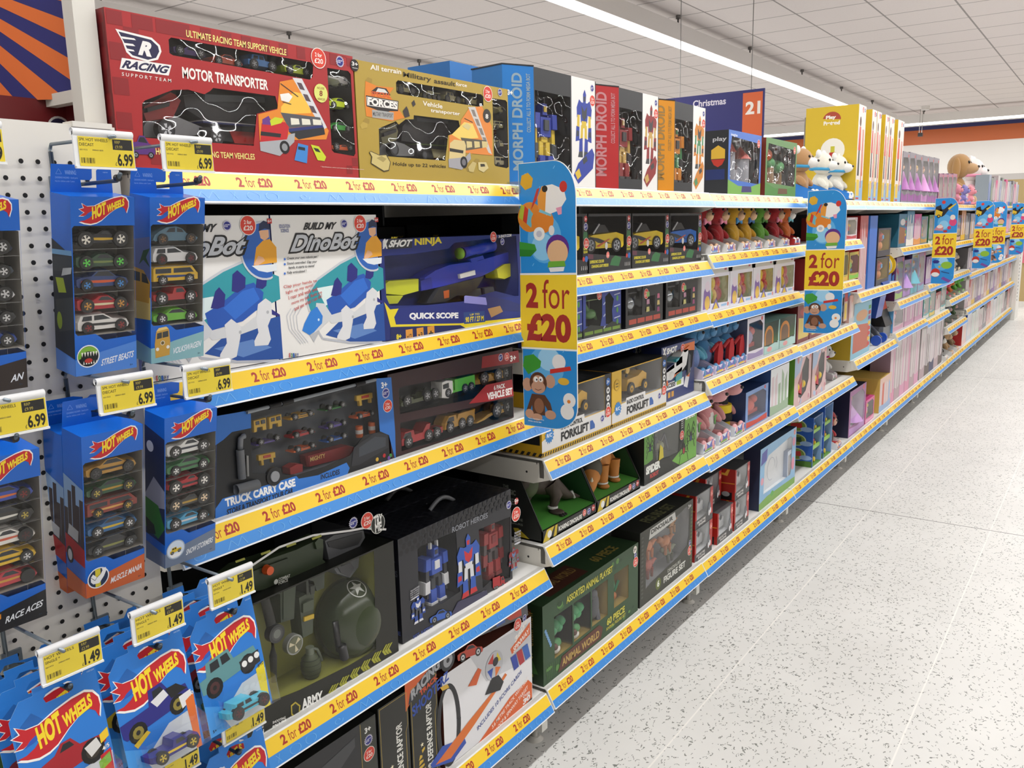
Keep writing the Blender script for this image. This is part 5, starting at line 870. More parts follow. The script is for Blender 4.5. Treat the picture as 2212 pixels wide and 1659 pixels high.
# robot heroes: three deep
def robot_box(xf, label, front=True):
    C = Carton('toy_box', label, 'toy box', 1.188, 1.580, .571, .797, .125, M('25262c', .4), M('1c1d24', .4), M('22232a', .35), xf=xf, view='C9', wins=[[(1095,360),(1320,265),(1345,620),(1240,690),(1105,740)], [(1455,255),(1640,180),(1640,540),(1520,560),(1480,600)]] if front else (), tray='2c2d33', td=.5, group='robot figure boxes')
    T = C.T; T.view = None; T.L(1)
    for i in range(22):
        for j in range(7): u, v_ = xf-.121+j*.0172+(i % 2)*.0086, 1.196+i*.0174; u < xf-.006 and T.pu('17181d', T.ring(u, v_, .0068, n=6))
    handle(C, 1.40, xf-.062, M('6e7074', .4), .085, .018, .005)
    if front:
        F = C.F; F.view = None
        for i in range(22):
            for j in range(3): F.L(1).pu('17181d', F.ring(1.196+i*.0174+(j % 2)*.0087, .79-j*.0125, .0066, n=6))
        F.view = 'C9'; F.L(3).t3('8a8d94', 'ROBOT HEROES', (1296,275), (1506,185), (1296,242), .02).t3('eceae8', 'COMBINE TO CREATE', (1340,698), (1488,630), (1338,682), .02).t3('f0ecea', 'FIRENADO', (1328,755), (1488,672), (1326,702), .06).t3('3a4f9a', 'SGT. JUSTICE', (1068,905), (1185,838), (1066,880), .03).t3('a8322c', 'FIRE STORM', (1608,600), (1705,555), (1606,570), .03)
        F.L(2).p('3c3a55', [(1290,760),(1330,680),(1500,610),(1512,665),(1300,770)]); F.L(3); pricestar(F, 1630, 110, 26); F.c_('b3332c', 1675, 88, 20).L(4).t('f0e8e4', '9+', 1664, 78, 1686, 98, .03); F.L(3); sticker(F, 1673, 165, 40)
        a = F.uv((1400, 640)); F.L(4); robot_print(F, a[0], a[1], .15, '2f57b0', 'c23034', 'd9dade', .8); a = F.uv((1100, 800)); F.L(3); robot_print(F, a[0], a[1], .062, '2a4a9c', 'd9dade', '4a4d55', 1.0); a = F.uv((1660, 490)); robot_print(F, a[0], a[1], .06, '8a2a2e', '5f7fa6', '6a6a70', 1.0)
        car_print(F.L(4), 'coupe', F.uv((1165,818)), tuple(Vector(F.uv((1295,770)))-Vector(F.uv((1165,818)))), (0, .026), '3a62b8'); car_print(F, 'lorry', F.uv((1535,612)), tuple(Vector(F.uv((1605,585)))-Vector(F.uv((1535,612)))), (0, .03), 'a82a2e')
        for i in range(5): F.L(3).t3('c9cad0', ('TRANSFORM', 'INTO A POLICE', 'CAR TO JOIN', 'THE CHASE!', '')[i] or '.', (1048,625+i*13), (1100,592+i*13), (1048,616+i*13), .01); F.t3('c9cad0', ('TRANSFORM', 'FROM A FIRE', 'TRUCK TO A', 'FIGHTER', '')[i] or '.', (1660,285+i*16), (1698,268+i*16), (1660,273+i*16), .01)
        S = C.S; S.view = None; S.L(1).tu('5a5d68', 'ROBOT', (xf-.06, .735), (.05, 0), (0, .014), .03).tu('5a5d68', 'HEROES', (xf-.06, .715), (.055, 0), (0, .014), .03).tu('4a5a9a', 'JUSTICE', (xf-.062, .585), (.058, 0), (0, .012), .03); robot_print(S.L(1), xf-.04, .61, .1, '22356e', '3a4a7a', '2c2d38', .8)
        a = yz('C9', 1215, 690, xf-.02); robot(C.root, xf-.02, a[0], a[1], .145, '3558b8', 'dfe0e2', '33363e', th=.018); a = yz('C9', 1545, 530, xf-.02); robot(C.root, xf-.02, a[0]+.0, a[1], .15, '9a2a2e', '7f2226', '4a4042', th=.018)
    C.done(); return C.root
robot_box(-.026, 'dark robot figures box at the front of its row of three'); robot_box(-.156, 'dark robot figures box, second in its row of three', False); robot_box(-.286, 'dark robot figures box, rearmost in its row of three', False)
# ================================================================ bay one, bottom shelf
def raptor(y0, y1, label):
    C = Carton('toy_box', label, 'toy box', y0, y1, .229, .475, .3, M('23241f', .4), '1b1c19', xf=-.014, group='black boxes on the bottom shelf')
    F = C.F; F.L(1).ln('b99f4a', [(y0+.004, .24), (y0+.004, .471), (y1-.004, .471)], .0012).ln('b99f4a', [(y1-.004, .471), (y1-.004, .40), (y1-.010, .385), (y1-.01, .24)], .0012)
    m = (y0+y1)/2; F.L(2).tu('e3e3dc', 'AIR DEFENCE RAPTOR', (m+.022, .250), (0, .165), (-.018, 0), .03)
    for k in range(4): F.pu('c9a83a', [(m-.024+k*.0, .262+k*.012), (m-.004-k*.003, .268+k*.011), (m-.004-k*.003, .273+k*.011), (m-.026+k*.002, .27+k*.013)])
    F.pu('c9a83a', [(m-.012, .31), (m-.004, .316), (m-.004, .322), (m-.014, .318)]); F.star('e9e2c0', m-.012, .33, .006, 5, .4)
    C.done(); return C.root
r1 = raptor(1.188, 1.275, 'black air defence box spine next to the loop track box'); dup(r1, (0, -.0925, 0), 'black air defence box spine, second from the loop track box')
C = Carton('toy_box', 'black helicopter box on the bottom shelf left of the air defence spines', 'toy box', .74, 1.088, .229, .47, .2, M('26272a', .4), '1b1c19', xf=-.014, group='black boxes on the bottom shelf')
F = C.F; F.L(1).pu('34362f', [(1.045, .238), (1.086, .238), (1.086, .468), (1.045, .468)]).ln('b99f4a', [(1.046, .24), (1.046, .468)], .0012); F.L(2); sticker(F, 1.066, .395, .014); pricestar(F, 1.066, .425, .012); F.tu('f0f0ec', '3+', (1.057, .442), (.017, 0), (0, .012), .04).tu('a3873a', 'RAPTOR', (.80, .30), (.18, 0), (0, .05), .04); F.L(1).pu('3c3d40', [(.76, .26), (1.03, .26), (1.03, .29), (.78, .3)]).pu('46474a', [(.85, .36), (.98, .40), (1.03, .43), (1.03, .45), (.92, .43)]); C.done()
C = Carton('toy_box', 'white and orange loop racing track box on the bottom shelf', 'toy box', 1.292, 1.638, .229, .452, .1, M('e3e3e6', .35), '5a2e24', xf=-.014, view='C9', group='bottom shelf packets'); F = C.F
F.L(1).p('d8622c', [(1018,1150),(1225,1010),(1060,1260),(1025,1330)]).p('55565c', [(1280,960),(1480,850),(1600,760),(1740,690),(1745,760),(1560,840)]).p('c9cace', [(1400,1000),(1760,800),(1765,1010),(1500,1150)]); F.L(2).p('2c2d32', [(1040,1290),(1050,1220),(1210,1010),(1285,955),(1310,990),(1290,1050),(1200,1090),(1080,1250)]).L(3).t3('a9abb0', 'RACING', (1060,1265), (1232,1060), (1046,1215), .05, .2).t3('d0502c', 'TRACK', (1110,1240), (1215,1130), (1106,1210), .05).t3('2a4fae', 'SHOOTERZ', (1068,1362), (1285,1130), (1056,1308), .03, .15)
F.L(2).p('d8622c', [(1420,1560),(1640,1240),(1745,1140),(1768,1160),(1768,1240),(1560,1490)]).p('2a2a2e', [(1385,1610),(1560,1490),(1768,1240),(1768,1290)]).p('d8622c', [(1640,960),(1755,800),(1757,870),(1650,990)]).L(3).t3('f4ece4', '360°', (1668,925), (1738,820), (1666,890), .04).t3('f4ece4', 'SPINWAY', (1660,980), (1752,862), (1658,950), .03).t3('2a3f8a', 'INCLUDES 10 SCORE CARDS', (1448,1440), (1708,1100), (1444,1418), .02).t3('f6e9e0', '3.6 METRE TRACK WITH 360°', (1535,1430), (1745,1140), (1531,1410), .01).t3('f6e9e0', 'LOOP & SPINWAY TARGET', (1562,1440), (1745,1190), (1558,1420), .01).t3('eceae8', 'OVER', (1715,1250), (1757,1220), (1715,1232), .02).t3('eceae8', '30', (1715,1290), (1757,1250), (1715,1258), .05).t3('eceae8', 'PIECES', (1712,1312), (1757,1280), (1712,1296), .02)
a = F.uv((1262, 1420)); b_ = F.uv((1262, 1170)); R = (b_[1]-a[1])
F.L(4); [F.pu('26272b', [(a[0]+s_*(R*.42)*math.cos(t)+.01, a[1]+R*math.sin(t)), (a[0]+s_*(R*.42)*math.cos(u)+.01, a[1]+R*math.sin(u)), (a[0]+s_*(R*.42-.014)*math.cos(u)+.01, a[1]+(R-.012)*math.sin(u)), (a[0]+s_*(R*.42-.014)*math.cos(t)+.01, a[1]+(R-.012)*math.sin(t))]) for s_ in (1,) for t, u in [(6.2832*i/32, 6.2832*(i+1)/32) for i in range(32)]]
F.L(5).p('2f4fa8', [(1170,1640),(1240,1530),(1370,1480),(1380,1510),(1300,1620),(1180,1659)]).p('d8702c', [(1200,1640),(1390,1390),(1560,1180),(1610,1100),(1620,1110),(1430,1400),(1290,1600)]).p('d8602c', [(1390,1180),(1450,1070),(1470,1080),(1440,1170)]).p('e0b43c', [(1225,1185),(1270,1165),(1280,1185),(1240,1205)])
car_print(F.L(4), 'coupe', F.uv((1330,1045)), tuple(Vector(F.uv((1480,985)))-Vector(F.uv((1330,1045)))), (0, .034), 'b8402c', 'c9cacc'); F.L(4).c_('2a2b2f', 1272, 1025, 62).L(5).c_('9a9ca0', 1272, 1025, 40).L(6).c_('2a2b2f', 1272, 1025, 14); F.L(4).c_('b9babf', 1545, 1055, 82).L(5)
for i, c in enumerate(('d9c63a', 'c23a34', '2a4fae', 'd8702c')): t = i*1.5708+.6; q = F.uv((1545, 1055)); F.pu(c, [(q[0]+.006*math.cos(t), q[1]+.006*math.sin(t)), (q[0]+.028*math.cos(t-.5), q[1]+.032*math.sin(t-.5)), (q[0]+.028*math.cos(t+.5), q[1]+.032*math.sin(t+.5))])
F.L(6).c_('26272b', 1552, 1032, 26); F.L(4).p('222326', [(1530,1130),(1570,1110),(1600,1150),(1580,1200),(1490,1230)]); [F.L(4+i).p(c, [(1640+i*34,1010-i*30),(1672+i*34,985-i*30),(1690+i*34,1060-i*30),(1662+i*34,1085-i*30)]) for i, c in enumerate(('2a3f9a', 'a82a34', '2f5fb0'))]
F.L(5).p('26272b', [(1505,800),(1560,770),(1590,800),(1520,860)]).p('3a5a9a', [(1545,790),(1600,755),(1610,800),(1560,830)]).p('b8402c', [(1600,770),(1700,690),(1705,760),(1640,790)]); sticker(F, 1682, 815, 34); pricestar(F, 1722, 775, 22); C.done()
# ================================================================ bay two
def figure_box(y0, y1, ys, col, txtcol, c1, c2, c3, label, depth=.3, z1=1.764):
    """tall robot box: coloured angled spine at the left, dark window, white printed panel at the right"""
    C = Carton('robot_box', label, 'toy box', ys, y1, 1.503, z1, .13, M('26282b', .4), M('232527', .4), M('2c2e31', .4), xf=-.014, wins=[[(ys+.004, 1.53), (ys+(y1-ys)*.56, 1.53), (ys+(y1-ys)*.56, z1-.05), (ys+.004, z1-.05)]], tray='1d1e21', td=.8, wavy=.02, base=.045, group='robot boxes on the topmost shelf')
    F = C.F; a = ys+(y1-ys)*.58; F.pu('eceae6', [(a, 1.503), (y1, 1.503), (y1, z1), (a, z1)]).pu('26282b', [(y1-.004, 1.503), (y1, 1.503), (y1, z1), (y1-.004, z1)])
    m = (a+y1)/2; robot_print(F, m-.004, 1.575, z1-1.595, c1, c2, c3, .64, .05); F.pu(c1, [(a+.008, 1.53), (a+.03, 1.56), (y1-.02, 1.6), (y1-.008, 1.585), (y1-.016, 1.55), (a+.03, 1.51)]).pu(c3, [(a+.014, 1.536), (a+.034, 1.548), (a+.044, 1.53), (a+.026, 1.52)]).pu(c2, [(a+.05, 1.57), (a+.07, 1.58), (a+.076, 1.568), (a+.056, 1.558)])
    pricestar(F, y1-.018, z1-.018, .010); sticker(F, y1-.017, z1-.048, .013)
    q = MB(); q.prism([(-.144, y0+.012), (-.05, y0), (-.014, ys-.0), (-.144, ys)], 'z', 1.503, z1, M(col, .35)); q.prism([(-.146, y0+.011), (-.05, y0-.001), (-.013, ys), (-.146, ys)], 'z', z1, z1+.003, M('202224', .5))
    # lettering runs up the angled face
    P0, P1 = Vector((-.05, y0, 0)), Vector((-.014, ys, 0)); n = Vector((P1-P0).cross(Vector((0, 0, 1)))).normalized(); n = n if n.x > 0 else -n
    def up_text(t, m_, s0, w_, za, zb):
        v, f = glyphs(t, .03, 0); q.add([tuple(P0.lerp(P1, s0-p[1]*w_)+n*.0004+Vector((0, 0, za+p[0]*(zb-za)))) for p in v], f, m_)
    up_text('MORPH DROID', M(txtcol, .4), .62, .34, 1.535, z1-.016); up_text('COLLECT ALL 5 TO FORM MEGA BOT', M(txtcol, .4), .88, .13, 1.62, z1-.016)
    q.build('spine', C.root)
    robot(C.root, -.04, ys+(y1-ys)*.29, 1.525, z1-1.575, c1, c2, c3, w_=1.0, th=.04); C.done(); return C.root
Yx = lambda px, py, x=-.014: onX(px, py, x).y
figure_box(1.618, 1.972, 1.69, '2478c4', '8fa6b4', '2b3f9e', '3a3f45', 'd8b93a', 'blue edged robot box with a navy robot, leftmost on its shelf')
figure_box(1.987, 2.335, 2.095, 'b22a2c', 'c2868a', '8e2a2c', '3f3a3c', 'c9a45a', 'red edged robot box with a red robot on the top shelf')
figure_box(2.345, 2.678, 2.445, 'd98e1f', '9c7a42', 'd0832a', '3a3a3c', '4a8a5a', 'orange edged robot box with an orange robot on the top shelf')
C = Carton('robot_box', 'blue box standing behind the blue edged robot box', 'toy box', 1.62, 1.80, 1.503, 1.79, .13, M('2478c4', .4), '1f6fb8', '202224', xf=-.20, group='robot boxes on the topmost shelf'); C.done()
# light-up car boxes
def car_box(y0, col, col2, label):
    y1 = y0+.243
    C = Carton('toy_box', label, 'toy box', y0, y1, 1.284, 1.437, .10, M('121214', .4), '0f0f10', xf=-.02, wins=[[(y0+.004, 1.335), (y1-.03, 1.318), (y1-.03, 1.43), (y0+.004, 1.43)]], tray='08080a', td=.9, base=.02, group='light up car boxes'); F = C.F
    F.pu('1b1b1e', [(y0, 1.284), (y1, 1.284), (y1, 1.322), (y1-.03, 1.32), (y0, 1.336)]).pu('5a2a3a', [(y0+.002, 1.322), (y0+.03, 1.32), (y0+.03, 1.332), (y0+.002, 1.334)]).pu('2d6a3a', [(y0+.12, 1.30), (y0+.17, 1.295), (y0+.185, 1.318), (y0+.15, 1.325), (y0+.13, 1.316)]).pu('2d6a3a', [(y1-.028, 1.375), (y1-.004, 1.37), (y1-.006, 1.39), (y1-.024, 1.392)])
    F.tu('cfc22c', 'SUPERSONIC COLOUR', (y0+.012, 1.309), (.075, 0), (0, .008), .04, .15).tu('cfc22c', 'CHANGING LIGHT SPEEDER', (y0+.02, 1.297), (.092, 0), (0, .008), .04, .15).tu('cfc22c', 'SONIC', (y1-.026, 1.345), (.02, 0), (0, .007), .04).tu('cfc22c', 'SQUAD', (y1-.026, 1.336), (.021, 0), (0, .007), .04)
    F.pu('b8322c', F.ring(y1-.014, 1.424, .008)).tu('f0e8e4', '3+', (y1-.019, 1.42), (.01, 0), (0, .007), .03); pricestar(F, y1-.014, 1.404, .011); sticker(F, y1-.012, 1.362, .013); F.pu('2a5fa6', F.ring(y1-.012, 1.322, .008)).pu('b8322c', F.ring(y1-.026, 1.322, .006)); sticker(F, y0+.108, 1.328, .008)
    for i in range(4): F.tu('c9c9c6', 'i', (y1-.038+i*.009, 1.294), (.003, 0), (0, .01), .02)
    # the car, three-quarter turned, bulky
    c = y0+.108
    T = lambda u, v: (y0+.2-u*.19, 1.334+v*.078); b = MB(); b.prism([T(*p) for p in [(0,.22),(0,.6),(.18,.7),(.4,.66),(.72,.62),(.95,.46),(1,.3),(.97,.14),(.03,.14)]], 'x', -.105, -.03, M(col, .15, .1), cap=.95); b.prism([T(*p) for p in [(.2,.64),(.34,1),(.56,1),(.74,.6)]], 'x', -.098, -.042, M('1a1c20', .1), cap=.72); f = Face(b, 'x', -.03); f.pu('2a2a2e', [T(*p) for p in [(.3,.3),(.6,.34),(.8,.56),(.6,.5)]]); b.box(-.085, -.05, y0+.03, y0+.06, 1.381, 1.3825, '26282c'); o = b.build('toy_car', C.root)
    for u, rr in ((.2, .019), (.78, .021)):
        q = MB(); g = T(u, 0)[0]; q.cyl('x', (-.038, g, 1.334+rr), rr, .011, '151517', 22); f = Face(q, 'x', -.027); f.pu(M('a9acb0', .25, .4), f.ring(g, 1.334+rr, rr*.7)); [f.pu('202124', [(g+rr*.15*math.cos(t-.4), 1.334+rr+rr*.15*math.sin(t-.4)), (g+rr*.62*math.cos(t-.33), 1.334+rr+rr*.62*math.sin(t-.33)), (g+rr*.62*math.cos(t+.33), 1.334+rr+rr*.62*math.sin(t+.33)), (g+rr*.15*math.cos(t+.4), 1.334+rr+rr*.15*math.sin(t+.4))]) for t in (0, 1.2566, 2.513, 3.77, 5.027)]
        w_o = q.build('wheel', None); w_o.parent = o; w_o.data.transform(Matrix.Translation(-C.root.location))
    q = MB(); f = Face(q, 'x', -.0295); f.pu('eceae6', f.ring(c+.012, 1.352, .006, .01)).pu('b8502c', [(c-.03, 1.352), (c+.02, 1.37), (c+.03, 1.37), (c-.02, 1.35)]); q.tube([(-.04, c-.03, 1.385), (-.034, c-.012, 1.41)], .0022, M('d9d9d9', .2)); q.box(-.09, -.033, y0+.006, y0+.0065, 1.342, 1.356, '1c1d20'); k = q.build('car_trim', None); k.parent = o; k.data.transform(Matrix.Translation(-C.root.location))
    p_ = Vector((-.06, c, 1.34))-C.root.location; o.matrix_local = Matrix.Translation(p_) @ Matrix.Rotation(math.radians(-10), 4, 'Z') @ Matrix.Translation(-p_)
    C.done(); return C.root
car_box(1.700, 'c9b02c', '', 'black light up car box, mostly hidden by the first hanging sign')
car_box(1.937, 'd4b82a', '', 'black box with yellow light up car, beside the first hanging sign')
car_box(2.186, 'd4b82a', '', 'black box with yellow light up car, next to the blue car box')
car_box(2.433, '1f62b8', '', 'black box with blue light up car at the right end of its row')
# dinocopters and ball helicopters
def dino_copter(y0, label):
    y1 = y0+.212; z0, z1 = 1.117, 1.258
    C = Carton('toy_box', label, 'toy box', y0, y1, z0, z1, .06, M('34479e', .4), '2c3d8c', xf=-.018, wins=[[(y0+.018, z0+.03), (y0+.095, z0+.024), (y0+.105, z0+.05), (y0+.105, z1-.022), (y0+.02, z1-.026)], [(y0+.125, z0+.025), (y0+.165, z0+.024), (y0+.16, z0+.06), (y0+.17, z0+.09), (y0+.145, z0+.11), (y0+.122, z0+.1)]], tray='2c3328', td=.8, base=.04, group='helicopter boxes'); F = C.F
    F.pu('2a2f2a', [(y0, z0), (y1, z0), (y1, z0+.018), (y0+.16, z0+.03), (y0+.12, z0+.02), (y0+.04, z0+.032), (y0, z0+.02)])
    for i in range(4): F.pu('7a9a3a', [(y0+.012+i*.05, z0+.006), (y0+.056+i*.05, z0+.006), (y0+.056+i*.05, z0+.015), (y0+.012+i*.05, z0+.015)])
    F.tu('d5dae6', 'DINOCOPTER', (y0+.118, z1-.02), (.086, 0), (0, .013), .04).tu('6f82c4', 'REMOTE CONTROL', (y0+.12, z1-.031), (.078, 0), (0, .007)); sticker(F, y0+.09, z1-.034, .012); F.pu('b8322c', F.ring(y0+.008, z1-.02, .006)); pricestar(F, y0+.112, z1-.01, .008)
    for i in range(3):
        z = z1-.05-i*.032; F.pu('5a9a4a', F.ring(y1-.022, z, .006, .008)).ln('c9d2ea', [(y1-.04, z+.01), (y1-.006, z+.013)], .003)
        F.ln('c9d2ea', [(y0+.112, z-.012), (y0+.122, z-.006)], .004)
    b = MB(); c = y0+.062; b.ell((-.034, c, z0+.058), (.016, .026, .014), M('4a7a3a', .35), 14, 8); b.tube([(-.034, c-.01, z0+.066), (-.034, c-.03, z0+.092), (-.03, c-.024, z0+.1)], [.008, .006, .008], M('4a7a3a', .35)); b.tube([(-.034, c+.02, z0+.056), (-.034, c+.04, z0+.04)], [.008, .003], M('4a7a3a', .35)); b.build('toy_dinosaur', C.root); b = MB(); b.box(-.04, -.028, c-.035, c+.038, z0+.094, z0+.096, '8fa86a'); b.tube([(-.034, c, z0+.07), (-.034, c, z0+.095)], .002, M('55585a')); b.build('rotor', C.root)
    C.done(); return C.root
d2 = dino_copter(1.905, 'navy dinosaur helicopter box beside the black ball helicopter box'); dup(d2, (0, -.208, 0), 'navy dinosaur helicopter box, partly hidden by the first hanging sign')
def ball_copter(y0, label):
    y1 = y0+.24; z0, z1 = 1.117, 1.268
    C = Carton('toy_box', label, 'toy box', y0, y1, z0, z1, .06, M('1a1a1d', .35), '131315', xf=-.018, wins=[[(y0+.012, z0+.035), (y0+.1, z0+.03), (y0+.105, z1-.04), (y0+.085, z1-.03), (y0+.05, z1-.042), (y0+.012, z1-.03)], [(y0+.12, z0+.035), (y0+.185, z0+.035), (y0+.185, z1-.07), (y0+.12, z1-.07)]], tray='1c1d20', td=.8, wavy=.02, base=.05, group='helicopter boxes'); F = C.F
    F.tu('b9a9a4', 'LIGHT UP BALL', (y0+.112, z1-.024), (.098, 0), (0, .013), .04).tu('b9a9a4', 'HELICOPTER', (y0+.128, z1-.041), (.082, 0), (0, .013), .04).pu('d9d9d6', [(y0+.01, z1-.026), (y0+.022, z1-.026), (y0+.022, z1-.012), (y0+.01, z1-.012)]); pricestar(F, y0+.098, z1-.014, .009); F.L(2); sticker(F, y0+.128, z1-.062, .014)
    for i in range(4): F.pu('c2503e', [(y0+.02+i*.052, z0+.008), (y0+.066+i*.052, z0+.008), (y0+.066+i*.052, z0+.022), (y0+.02+i*.052, z0+.022)])
    for i in range(3): F.pu(('c9c27a', 'b98aa0', '8fb86a')[i], [(y0+.128+i*.002, z0+.035+i*.022), (y0+.15, z0+.036+i*.022), (y0+.148, z0+.05+i*.022), (y0+.13, z0+.05+i*.022)]).pu(('a04a7a', 'd9c27a', 'c96a8a')[i], [(y1-.04, z0+.03+i*.02), (y1-.022, z0+.03+i*.02), (y1-.024, z0+.044+i*.02), (y1-.038, z0+.044+i*.02)])
    b = MB(); b.ell((-.036, y0+.05, z0+.066), (.016, .02, .02), M('9fa4a8', .12, .7), 18, 12); b.build('toy_ball', C.root); b = MB(); b.box(-.04, -.03, y0+.016, y0+.09, z0+.094, z0+.097, '34363a'); b.tube([(-.036, y0+.05, z0+.08), (-.036, y0+.05, z0+.096)], .002, M('55585a')); b.build('rotor', C.root)
    C.done(); return C.root
h2 = ball_copter(2.145, 'black ball helicopter box next to the navy dinosaur box'); dup(h2, (0, .262, 0), 'black ball helicopter box at the right end of its row')
# forklifts
def forklift_box(y0, label):
    y1 = y0+.352; z0, z1 = .846, 1.005
    C = Carton('toy_box', label, 'toy box', y0, y1, z0, z1, .16, M('d9ae2a', .4), M('d3a526', .4), M('2a2b2d', .4), xf=-.014, wins=[[(y0+.056, z0+.062), (y1-.037, z0+.062), (y1-.037, z1-.001), (y0+.056, z1-.001)]], tray='a3a4a6', td=.6, base=.05, group='forklift boxes'); F = C.F
    F.pu('dddcda', [(y0, z0+.012), (y1, z0+.012), (y1, z0+.06), (y0+.06, z0+.06), (y0, z0+.04)]).pu('1d1d1f', [(y1-.036, z0+.04), (y1, z0+.04), (y1, z1), (y1-.036, z1)]).pu('dddcda', [(y0+.075, z0+.04), (y0+.21, z0+.04), (y0+.205, z0+.072), (y0+.085, z0+.072)])
    for i in range(30): F.pu('232323', [(y0+i*.0118, z0+.001), (y0+i*.0118+.006, z0+.001), (y0+i*.0118+.010, z0+.009), (y0+i*.0118+.004, z0+.009)])
    F.tu('1c1c1e', 'RADIO CONTROL', (y0+.088, z0+.052), (.108, 0), (0, .013), .035).tu('1c1c1e', 'FORKLIFT', (y0+.088, z0+.022), (.14, 0), (0, .024), .05).pu('2f5fa8', [(y0+.235, z0+.022), (y0+.26, z0+.022), (y0+.26, z0+.032), (y0+.248, z0+.046), (y0+.235, z0+.046)]); F.star('2f7fc4', y0+.034, z0+.05, .022, 14, .75); F.tu('e9eef4', 'R/C', (y0+.022, z0+.045), (.024, 0), (0, .01), .03)
    F.pu('2f6fc0', F.ring(y1-.018, z1-.022, .011)).tu('f0f0f0', '3+', (y1-.025, z1-.027), (.014, 0), (0, .01), .03)
    for i in range(4): F.pu('e6e6e4', F.ring(y1-.018, z1-.046-i*.0215, .0092)).pu('3a3a3c', F.ring(y1-.018, z1-.046-i*.0215, .004))
    sticker(F, y1-.018, z0+.052, .015); pricestar(F, y1-.05, z0+.04, .011); F.pu('b8902a', F.ring(y0+.028, z1-.04, .016)).pu('d9ae2a', F.ring(y0+.028, z1-.04, .0135)); [F.pu('6d5a1c', [(y0+.02, z1-.046+j*.008), (y0+.036, z1-.046+j*.008), (y0+.036, z1-.043+j*.008), (y0+.02, z1-.043+j*.008)]) for j in (0, 1)]
    S = C.S; S.pu('1c1c1e', [(-.17, z0+.03), (-.02, z0+.03), (-.02, z0+.07), (-.07, z0+.05), (-.12, z0+.045)]).pu('9a9b9c', [(-.15, z0+.06), (-.02, z0+.055), (-.016, z0+.12), (-.15, z0+.12)])
    for i in range(9): S.pu('232323', [(-.17+i*.018, z0+.001), (-.161+i*.018, z0+.001), (-.155+i*.018, z0+.01), (-.164+i*.018, z0+.01)])
    T = C.T; T.tu('4a4c50', 'FORKLIFT', (-.03, y0+.1), (0, .2), (-.05, 0), .04)
    x, c, z = -.06, y0+.19, z0+.066; Yl = M('d9a828', .3); b = MB()
    b.prism([(c-.06, z+.014), (c+.075, z+.014), (c+.078, z+.05), (c+.05, z+.062), (c+.02, z+.05), (c-.05, z+.048)], 'x', x-.035, x+.02, Yl, cap=.96); o = b.build('toy_forklift', C.root)
    b = MB(); b.tube([(x, c-.02, z+.048), (x, c+.0, z+.085), (x, c+.034, z+.085), (x, c+.055, z+.058)], .0035, M('26272a', .4)); b.tube([(x-.03, c-.02, z+.048), (x-.03, c+.0, z+.085), (x-.03, c+.034, z+.085), (x-.03, c+.055, z+.058)], .0035, M('26272a', .4)); b.box(x-.03, x, c+.0, c+.034, z+.083, z+.087, '26272a'); b.build('roll_cage', C.root)
    b = MB(); [b.box(x+.0-.03*k, x+.006-.03*k, c-.085, c-.078, z, z+.085, '1d1e20') for k in (0, 1)]; b.box(x-.035, x+.012, c-.088, c-.084, z+.02, z+.026, '1d1e20'); [b.box(x-.03+.025*k, x-.02+.025*k, c-.125, c-.085, z+.004, z+.008, '1d1e20') for k in (0, 1)]; b.build('fork_mast', C.root)
    b = MB(); b.cyl('x', (x+.018, c-.05, z+.078), .012, .004, Yl, 16); b.build('beacon', C.root)
    for g, rr in ((-.032, .02), (.058, .018)):
        q = MB(); q.cyl('x', (x+.01, c+g, z+rr-.002), rr, .016, '1c1d1f', 22); f = Face(q, 'x', x+.026); f.pu('d9a828', f.ring(c+g, z+rr-.002, rr*.55)).pu('1c1d1f', f.ring(c+g, z+rr-.002, rr*.18)); q.build('wheel', C.root)
    C.done(); return C.root
f1 = forklift_box(1.70, 'yellow radio control forklift box at the near end of its shelf'); dup(f1, (0, .357, 0), 'yellow radio control forklift box beside the white and orange blaster')
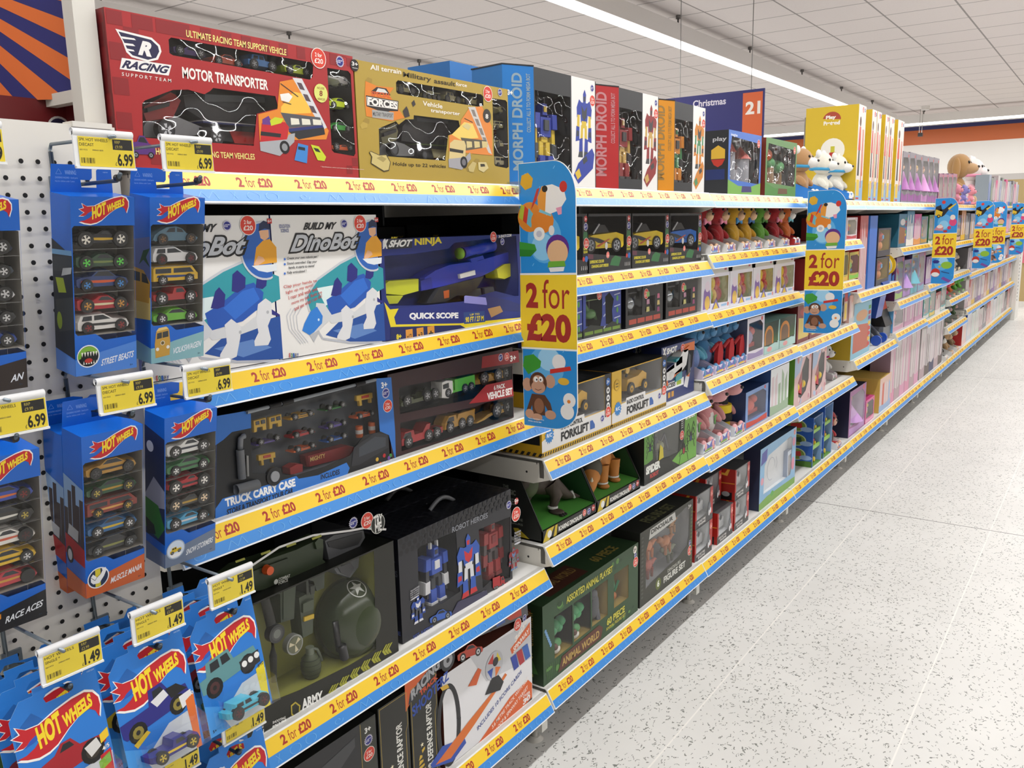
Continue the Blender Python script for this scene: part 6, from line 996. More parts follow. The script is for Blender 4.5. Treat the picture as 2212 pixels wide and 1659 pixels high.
# white and orange blasters
for i, (xx, yy) in enumerate(((-.016, 2.418), (-.11, 2.41), (-.2, 2.41))):
    y0, y1, z0 = yy, yy+.255, .846
    C = Carton('toy_box', ('white and orange toy blaster box at the right end of its shelf', 'navy toy blaster box standing behind the white and orange blaster', 'navy toy blaster box rearmost behind the forklift')[i], 'toy box', y0, y1, z0, 1.025, .07, M('24346e', .4), '1c2a5a', xf=xx-.02, wins=[[(y0+.003, z0+.07), (y1-.02, z0+.085), (y1-.004, z0+.15), (y0+.12, z0+.17), (y0+.003, z0+.13)]] if i == 0 else (), tray='26344a', td=.5, base=.0, group='blaster boxes'); F = C.F
    F.pu('d8702c', [(y1-.09, z0+.15), (y1, z0+.14), (y1, z0+.17), (y1-.09, z0+.17)]).pu('26346a', [(y0, z0+.15), (y0+.14, z0+.158), (y0+.14, 1.024), (y0, 1.02)]); F.tu('e6e6e2', 'X', (y0+.006, z0+.15), (.03, 0), (0, .026), .09, .1).tu('e6e6e2', 'SHOT', (y0+.036, z0+.153), (.08, 0), (0, .02), .06, .15); sticker(F, y0+.158, z0+.158, .014)
    if i == 0:
        F.pu('e6e8ea', [(y0+.006, z0+.045), (y0+.012, z0+.036), (y0+.17, z0+.036), (y0+.17, z0+.062), (y0+.01, z0+.058)]).tu('1c1c1e', 'XCESS', (y0+.035, z0+.042), (.07, 0), (0, .015), .05).pu('a9c23a', [(y0+.115, z0+.042), (y0+.15, z0+.042), (y0+.15, z0+.056), (y0+.115, z0+.056)]); [F.pu('c9953c', [(y0+.05+j*.026, z0+.01), (y0+.068+j*.026, z0+.01), (y0+.068+j*.026, z0+.028), (y0+.05+j*.026, z0+.028)]) for j in (0, 1)]; F.pu('d8d8dc', [(y0+.17, z0+.03), (y0+.2, z0+.02), (y0+.225, z0+.08), (y0+.2, z0+.09)]).pu('d8702c', [(y0+.19, z0+.06), (y0+.215, z0+.055), (y0+.22, z0+.085), (y0+.2, z0+.09)])
        x = C.xf+.004
        def pz(nm, m_, pts, th=.03): b = MB(); b.prism([(y0+u, z0+v) for u, v in pts], 'x', x-th, x, m_, cap=.94); b.build(nm, C.root)
        pz('toy_blaster', M('e3e4e4', .3), [(.005, .08), (.03, .105), (.12, .125), (.16, .155), (.2, .155), (.2, .14), (.185, .1), (.15, .085), (.09, .08), (.06, .07), (.03, .066)]); pz('blaster_trim', M('d8692c', .35), [(.15, .15), (.205, .162), (.205, .15), (.17, .142)], .034); pz('blaster_trim', M('d8692c', .35), [(.08, .07), (.15, .088), (.15, .1), (.09, .085)], .034); pz('blaster_magazine', M('2f97a6', .3), [(.1, .105), (.15, .112), (.15, .135), (.1, .13)], .036); pz('blaster_magazine', M('2f97a6', .3), [(.1, .055), (.15, .06), (.15, .085), (.1, .08)], .036); pz('blaster_handle', M('3a3f46', .4), [(.19, .06), (.215, .07), (.215, .13), (.2, .14)], .03); pz('blaster_label', M('26346a', .3), [(.02, .094), (.09, .104), (.09, .12), (.02, .108)], .033); pz('blaster_trigger', M('d8692c', .35), [(.02, .05), (.045, .055), (.04, .072), (.02, .068)], .03)
        b = MB(); b.ell((x-.012, y0+.068, z0+.082), (.018, .026, .018), M('e3e4e4', .3), 16, 10); b.build('blaster_drum', C.root)
    C.done()
# roaring dinosaurs in open wedge boxes
def dino_box(y0, label, species):
    y1 = y0+.272 if species == 't' else y0+.262; z0, zt = .623, .80
    r = thing('toy_box', label, 'toy box', (-.09, (y0+y1)/2, z0), 'open dinosaur boxes'); xf = -.016; G = M('2d6a30', .6); Gd = M('1d4a22', .6); K = M('20221f', .5); b = MB()
    b.box(xf-.2, xf, y0, y1, z0, z0+.004, K); b.box(xf-.2, xf-.197, y0, y1, z0, zt, Gd)
    b.box(xf-.004, xf, y0, y1, z0, z0+.03, K); b.add([(xf-.006, y0, z0+.03), (xf-.006, y1, z0+.03), (xf-.197, y1, z0+.05), (xf-.197, y0, z0+.05)], [(0, 1, 2, 3)], M('4f9a3c', .7))
    side = [(xf, z0), (xf, z0+.03), (xf-.075, zt), (xf-.2, zt), (xf-.2, z0)]
    b.prism(side, 'y', y0, y0+.0025, K); b.prism(side, 'y', y1-.0025, y1, K); b.add([(p[0], y1-.003, p[1]) for p in [(xf-.004, z0+.032), (xf-.078, zt-.003), (xf-.195, zt-.003), (xf-.195, z0+.05)]], [(0, 1, 2, 3)], Gd); b.add([(p[0], y0+.003, p[1]) for p in [(xf-.004, z0+.032), (xf-.078, zt-.003), (xf-.195, zt-.003), (xf-.195, z0+.05)]], [(0, 1, 2, 3)], Gd)
    b.box(xf-.2, xf-.07, y0, y1, zt-.003, zt, K)
    F = Face(b, 'x', xf); F.tu('f0f0ea', 'ROARING DINOSAURS', (y0+.075, z0+.008), (.118, 0), (0, .013), .03); F.pu('c9b02c', [(y0, z0), (y0+.03, z0), (y0+.055, z0+.03), (y0+.02, z0+.03)]).pu('c9b02c', [(y0+.05, z0+.002), (y0+.064, z0+.002), (y0+.07, z0+.03), (y0+.06, z0+.03)]).pu('e3e3de', F.ring(y0+.032, z0+.015, .01)); sticker(F, y1-.066, z0+.02, .009); pricestar(F, y1-.042, z0+.017, .01); F.pu('b8322c', F.ring(y1-.018, z0+.02, .009)); F.tu('f0e8e4', '3+', (y1-.024, z0+.016), (.012, 0), (0, .008), .03)
    S = Face(b, 'y', y0); S.tu('8a8f86', 'THE', (xf-.12, z0+.128), (.018, 0), (0, .008), .02).tu('8a8f86', 'JURASSIC', (xf-.135, z0+.108), (.055, 0), (0, .017), .03).tu('8a8f86', 'SERIES', (xf-.12, z0+.086), (.04, 0), (0, .017), .03).tu('8a8f86', 'WALK WITH THE', (xf-.14, z0+.046), (.08, 0), (0, .007), .02).tu('8a8f86', 'DINOSAURS', (xf-.13, z0+.034), (.07, 0), (0, .006), .02).pu('c9b02c', [(xf-.14, z0+.004), (xf-.12, z0+.02), (xf-.1, z0+.004)]).pu('c9b02c', [(xf-.08, z0+.004), (xf-.09, z0+.024), (xf-.075, z0+.026), (xf-.04, z0+.003)])
    Fb = Face(b, 'x', xf-.196); Fb.tu('7f8f78', 'ROOOAAR', (y0+.03, zt-.05), (.1, 0), (0, .03), .02); b.build('carton', r)
    X = xf-.085; c = (y0+y1)/2
    d = MB()
    if species == 'k':
        D1, D2 = M('c4803c', .6), M('4a463a', .6)
        d.ell((X, c+.02, z0+.104), (.036, .06, .04), D1, 20, 14); d.ell((X-.002, c+.022, z0+.122), (.031, .054, .028), D2, 18, 12); d.tube([(X, c+.06, z0+.11), (X+.006, c+.1, z0+.085), (X+.014, c+.128, z0+.058)], [.024, .012, .004], D1, 12)
        d.ell((X+.02, c-.05, z0+.095), (.03, .04, .036), D2, 18, 12); d.tube([(X+.03, c-.07, z0+.085), (X+.045, c-.1, z0+.06), (X+.05, c-.112, z0+.045)], [.026, .018, .01], D1, 12); d.ell((X+.03, c-.06, z0+.075), (.02, .03, .024), D1, 14, 10)
        for lx, ly in ((X+.034, c-.012), (X+.03, c+.062), (X-.03, c-.012), (X-.03, c+.06)): d.tube([(lx*1.0, ly, z0+.1), (lx+.004, ly-.004, z0+.06), (lx+.004, ly-.006, z0+.038)], [.022, .016, .016], D1, 12); d.ell((lx+.01, ly-.008, z0+.04), (.018, .015, .009), D1, 12, 8)
        for k in range(5): d.ell((X+.036-.014*k, c-.028+.012*k, z0+.125+.005*k), (.006, .004, .008), M('b9b49a', .5), 8, 6)
        o = d.build('toy_dinosaur', r); s_ = MB(); [s_.tube([(X+.03, c+.0+k*.018, z0+.118), (X+.012, c+.004+k*.018, z0+.146)], .003, M('2f2a26')) for k in range(4)]; s_.build('back_stripes', r); h = MB(); h.tube([(X+.05, c-.1, z0+.075), (X+.056, c-.108, z0+.09)], [.006, .001], M('cfc6ac')); h.tube([(X+.02, c-.095, z0+.08), (X+.018, c-.104, z0+.1)], [.006, .001], M('cfc6ac')); h.build('horn', r)
        t = MB(); [t.cyl('z', (lx+.004, ly-.006, z0+.048), .0175, .004, 'e9e9e6', 12) for lx, ly in ((X+.034, c-.012), (X+.03, c+.062))]; t.build('cable_tie', r)
    else:
        D1, D2 = M('4a4038', .6), M('4f5a3c', .6)
        d.tube([(X-.03, c-.08, z0+.15), (X-.02, c-.04, z0+.13), (X-.01, c+.01, z0+.115), (X, c+.05, z0+.085), (X+.02, c+.085, z0+.056), (X+.04, c+.12, z0+.045)], [.028, .04, .042, .026, .014, .003], D1, 14); d.ell((X-.005, c-.07, z0+.125), (.03, .035, .04), D2, 16, 12); d.tube([(X-.02, c-.075, z0+.14), (X+.01, c-.11, z0+.135)], [.028, .016], D1, 12)
        for lx, ly in ((X+.025, c-.0), (X-.035, c-.055)): d.tube([(lx-.01, ly, z0+.11), (lx+.006, ly+.014, z0+.075), (lx+.004, ly-.002, z0+.04)], [.026, .018, .011], D1, 12); d.ell((lx+.02, ly-.006, z0+.038), (.024, .016, .008), D1, 12, 8)
        o = d.build('toy_dinosaur', r); t = MB(); t.cyl('z', (X+.03, c-.002, z0+.045), .014, .005, 'e3e3e0', 12); t.tube([(X+.03, c+.094, z0+.066), (X+.036, c+.1, z0+.045)], .004, M('e3e3e0')); t.build('cable_tie', r)
        k = MB(); [k.ell((X+.068, c-.02+i*.009, z0+.036), (.008, .003, .004), M('1f1c1a'), 8, 6) for i in range(3)]; k.build('claws', r)
    return r
dino_box(1.700, 'open green dinosaur box with a dark long tailed dinosaur', 't'); dino_box(1.975, 'open green dinosaur box with an orange horned dinosaur', 'k')
# spider boxes
y0, y1, z0 = 2.262, 2.655, .623
for i in range(2):
    C = Carton('toy_box', ('green and black spider robot box at the right end of its shelf', 'black spider box behind the orange horned dinosaur')[i], 'toy box', y0-.0-i*.06, y1-i*.16, z0, z0+.19-.006*i, .1, M('2a2f28', .45), '1c1f1c', xf=-.016-i*.11, wins=[[(y0+.09, z0+.05), (y0+.25, z0+.05), (y0+.255, z0+.184), (y0+.07, z0+.184), (y0+.075, z0+.1)]] if i == 0 else (), tray='5a6258', td=.8, base=.12, group='spider boxes'); F = C.F
    if i: F.tu('d9dcd6', 'SPIDER', (y0-.02, z0+.15), (.09, 0), (0, .022), .06); C.done(); continue
    F.pu('5f9a3a', [(y0, z0+.06), (y0+.06, z0+.07), (y0+.066, z0+.188), (y0, z0+.188)]).pu('6aa63f', [(y0+.26, z0+.002), (y1, z0+.002), (y1, z0+.188), (y0+.3, z0+.188), (y0+.29, z0+.06), (y0+.2, z0+.03)])
    for cx, cz, s_ in ((y0+.04, z0+.11, .02), (y0+.29, z0+.05, .03), (y0+.345, z0+.08, .026)):
        for g in (-1, 1): [F.ln('141614', [(cx, cz+(k-1.5)*.25*s_), (cx+g*s_*.8, cz+(k-1)*.8*s_+.3*s_), (cx+g*s_*1.2, cz+(k-1.7)*.9*s_)], .003) for k in range(4)]
        F.pu('141614', F.ring(cx, cz, s_*.42, s_*.62)).pu('a82a2a' if s_ > .029 else '26406a', F.ring(cx, cz-.2*s_, s_*.25, s_*.35))
    F.pu('1a1d1a', [(y0, z0), (y0+.22, z0), (y0+.18, z0+.05), (y0+.06, z0+.06), (y0, z0+.065)]).tu('eceee8', 'SPIDER', (y0+.012, z0+.03), (.1, 0), (0, .026), .07).tu('b8322c', 'ROBOT', (y0+.04, z0+.012), (.06, 0), (0, .014), .05).tu('eceee8', 'SPIDER', (y0+.3, z0+.145), (.075, 0), (0, .02), .06).pu('1a1d1a', [(y0+.26, z0+.08), (y0+.285, z0+.08), (y0+.285, z0+.188), (y0+.262, z0+.188)]).pu('d9c93a', [(y0+.1, z0+.055), (y0+.135, z0+.058), (y0+.13, z0+.09), (y0+.11, z0+.105)]); sticker(F, y0+.272, z0+.1, .015)
    for j in range(5): F.ln('d9dcd6', [(y0+.266, z0+.125+j*.007), (y0+.282, z0+.126+j*.007)], .002)
    b = MB(); b.ell((-.05, y0+.16, z0+.085), (.02, .03, .018), M('8a8f6a', .4), 14, 10); [b.tube([(-.045, y0+.16, z0+.085), (-.04, y0+.16+g*.03, z0+.12), (-.035, y0+.16+g*.05, z0+.06)], .004, M('3a4048')) for g in (-1, 1)]; b.build('toy_spider', C.root); C.done()
# animal playset and dinosaur figures on the bottom shelf
y0, y1, z0 = 1.690, 2.222, .234
WN = [[(y0+.055+i*.098+(.03 if i == 3 else 0), z0+.055+i*.004), (y0+.145+i*.098+(.03 if i == 3 else 0), z0+.055+i*.004), (y0+.145+i*.098+(.03 if i == 3 else 0), z0+.172), (y0+.055+i*.098+(.03 if i == 3 else 0), z0+.172)] for i in range(4)]
C = Carton('toy_box', 'green animal playset box with four windows on the bottom shelf', 'toy box', y0, y1, z0, z0+.222, .12, M('2c4a2c', .45), '20381f', '2a4228', wins=WN, tray='a08a4a', td=.85, base=.05, group='bottom shelf packets of the second bay'); F = C.F
for i in range(26): u, v_ = random.uniform(y0+.02, y1-.03), random.choice((random.uniform(z0+.012, z0+.04), random.uniform(z0+.185, z0+.212))); F.pu(random.choice(('3f6a34', '234022', '4f7a3c', '5a8a44')), F.ring(u, v_, random.uniform(.006, .016), random.uniform(.004, .009), 9))
for i in range(9): F.ln('4f7a3c', [(y0+.02+i*.008, z0+.01), (y0+.012+i*.01, z0+.05)], .0016)
for i in range(7): F.pu('6f9ac4', F.ring(y0+.012+i*.004, z0+.15-i*.008, .005))
F.pu('5a2f22', [(y0+.07, z0+.008), (y0+.3, z0+.008), (y0+.312, z0+.036), (y0+.29, z0+.052), (y0+.09, z0+.046)]).tu('b99a52', 'ANIMAL WORLD', (y0+.09, z0+.016), (.2, 0), (0, .022), .03).tu('c9c24a', 'ASSORTED ANIMAL PLAYSET', (y0+.115, z0+.185), (.255, 0), (0, .02), .03).tu('c9c24a', '60 PIECE', (y0+.335, z0+.03), (.11, 0), (0, .022), .04).tu('c9c24a', 'ANIMAL FIGURE SET', (y0+.33, z0+.016), (.12, 0), (0, .01), .02)
F.pu('e6e0d6', F.ring(y1-.022, z0+.205, .012)).tu('26281f', '3+', (y1-.03, z0+.2), (.016, 0), (0, .01), .03); sticker(F, y1-.018, z0+.165, .015); pricestar(F, y1-.02, z0+.187, .009)
S = C.S; S.pu('5a2424', [(-.09, z0+.1), (-.05, z0+.1), (-.05, z0+.205), (-.09, z0+.205)]).tu('a3843f', 'ANIMAL WORLD', (-.06, z0+.2), (0, -.095), (.016, 0), .02).tu('a9a83f', '60 PIECE', (-.06, z0+.088), (0, -.07), (.014, 0), .03).pu('3f6a34', [(-.12, z0+.02), (-.03, z0+.03), (-.06, z0+.09)]); T = C.T; T.pu('4a2a20', [(-.11, y0+.06), (-.03, y0+.06), (-.03, y0+.26), (-.11, y0+.26)]).tu('8a7a3a', '60 PIECE', (-.04, y0+.33), (0, .13), (-.035, 0), .03).tu('8f7440', 'ANIMAL WORLD', (-.06, y0+.08), (0, .17), (-.03, 0), .02)
x = -.05
for i, w_ in enumerate(WN):
    a, zz = w_[0][0], z0+.056
    b = MB()
    if i in (0, 1):
        b.tube([(x, a+.04, zz), (x, a+.045, zz+.07)], .006, M('6a4a2c')); [b.ell((x+.01, a+.025+.014*j, zz+.06+.012*(j % 2)), (.016, .017, .014), M('3f8a5a' if i == 0 else '4a9a64', .5), 10, 8) for j in range(4)]; b.ell((x+.016, a+.04, zz+.022), (.012, .018, .012), M('4f8a54', .5), 10, 8); b.build('toy_tree', C.root); b = MB(); b.ell((x+.018, a+.03, zz+.008), (.012, .02, .012), M('d9d6ce', .5), 12, 8); b.ell((x+.024, a+.02, zz+.02), (.009, .01, .009), M('5a3a2c', .5), 10, 8); b.build('toy_animal', C.root)
    elif i == 2: b.ell((x+.01, a+.042, zz+.05), (.02, .028, .045), M('4a4c52', .5), 14, 10); b.ell((x+.02, a+.03, zz+.09), (.014, .018, .016), M('55575c', .5), 12, 8); b.tube([(x+.02, a+.06, zz), (x+.02, a+.05, zz+.04)], .009, M('44464c')); b.build('toy_animal', C.root)
    else: b.tube([(x, a+.05, zz), (x+.005, a+.055, zz+.05), (x+.01, a+.04, zz+.08)], .004, M('3f9a6a')); b.tube([(x+.01, a+.05, zz+.04), (x+.01, a+.075, zz+.065)], .004, M('3f9a6a')); b.build('toy_tree', C.root); b = MB(); b.ell((x+.01, a+.035, zz+.03), (.012, .02, .012), M('a8632f', .5), 12, 8); b.tube([(x+.01, a+.02, zz+.03), (x+.012, a+.015, zz)], .003, M('a8632f')); b.build('toy_animal', C.root)
C.done()
y0, y1 = 2.235, 2.632
C = Carton('toy_box', 'grey dinosaur figure set box on the bottom shelf', 'toy box', y0, y1, z0, z0+.245, .1, M('37382f', .45), '2a2b26', '232420', wins=[[(y0+.04, z0+.05), (y0+.075, z0+.058), (y1-.11, z0+.075), (y1-.045, z0+.09), (y1-.03, z0+.12), (y1-.03, z0+.215), (y1-.05, z0+.232), (y0+.23, z0+.215), (y0+.2, z0+.2), (y0+.17, z0+.215), (y0+.06, z0+.2), (y0+.04, z0+.17)]], tray='8d8f90', td=.7, base=.1, wavy=.012, group='bottom shelf packets of the second bay'); F = C.F
F.tu('d9dad2', 'FIGURE SET', (y0+.17, z0+.02), (.17, 0), (0, .022), .04).tu('b9bab0', 'DINOSAURS', (y0+.2, z0+.046), (.1, 0), (0, .012), .02).pu('5f6a2c', F.ring(y0+.13, z0+.034, .02)).tu('eceee4', '6', (y0+.122, z0+.024), (.016, 0), (0, .022), .04).pu('c9cac6', [(y0+.06, z0+.205), (y0+.26, z0+.212), (y0+.25, z0+.24), (y0+.07, z0+.236)]).tu('2c2d28', 'DINOSAUR', (y0+.075, z0+.218), (.16, 0), (0, .015), .04).tu('c9cac6', '3+', (y1-.04, z0+.218), (.025, 0), (0, .015), .04); sticker(F, y1-.022, z0+.065, .016); pricestar(F, y1-.02, z0+.092, .011)
for i in range(16): F.pu('5a6a3a', F.ring(y1-.012, z0+.02+i*.013, .006, .005, 8)).pu('50524a', F.ring(y0+.015, z0+.03+i*.013, .008, .004, 7))
def dino_fig(cy, cz, s_, m_):
    b = MB(); X = -.04; b.ell((X, cy, cz), (.014*s_, .03*s_, .02*s_), m_, 12, 8); b.tube([(X, cy+.02*s_, cz), (X, cy+.055*s_, cz+.006*s_), (X, cy+.075*s_, cz)], [.012*s_, .006*s_, .001], m_); b.tube([(X, cy-.022*s_, cz+.006*s_), (X, cy-.04*s_, cz+.02*s_), (X, cy-.055*s_, cz+.016*s_)], [.012*s_, .01*s_, .006*s_], m_)
    for g in (-.014, .016): b.tube([(X+.008, cy+g*s_, cz-.008*s_), (X+.01, cy+g*s_, cz-.04*s_)], [.008*s_, .005*s_], m_)
    b.build('toy_dinosaur', C.root)
for cy, cz, s_, c in ((y0+.1, z0+.165, .95, 'c0703a'), (y0+.27, z0+.19, .8, 'a8763a'), (y0+.23, z0+.14, 1.0, 'b06a34'), (y0+.1, z0+.1, .95, '9a4a3a'), (y0+.25, z0+.1, .9, '6a6f5a')): dino_fig(cy, cz, s_, M(c, .5))
C.T.tu('6a6b4a', 'FIGURE SET', (-.03, y0+.1), (0, .2), (-.04, 0), .03); C.done()
# ================================================================ hanging promotion paddles
def paddle(x0, x1, y, z0, z1, label, variant=0, lean=0.0, sway=0.0):
    """rounded board standing out from the shelf edge, facing down the aisle"""
    r = thing('hanging_sign', label, 'promotion sign', ((x0+x1)/2, y, z0), 'rounded promotion signs'); w_, h = x1-x0, z1-z0; b = MB()
    X = lambda u: x0+u*w_; Z = lambda v: z0+v*h
    k = h/w_
    out = [(X(.02), z0+.0), *[(X(.55+.45*math.sin(t)), z0+.09*h-.09*h*math.cos(t)) for t in [i*math.pi/20 for i in range(11)]], *[(X(.62+.38*math.cos(t)), z1-.13*h+.13*h*math.sin(t)) for t in [i*math.pi/20 for i in range(11)]], (X(0), z1-.002)]
    b.prism(out, 'y', y, y+.002, M('f0f0ee', .4)); F = Face(b, 'y', y); BL = M('2b8fd8', .35)
    ins = [(X(.5)+(p[0]-X(.5))*.985, z0+h/2+(p[1]-z0-h/2)*.995) for p in out]; F.pu(BL, ins)
    # lighter cloud shapes of the print
    F.pu('5fb0e6', F.ring(X(.45), Z(.72), w_*.3, h*.09)).pu('8fcdf0', F.ring(X(.42), Z(.69), w_*.2, h*.05)).pu('5fb0e6', F.ring(X(.45), Z(.24), w_*.32, h*.08)).pu('9fd3f2', F.ring(X(.5), Z(.27), w_*.2, h*.045))
    F.pu('f3d02f', [(X(0), Z(.31)), (X(1), Z(.315)), (X(1), Z(.59)), (X(0), Z(.585))]).pu('f2f2ee', [(X(0), Z(.585)), (X(1), Z(.59)), (X(1), Z(.597)), (X(0), Z(.592))]).pu('f2f2ee', [(X(0), Z(.303)), (X(1), Z(.308)), (X(1), Z(.315)), (X(0), Z(.31))])
    F.tu('a52c24', '2', (X(.1), Z(.462)), (w_*.22, 0), (0, h*.095), .045).tu('a52c24', 'for', (X(.4), Z(.462)), (w_*.48, 0), (0, h*.108), .0).tu('a52c24', '£20', (X(.1), Z(.335)), (w_*.8, 0), (0, h*.108), .05)
    def hexa(m_, cx, cz, rx, rz, t0=.3): F.pu(m_, [(cx+rx*math.cos(t0+i*1.0472), cz+rz*math.sin(t0+i*1.0472)) for i in range(6)])
    for i in range(7): F.ln('8fcdf2', [(X(.1+.13*i), Z((.95, .62, .9, .66, .97, .3, .1)[i])), (X(.13+.13*i), Z((.96, .63, .91, .67, .98, .31, .11)[i]))], .0012)
    if variant == 0:
        hexa('d9a92f', X(.15), Z(.93), w_*.12, h*.032); F.pu('3f9a34', [(X(.0), Z(.655)), (X(.2), Z(.655)), (X(.31), Z(.678)), (X(.28), Z(.70)), (X(.0), Z(.71))]).pu('2f8228', [(X(.0), Z(.655)), (X(.2), Z(.655)), (X(.31), Z(.678)), (X(.0), Z(.682))]); F.pu('3f9a34', [(X(.02), Z(.235)), (X(.12), Z(.205)), (X(.34), Z(.235)), (X(.36), Z(.26)), (X(.22), Z(.285)), (X(.05), Z(.275))])
        # pull-along toy dog
        F.pu('e08a2c', F.ring(X(.2), Z(.80), w_*.22, h*.055)); [F.pu(c, [(X(.0+.07*i), Z(.80-.012*i)), (X(.08+.07*i), Z(.785-.012*i)), (X(.12+.07*i), Z(.835-.012*i)), (X(.04+.07*i), Z(.85-.008*i))]) for i, c in enumerate(('b9c23a', 'd0402c', '6fb8c4'))]
        F.pu('e0852c', F.ring(X(.42), Z(.785), w_*.2, h*.045)).pu('f0efea', F.ring(X(.36), Z(.738), w_*.1, h*.025)).pu('c9c9d2', F.ring(X(.36), Z(.738), w_*.05, h*.012)).pu('e6e4e0', F.ring(X(.58), Z(.75), w_*.05, h*.018)); F.pu('f0efec', [(X(.35), Z(.83)), (X(.5), Z(.805)), (X(.72), Z(.822)), (X(.84), Z(.86)), (X(.8), Z(.895)), (X(.6), Z(.915)), (X(.42), Z(.91)), (X(.34), Z(.87))]).pu('e59a3a', [(X(.35), Z(.83)), (X(.47), Z(.812)), (X(.5), Z(.91)), (X(.42), Z(.91)), (X(.34), Z(.87))]).pu('c8342c', F.ring(X(.79), Z(.905), w_*.065, h*.02)).pu('1c1c1e', F.ring(X(.47), Z(.90), w_*.05, h*.012)).pu('c23a2c', [(X(.22), Z(.825)), (X(.32), Z(.86)), (X(.38), Z(.905)), (X(.33), Z(.90)), (X(.25), Z(.85))]).pu('e59ab4', [(X(.66), Z(.83)), (X(.76), Z(.835)), (X(.76), Z(.808)), (X(.7), Z(.805))]).pu('7fc0cf', [(X(.36), Z(.818)), (X(.58), Z(.80)), (X(.58), Z(.808)), (X(.38), Z(.828))])
        # plain toys: a purple topped stacking ball, a white and red top, a monkey soft toy, white stacking balls
        F.pu('5f2f86', F.ring(X(.68), Z(.685), w_*.2, h*.05)).pu('e3b78a', F.ring(X(.68), Z(.67), w_*.18, h*.045)).pu('6fae3a', [(X(.5), Z(.615)), (X(.82), Z(.62)), (X(.8), Z(.64)), (X(.52), Z(.637))]).pu('eceae8', [(X(.55), Z(.598)), (X(.78), Z(.602)), (X(.8), Z(.618)), (X(.52), Z(.614))])
        F.pu('eceae8', F.ring(X(.68), Z(.262), w_*.12, h*.03)).pu('c8342c', [(X(.52), Z(.215)), (X(.9), Z(.235)), (X(.88), Z(.25)), (X(.52), Z(.232))]).pu('e0b43c', F.ring(X(.76), Z(.19), w_*.1, h*.014)).pu('f0efec', F.ring(X(.86), Z(.12), w_*.11, h*.028)).pu('f0efec', F.ring(X(.82), Z(.075), w_*.12, h*.03)).pu('e8862c', F.ring(X(.85), Z(.115), w_*.03, h*.007))
        Bn, Tn = '5a3826', 'c79a80'
        F.pu(Tn, F.ring(X(.1), Z(.165), w_*.09, h*.026)).pu(Tn, F.ring(X(.52), Z(.185), w_*.09, h*.026)).pu(Bn, F.ring(X(.3), Z(.175), w_*.16, h*.042)).pu(Tn, F.ring(X(.3), Z(.158), w_*.13, h*.025)).pu(Tn, F.ring(X(.3), Z(.185), w_*.1, h*.02)).pu('f4f2ee', F.ring(X(.26), Z(.188), w_*.04, h*.011)).pu('f4f2ee', F.ring(X(.35), Z(.19), w_*.04, h*.011)).pu('1c1c1e', F.ring(X(.275), Z(.187), w_*.014, h*.004)).pu('1c1c1e', F.ring(X(.345), Z(.188), w_*.014, h*.004)).ln('5a3020', [(X(.24), Z(.15)), (X(.3), Z(.146)), (X(.36), Z(.152))], .0014)
        F.pu(Bn, [(X(.18), Z(.13)), (X(.42), Z(.13)), (X(.52), Z(.1)), (X(.56), Z(.065)), (X(.5), Z(.06)), (X(.42), Z(.09)), (X(.42), Z(.05)), (X(.2), Z(.045)), (X(.18), Z(.085)), (X(.12), Z(.05)), (X(.07), Z(.06))]).pu('8f6248', F.ring(X(.31), Z(.085), w_*.09, h*.03)).pu(Tn, F.ring(X(.13), Z(.05), w_*.08, h*.018)).pu(Tn, F.ring(X(.27), Z(.04), w_*.1, h*.014)).pu(Tn, F.ring(X(.52), Z(.055), w_*.1, h*.018))
        F.tu('d9ecf8', '*Selected lines only', (X(.1), Z(.028)), (w_*.3, 0), (0, h*.006)).tu('d9ecf8', 'While stocks last', (X(.1), Z(.018)), (w_*.25, 0), (0, h*.006))
    else:
        F.pu('c8342c', F.ring(X(.36), Z(.95), w_*.08, h*.02)).pu('1d1d1f', [(X(.3), Z(.78)), (X(.42), Z(.8)), (X(.75), Z(.92)), (X(.66), Z(.935)), (X(.4), Z(.87)), (X(.02), Z(.86)), (X(.05), Z(.9)), (X(.25), Z(.92)), (X(.3), Z(.87))]).pu('e3c02c', [(X(.02), Z(.80)), (X(.3), Z(.79)), (X(.34), Z(.84)), (X(.05), Z(.87))]).pu('e3c02c', [(X(.55), Z(.88)), (X(.9), Z(.94)), (X(.88), Z(.925)), (X(.6), Z(.86))]).pu('1d1d1f', F.ring(X(.18), Z(.79), w_*.08, h*.02)).pu('e3c02c', F.ring(X(.18), Z(.79), w_*.04, h*.01)).pu('8f9296', [(X(.56), Z(.85)), (X(.78), Z(.84)), (X(.7), Z(.86))])
        F.pu('d9487a', F.ring(X(.8), Z(.72), w_*.16, h*.045)).pu('e9dccf', F.ring(X(.78), Z(.775), w_*.11, h*.03)).pu('c8325a', F.ring(X(.66), Z(.655), w_*.08, h*.02)).pu('c98a92', [(X(.02), Z(.63)), (X(.4), Z(.62)), (X(.42), Z(.66)), (X(.3), Z(.7)), (X(.12), Z(.67))]).pu('f0dcd6', F.ring(X(.26), Z(.67), w_*.13, h*.02)).pu('b8323a', F.ring(X(.5), Z(.615), w_*.09, h*.014))
        hexa('2a2f86', X(.2), Z(.26), w_*.16, h*.022, 0); F.pu('e0b43c', F.ring(X(.36), Z(.2), w_*.05, h*.013)).pu('8fbf3a', F.ring(X(.66), Z(.22), w_*.24, h*.042)).pu('c8342c', F.ring(X(.2), Z(.13), w_*.2, h*.052)).pu('f0efec', F.ring(X(.2), Z(.11), w_*.17, h*.026)).pu('26427a', [(X(.45), Z(.14)), (X(.8), Z(.12)), (X(.8), Z(.13)), (X(.46), Z(.15))]).pu('7a4aa0', [(X(.45), Z(.06)), (X(.8), Z(.015)), (X(.9), Z(.04)), (X(.55), Z(.085))])
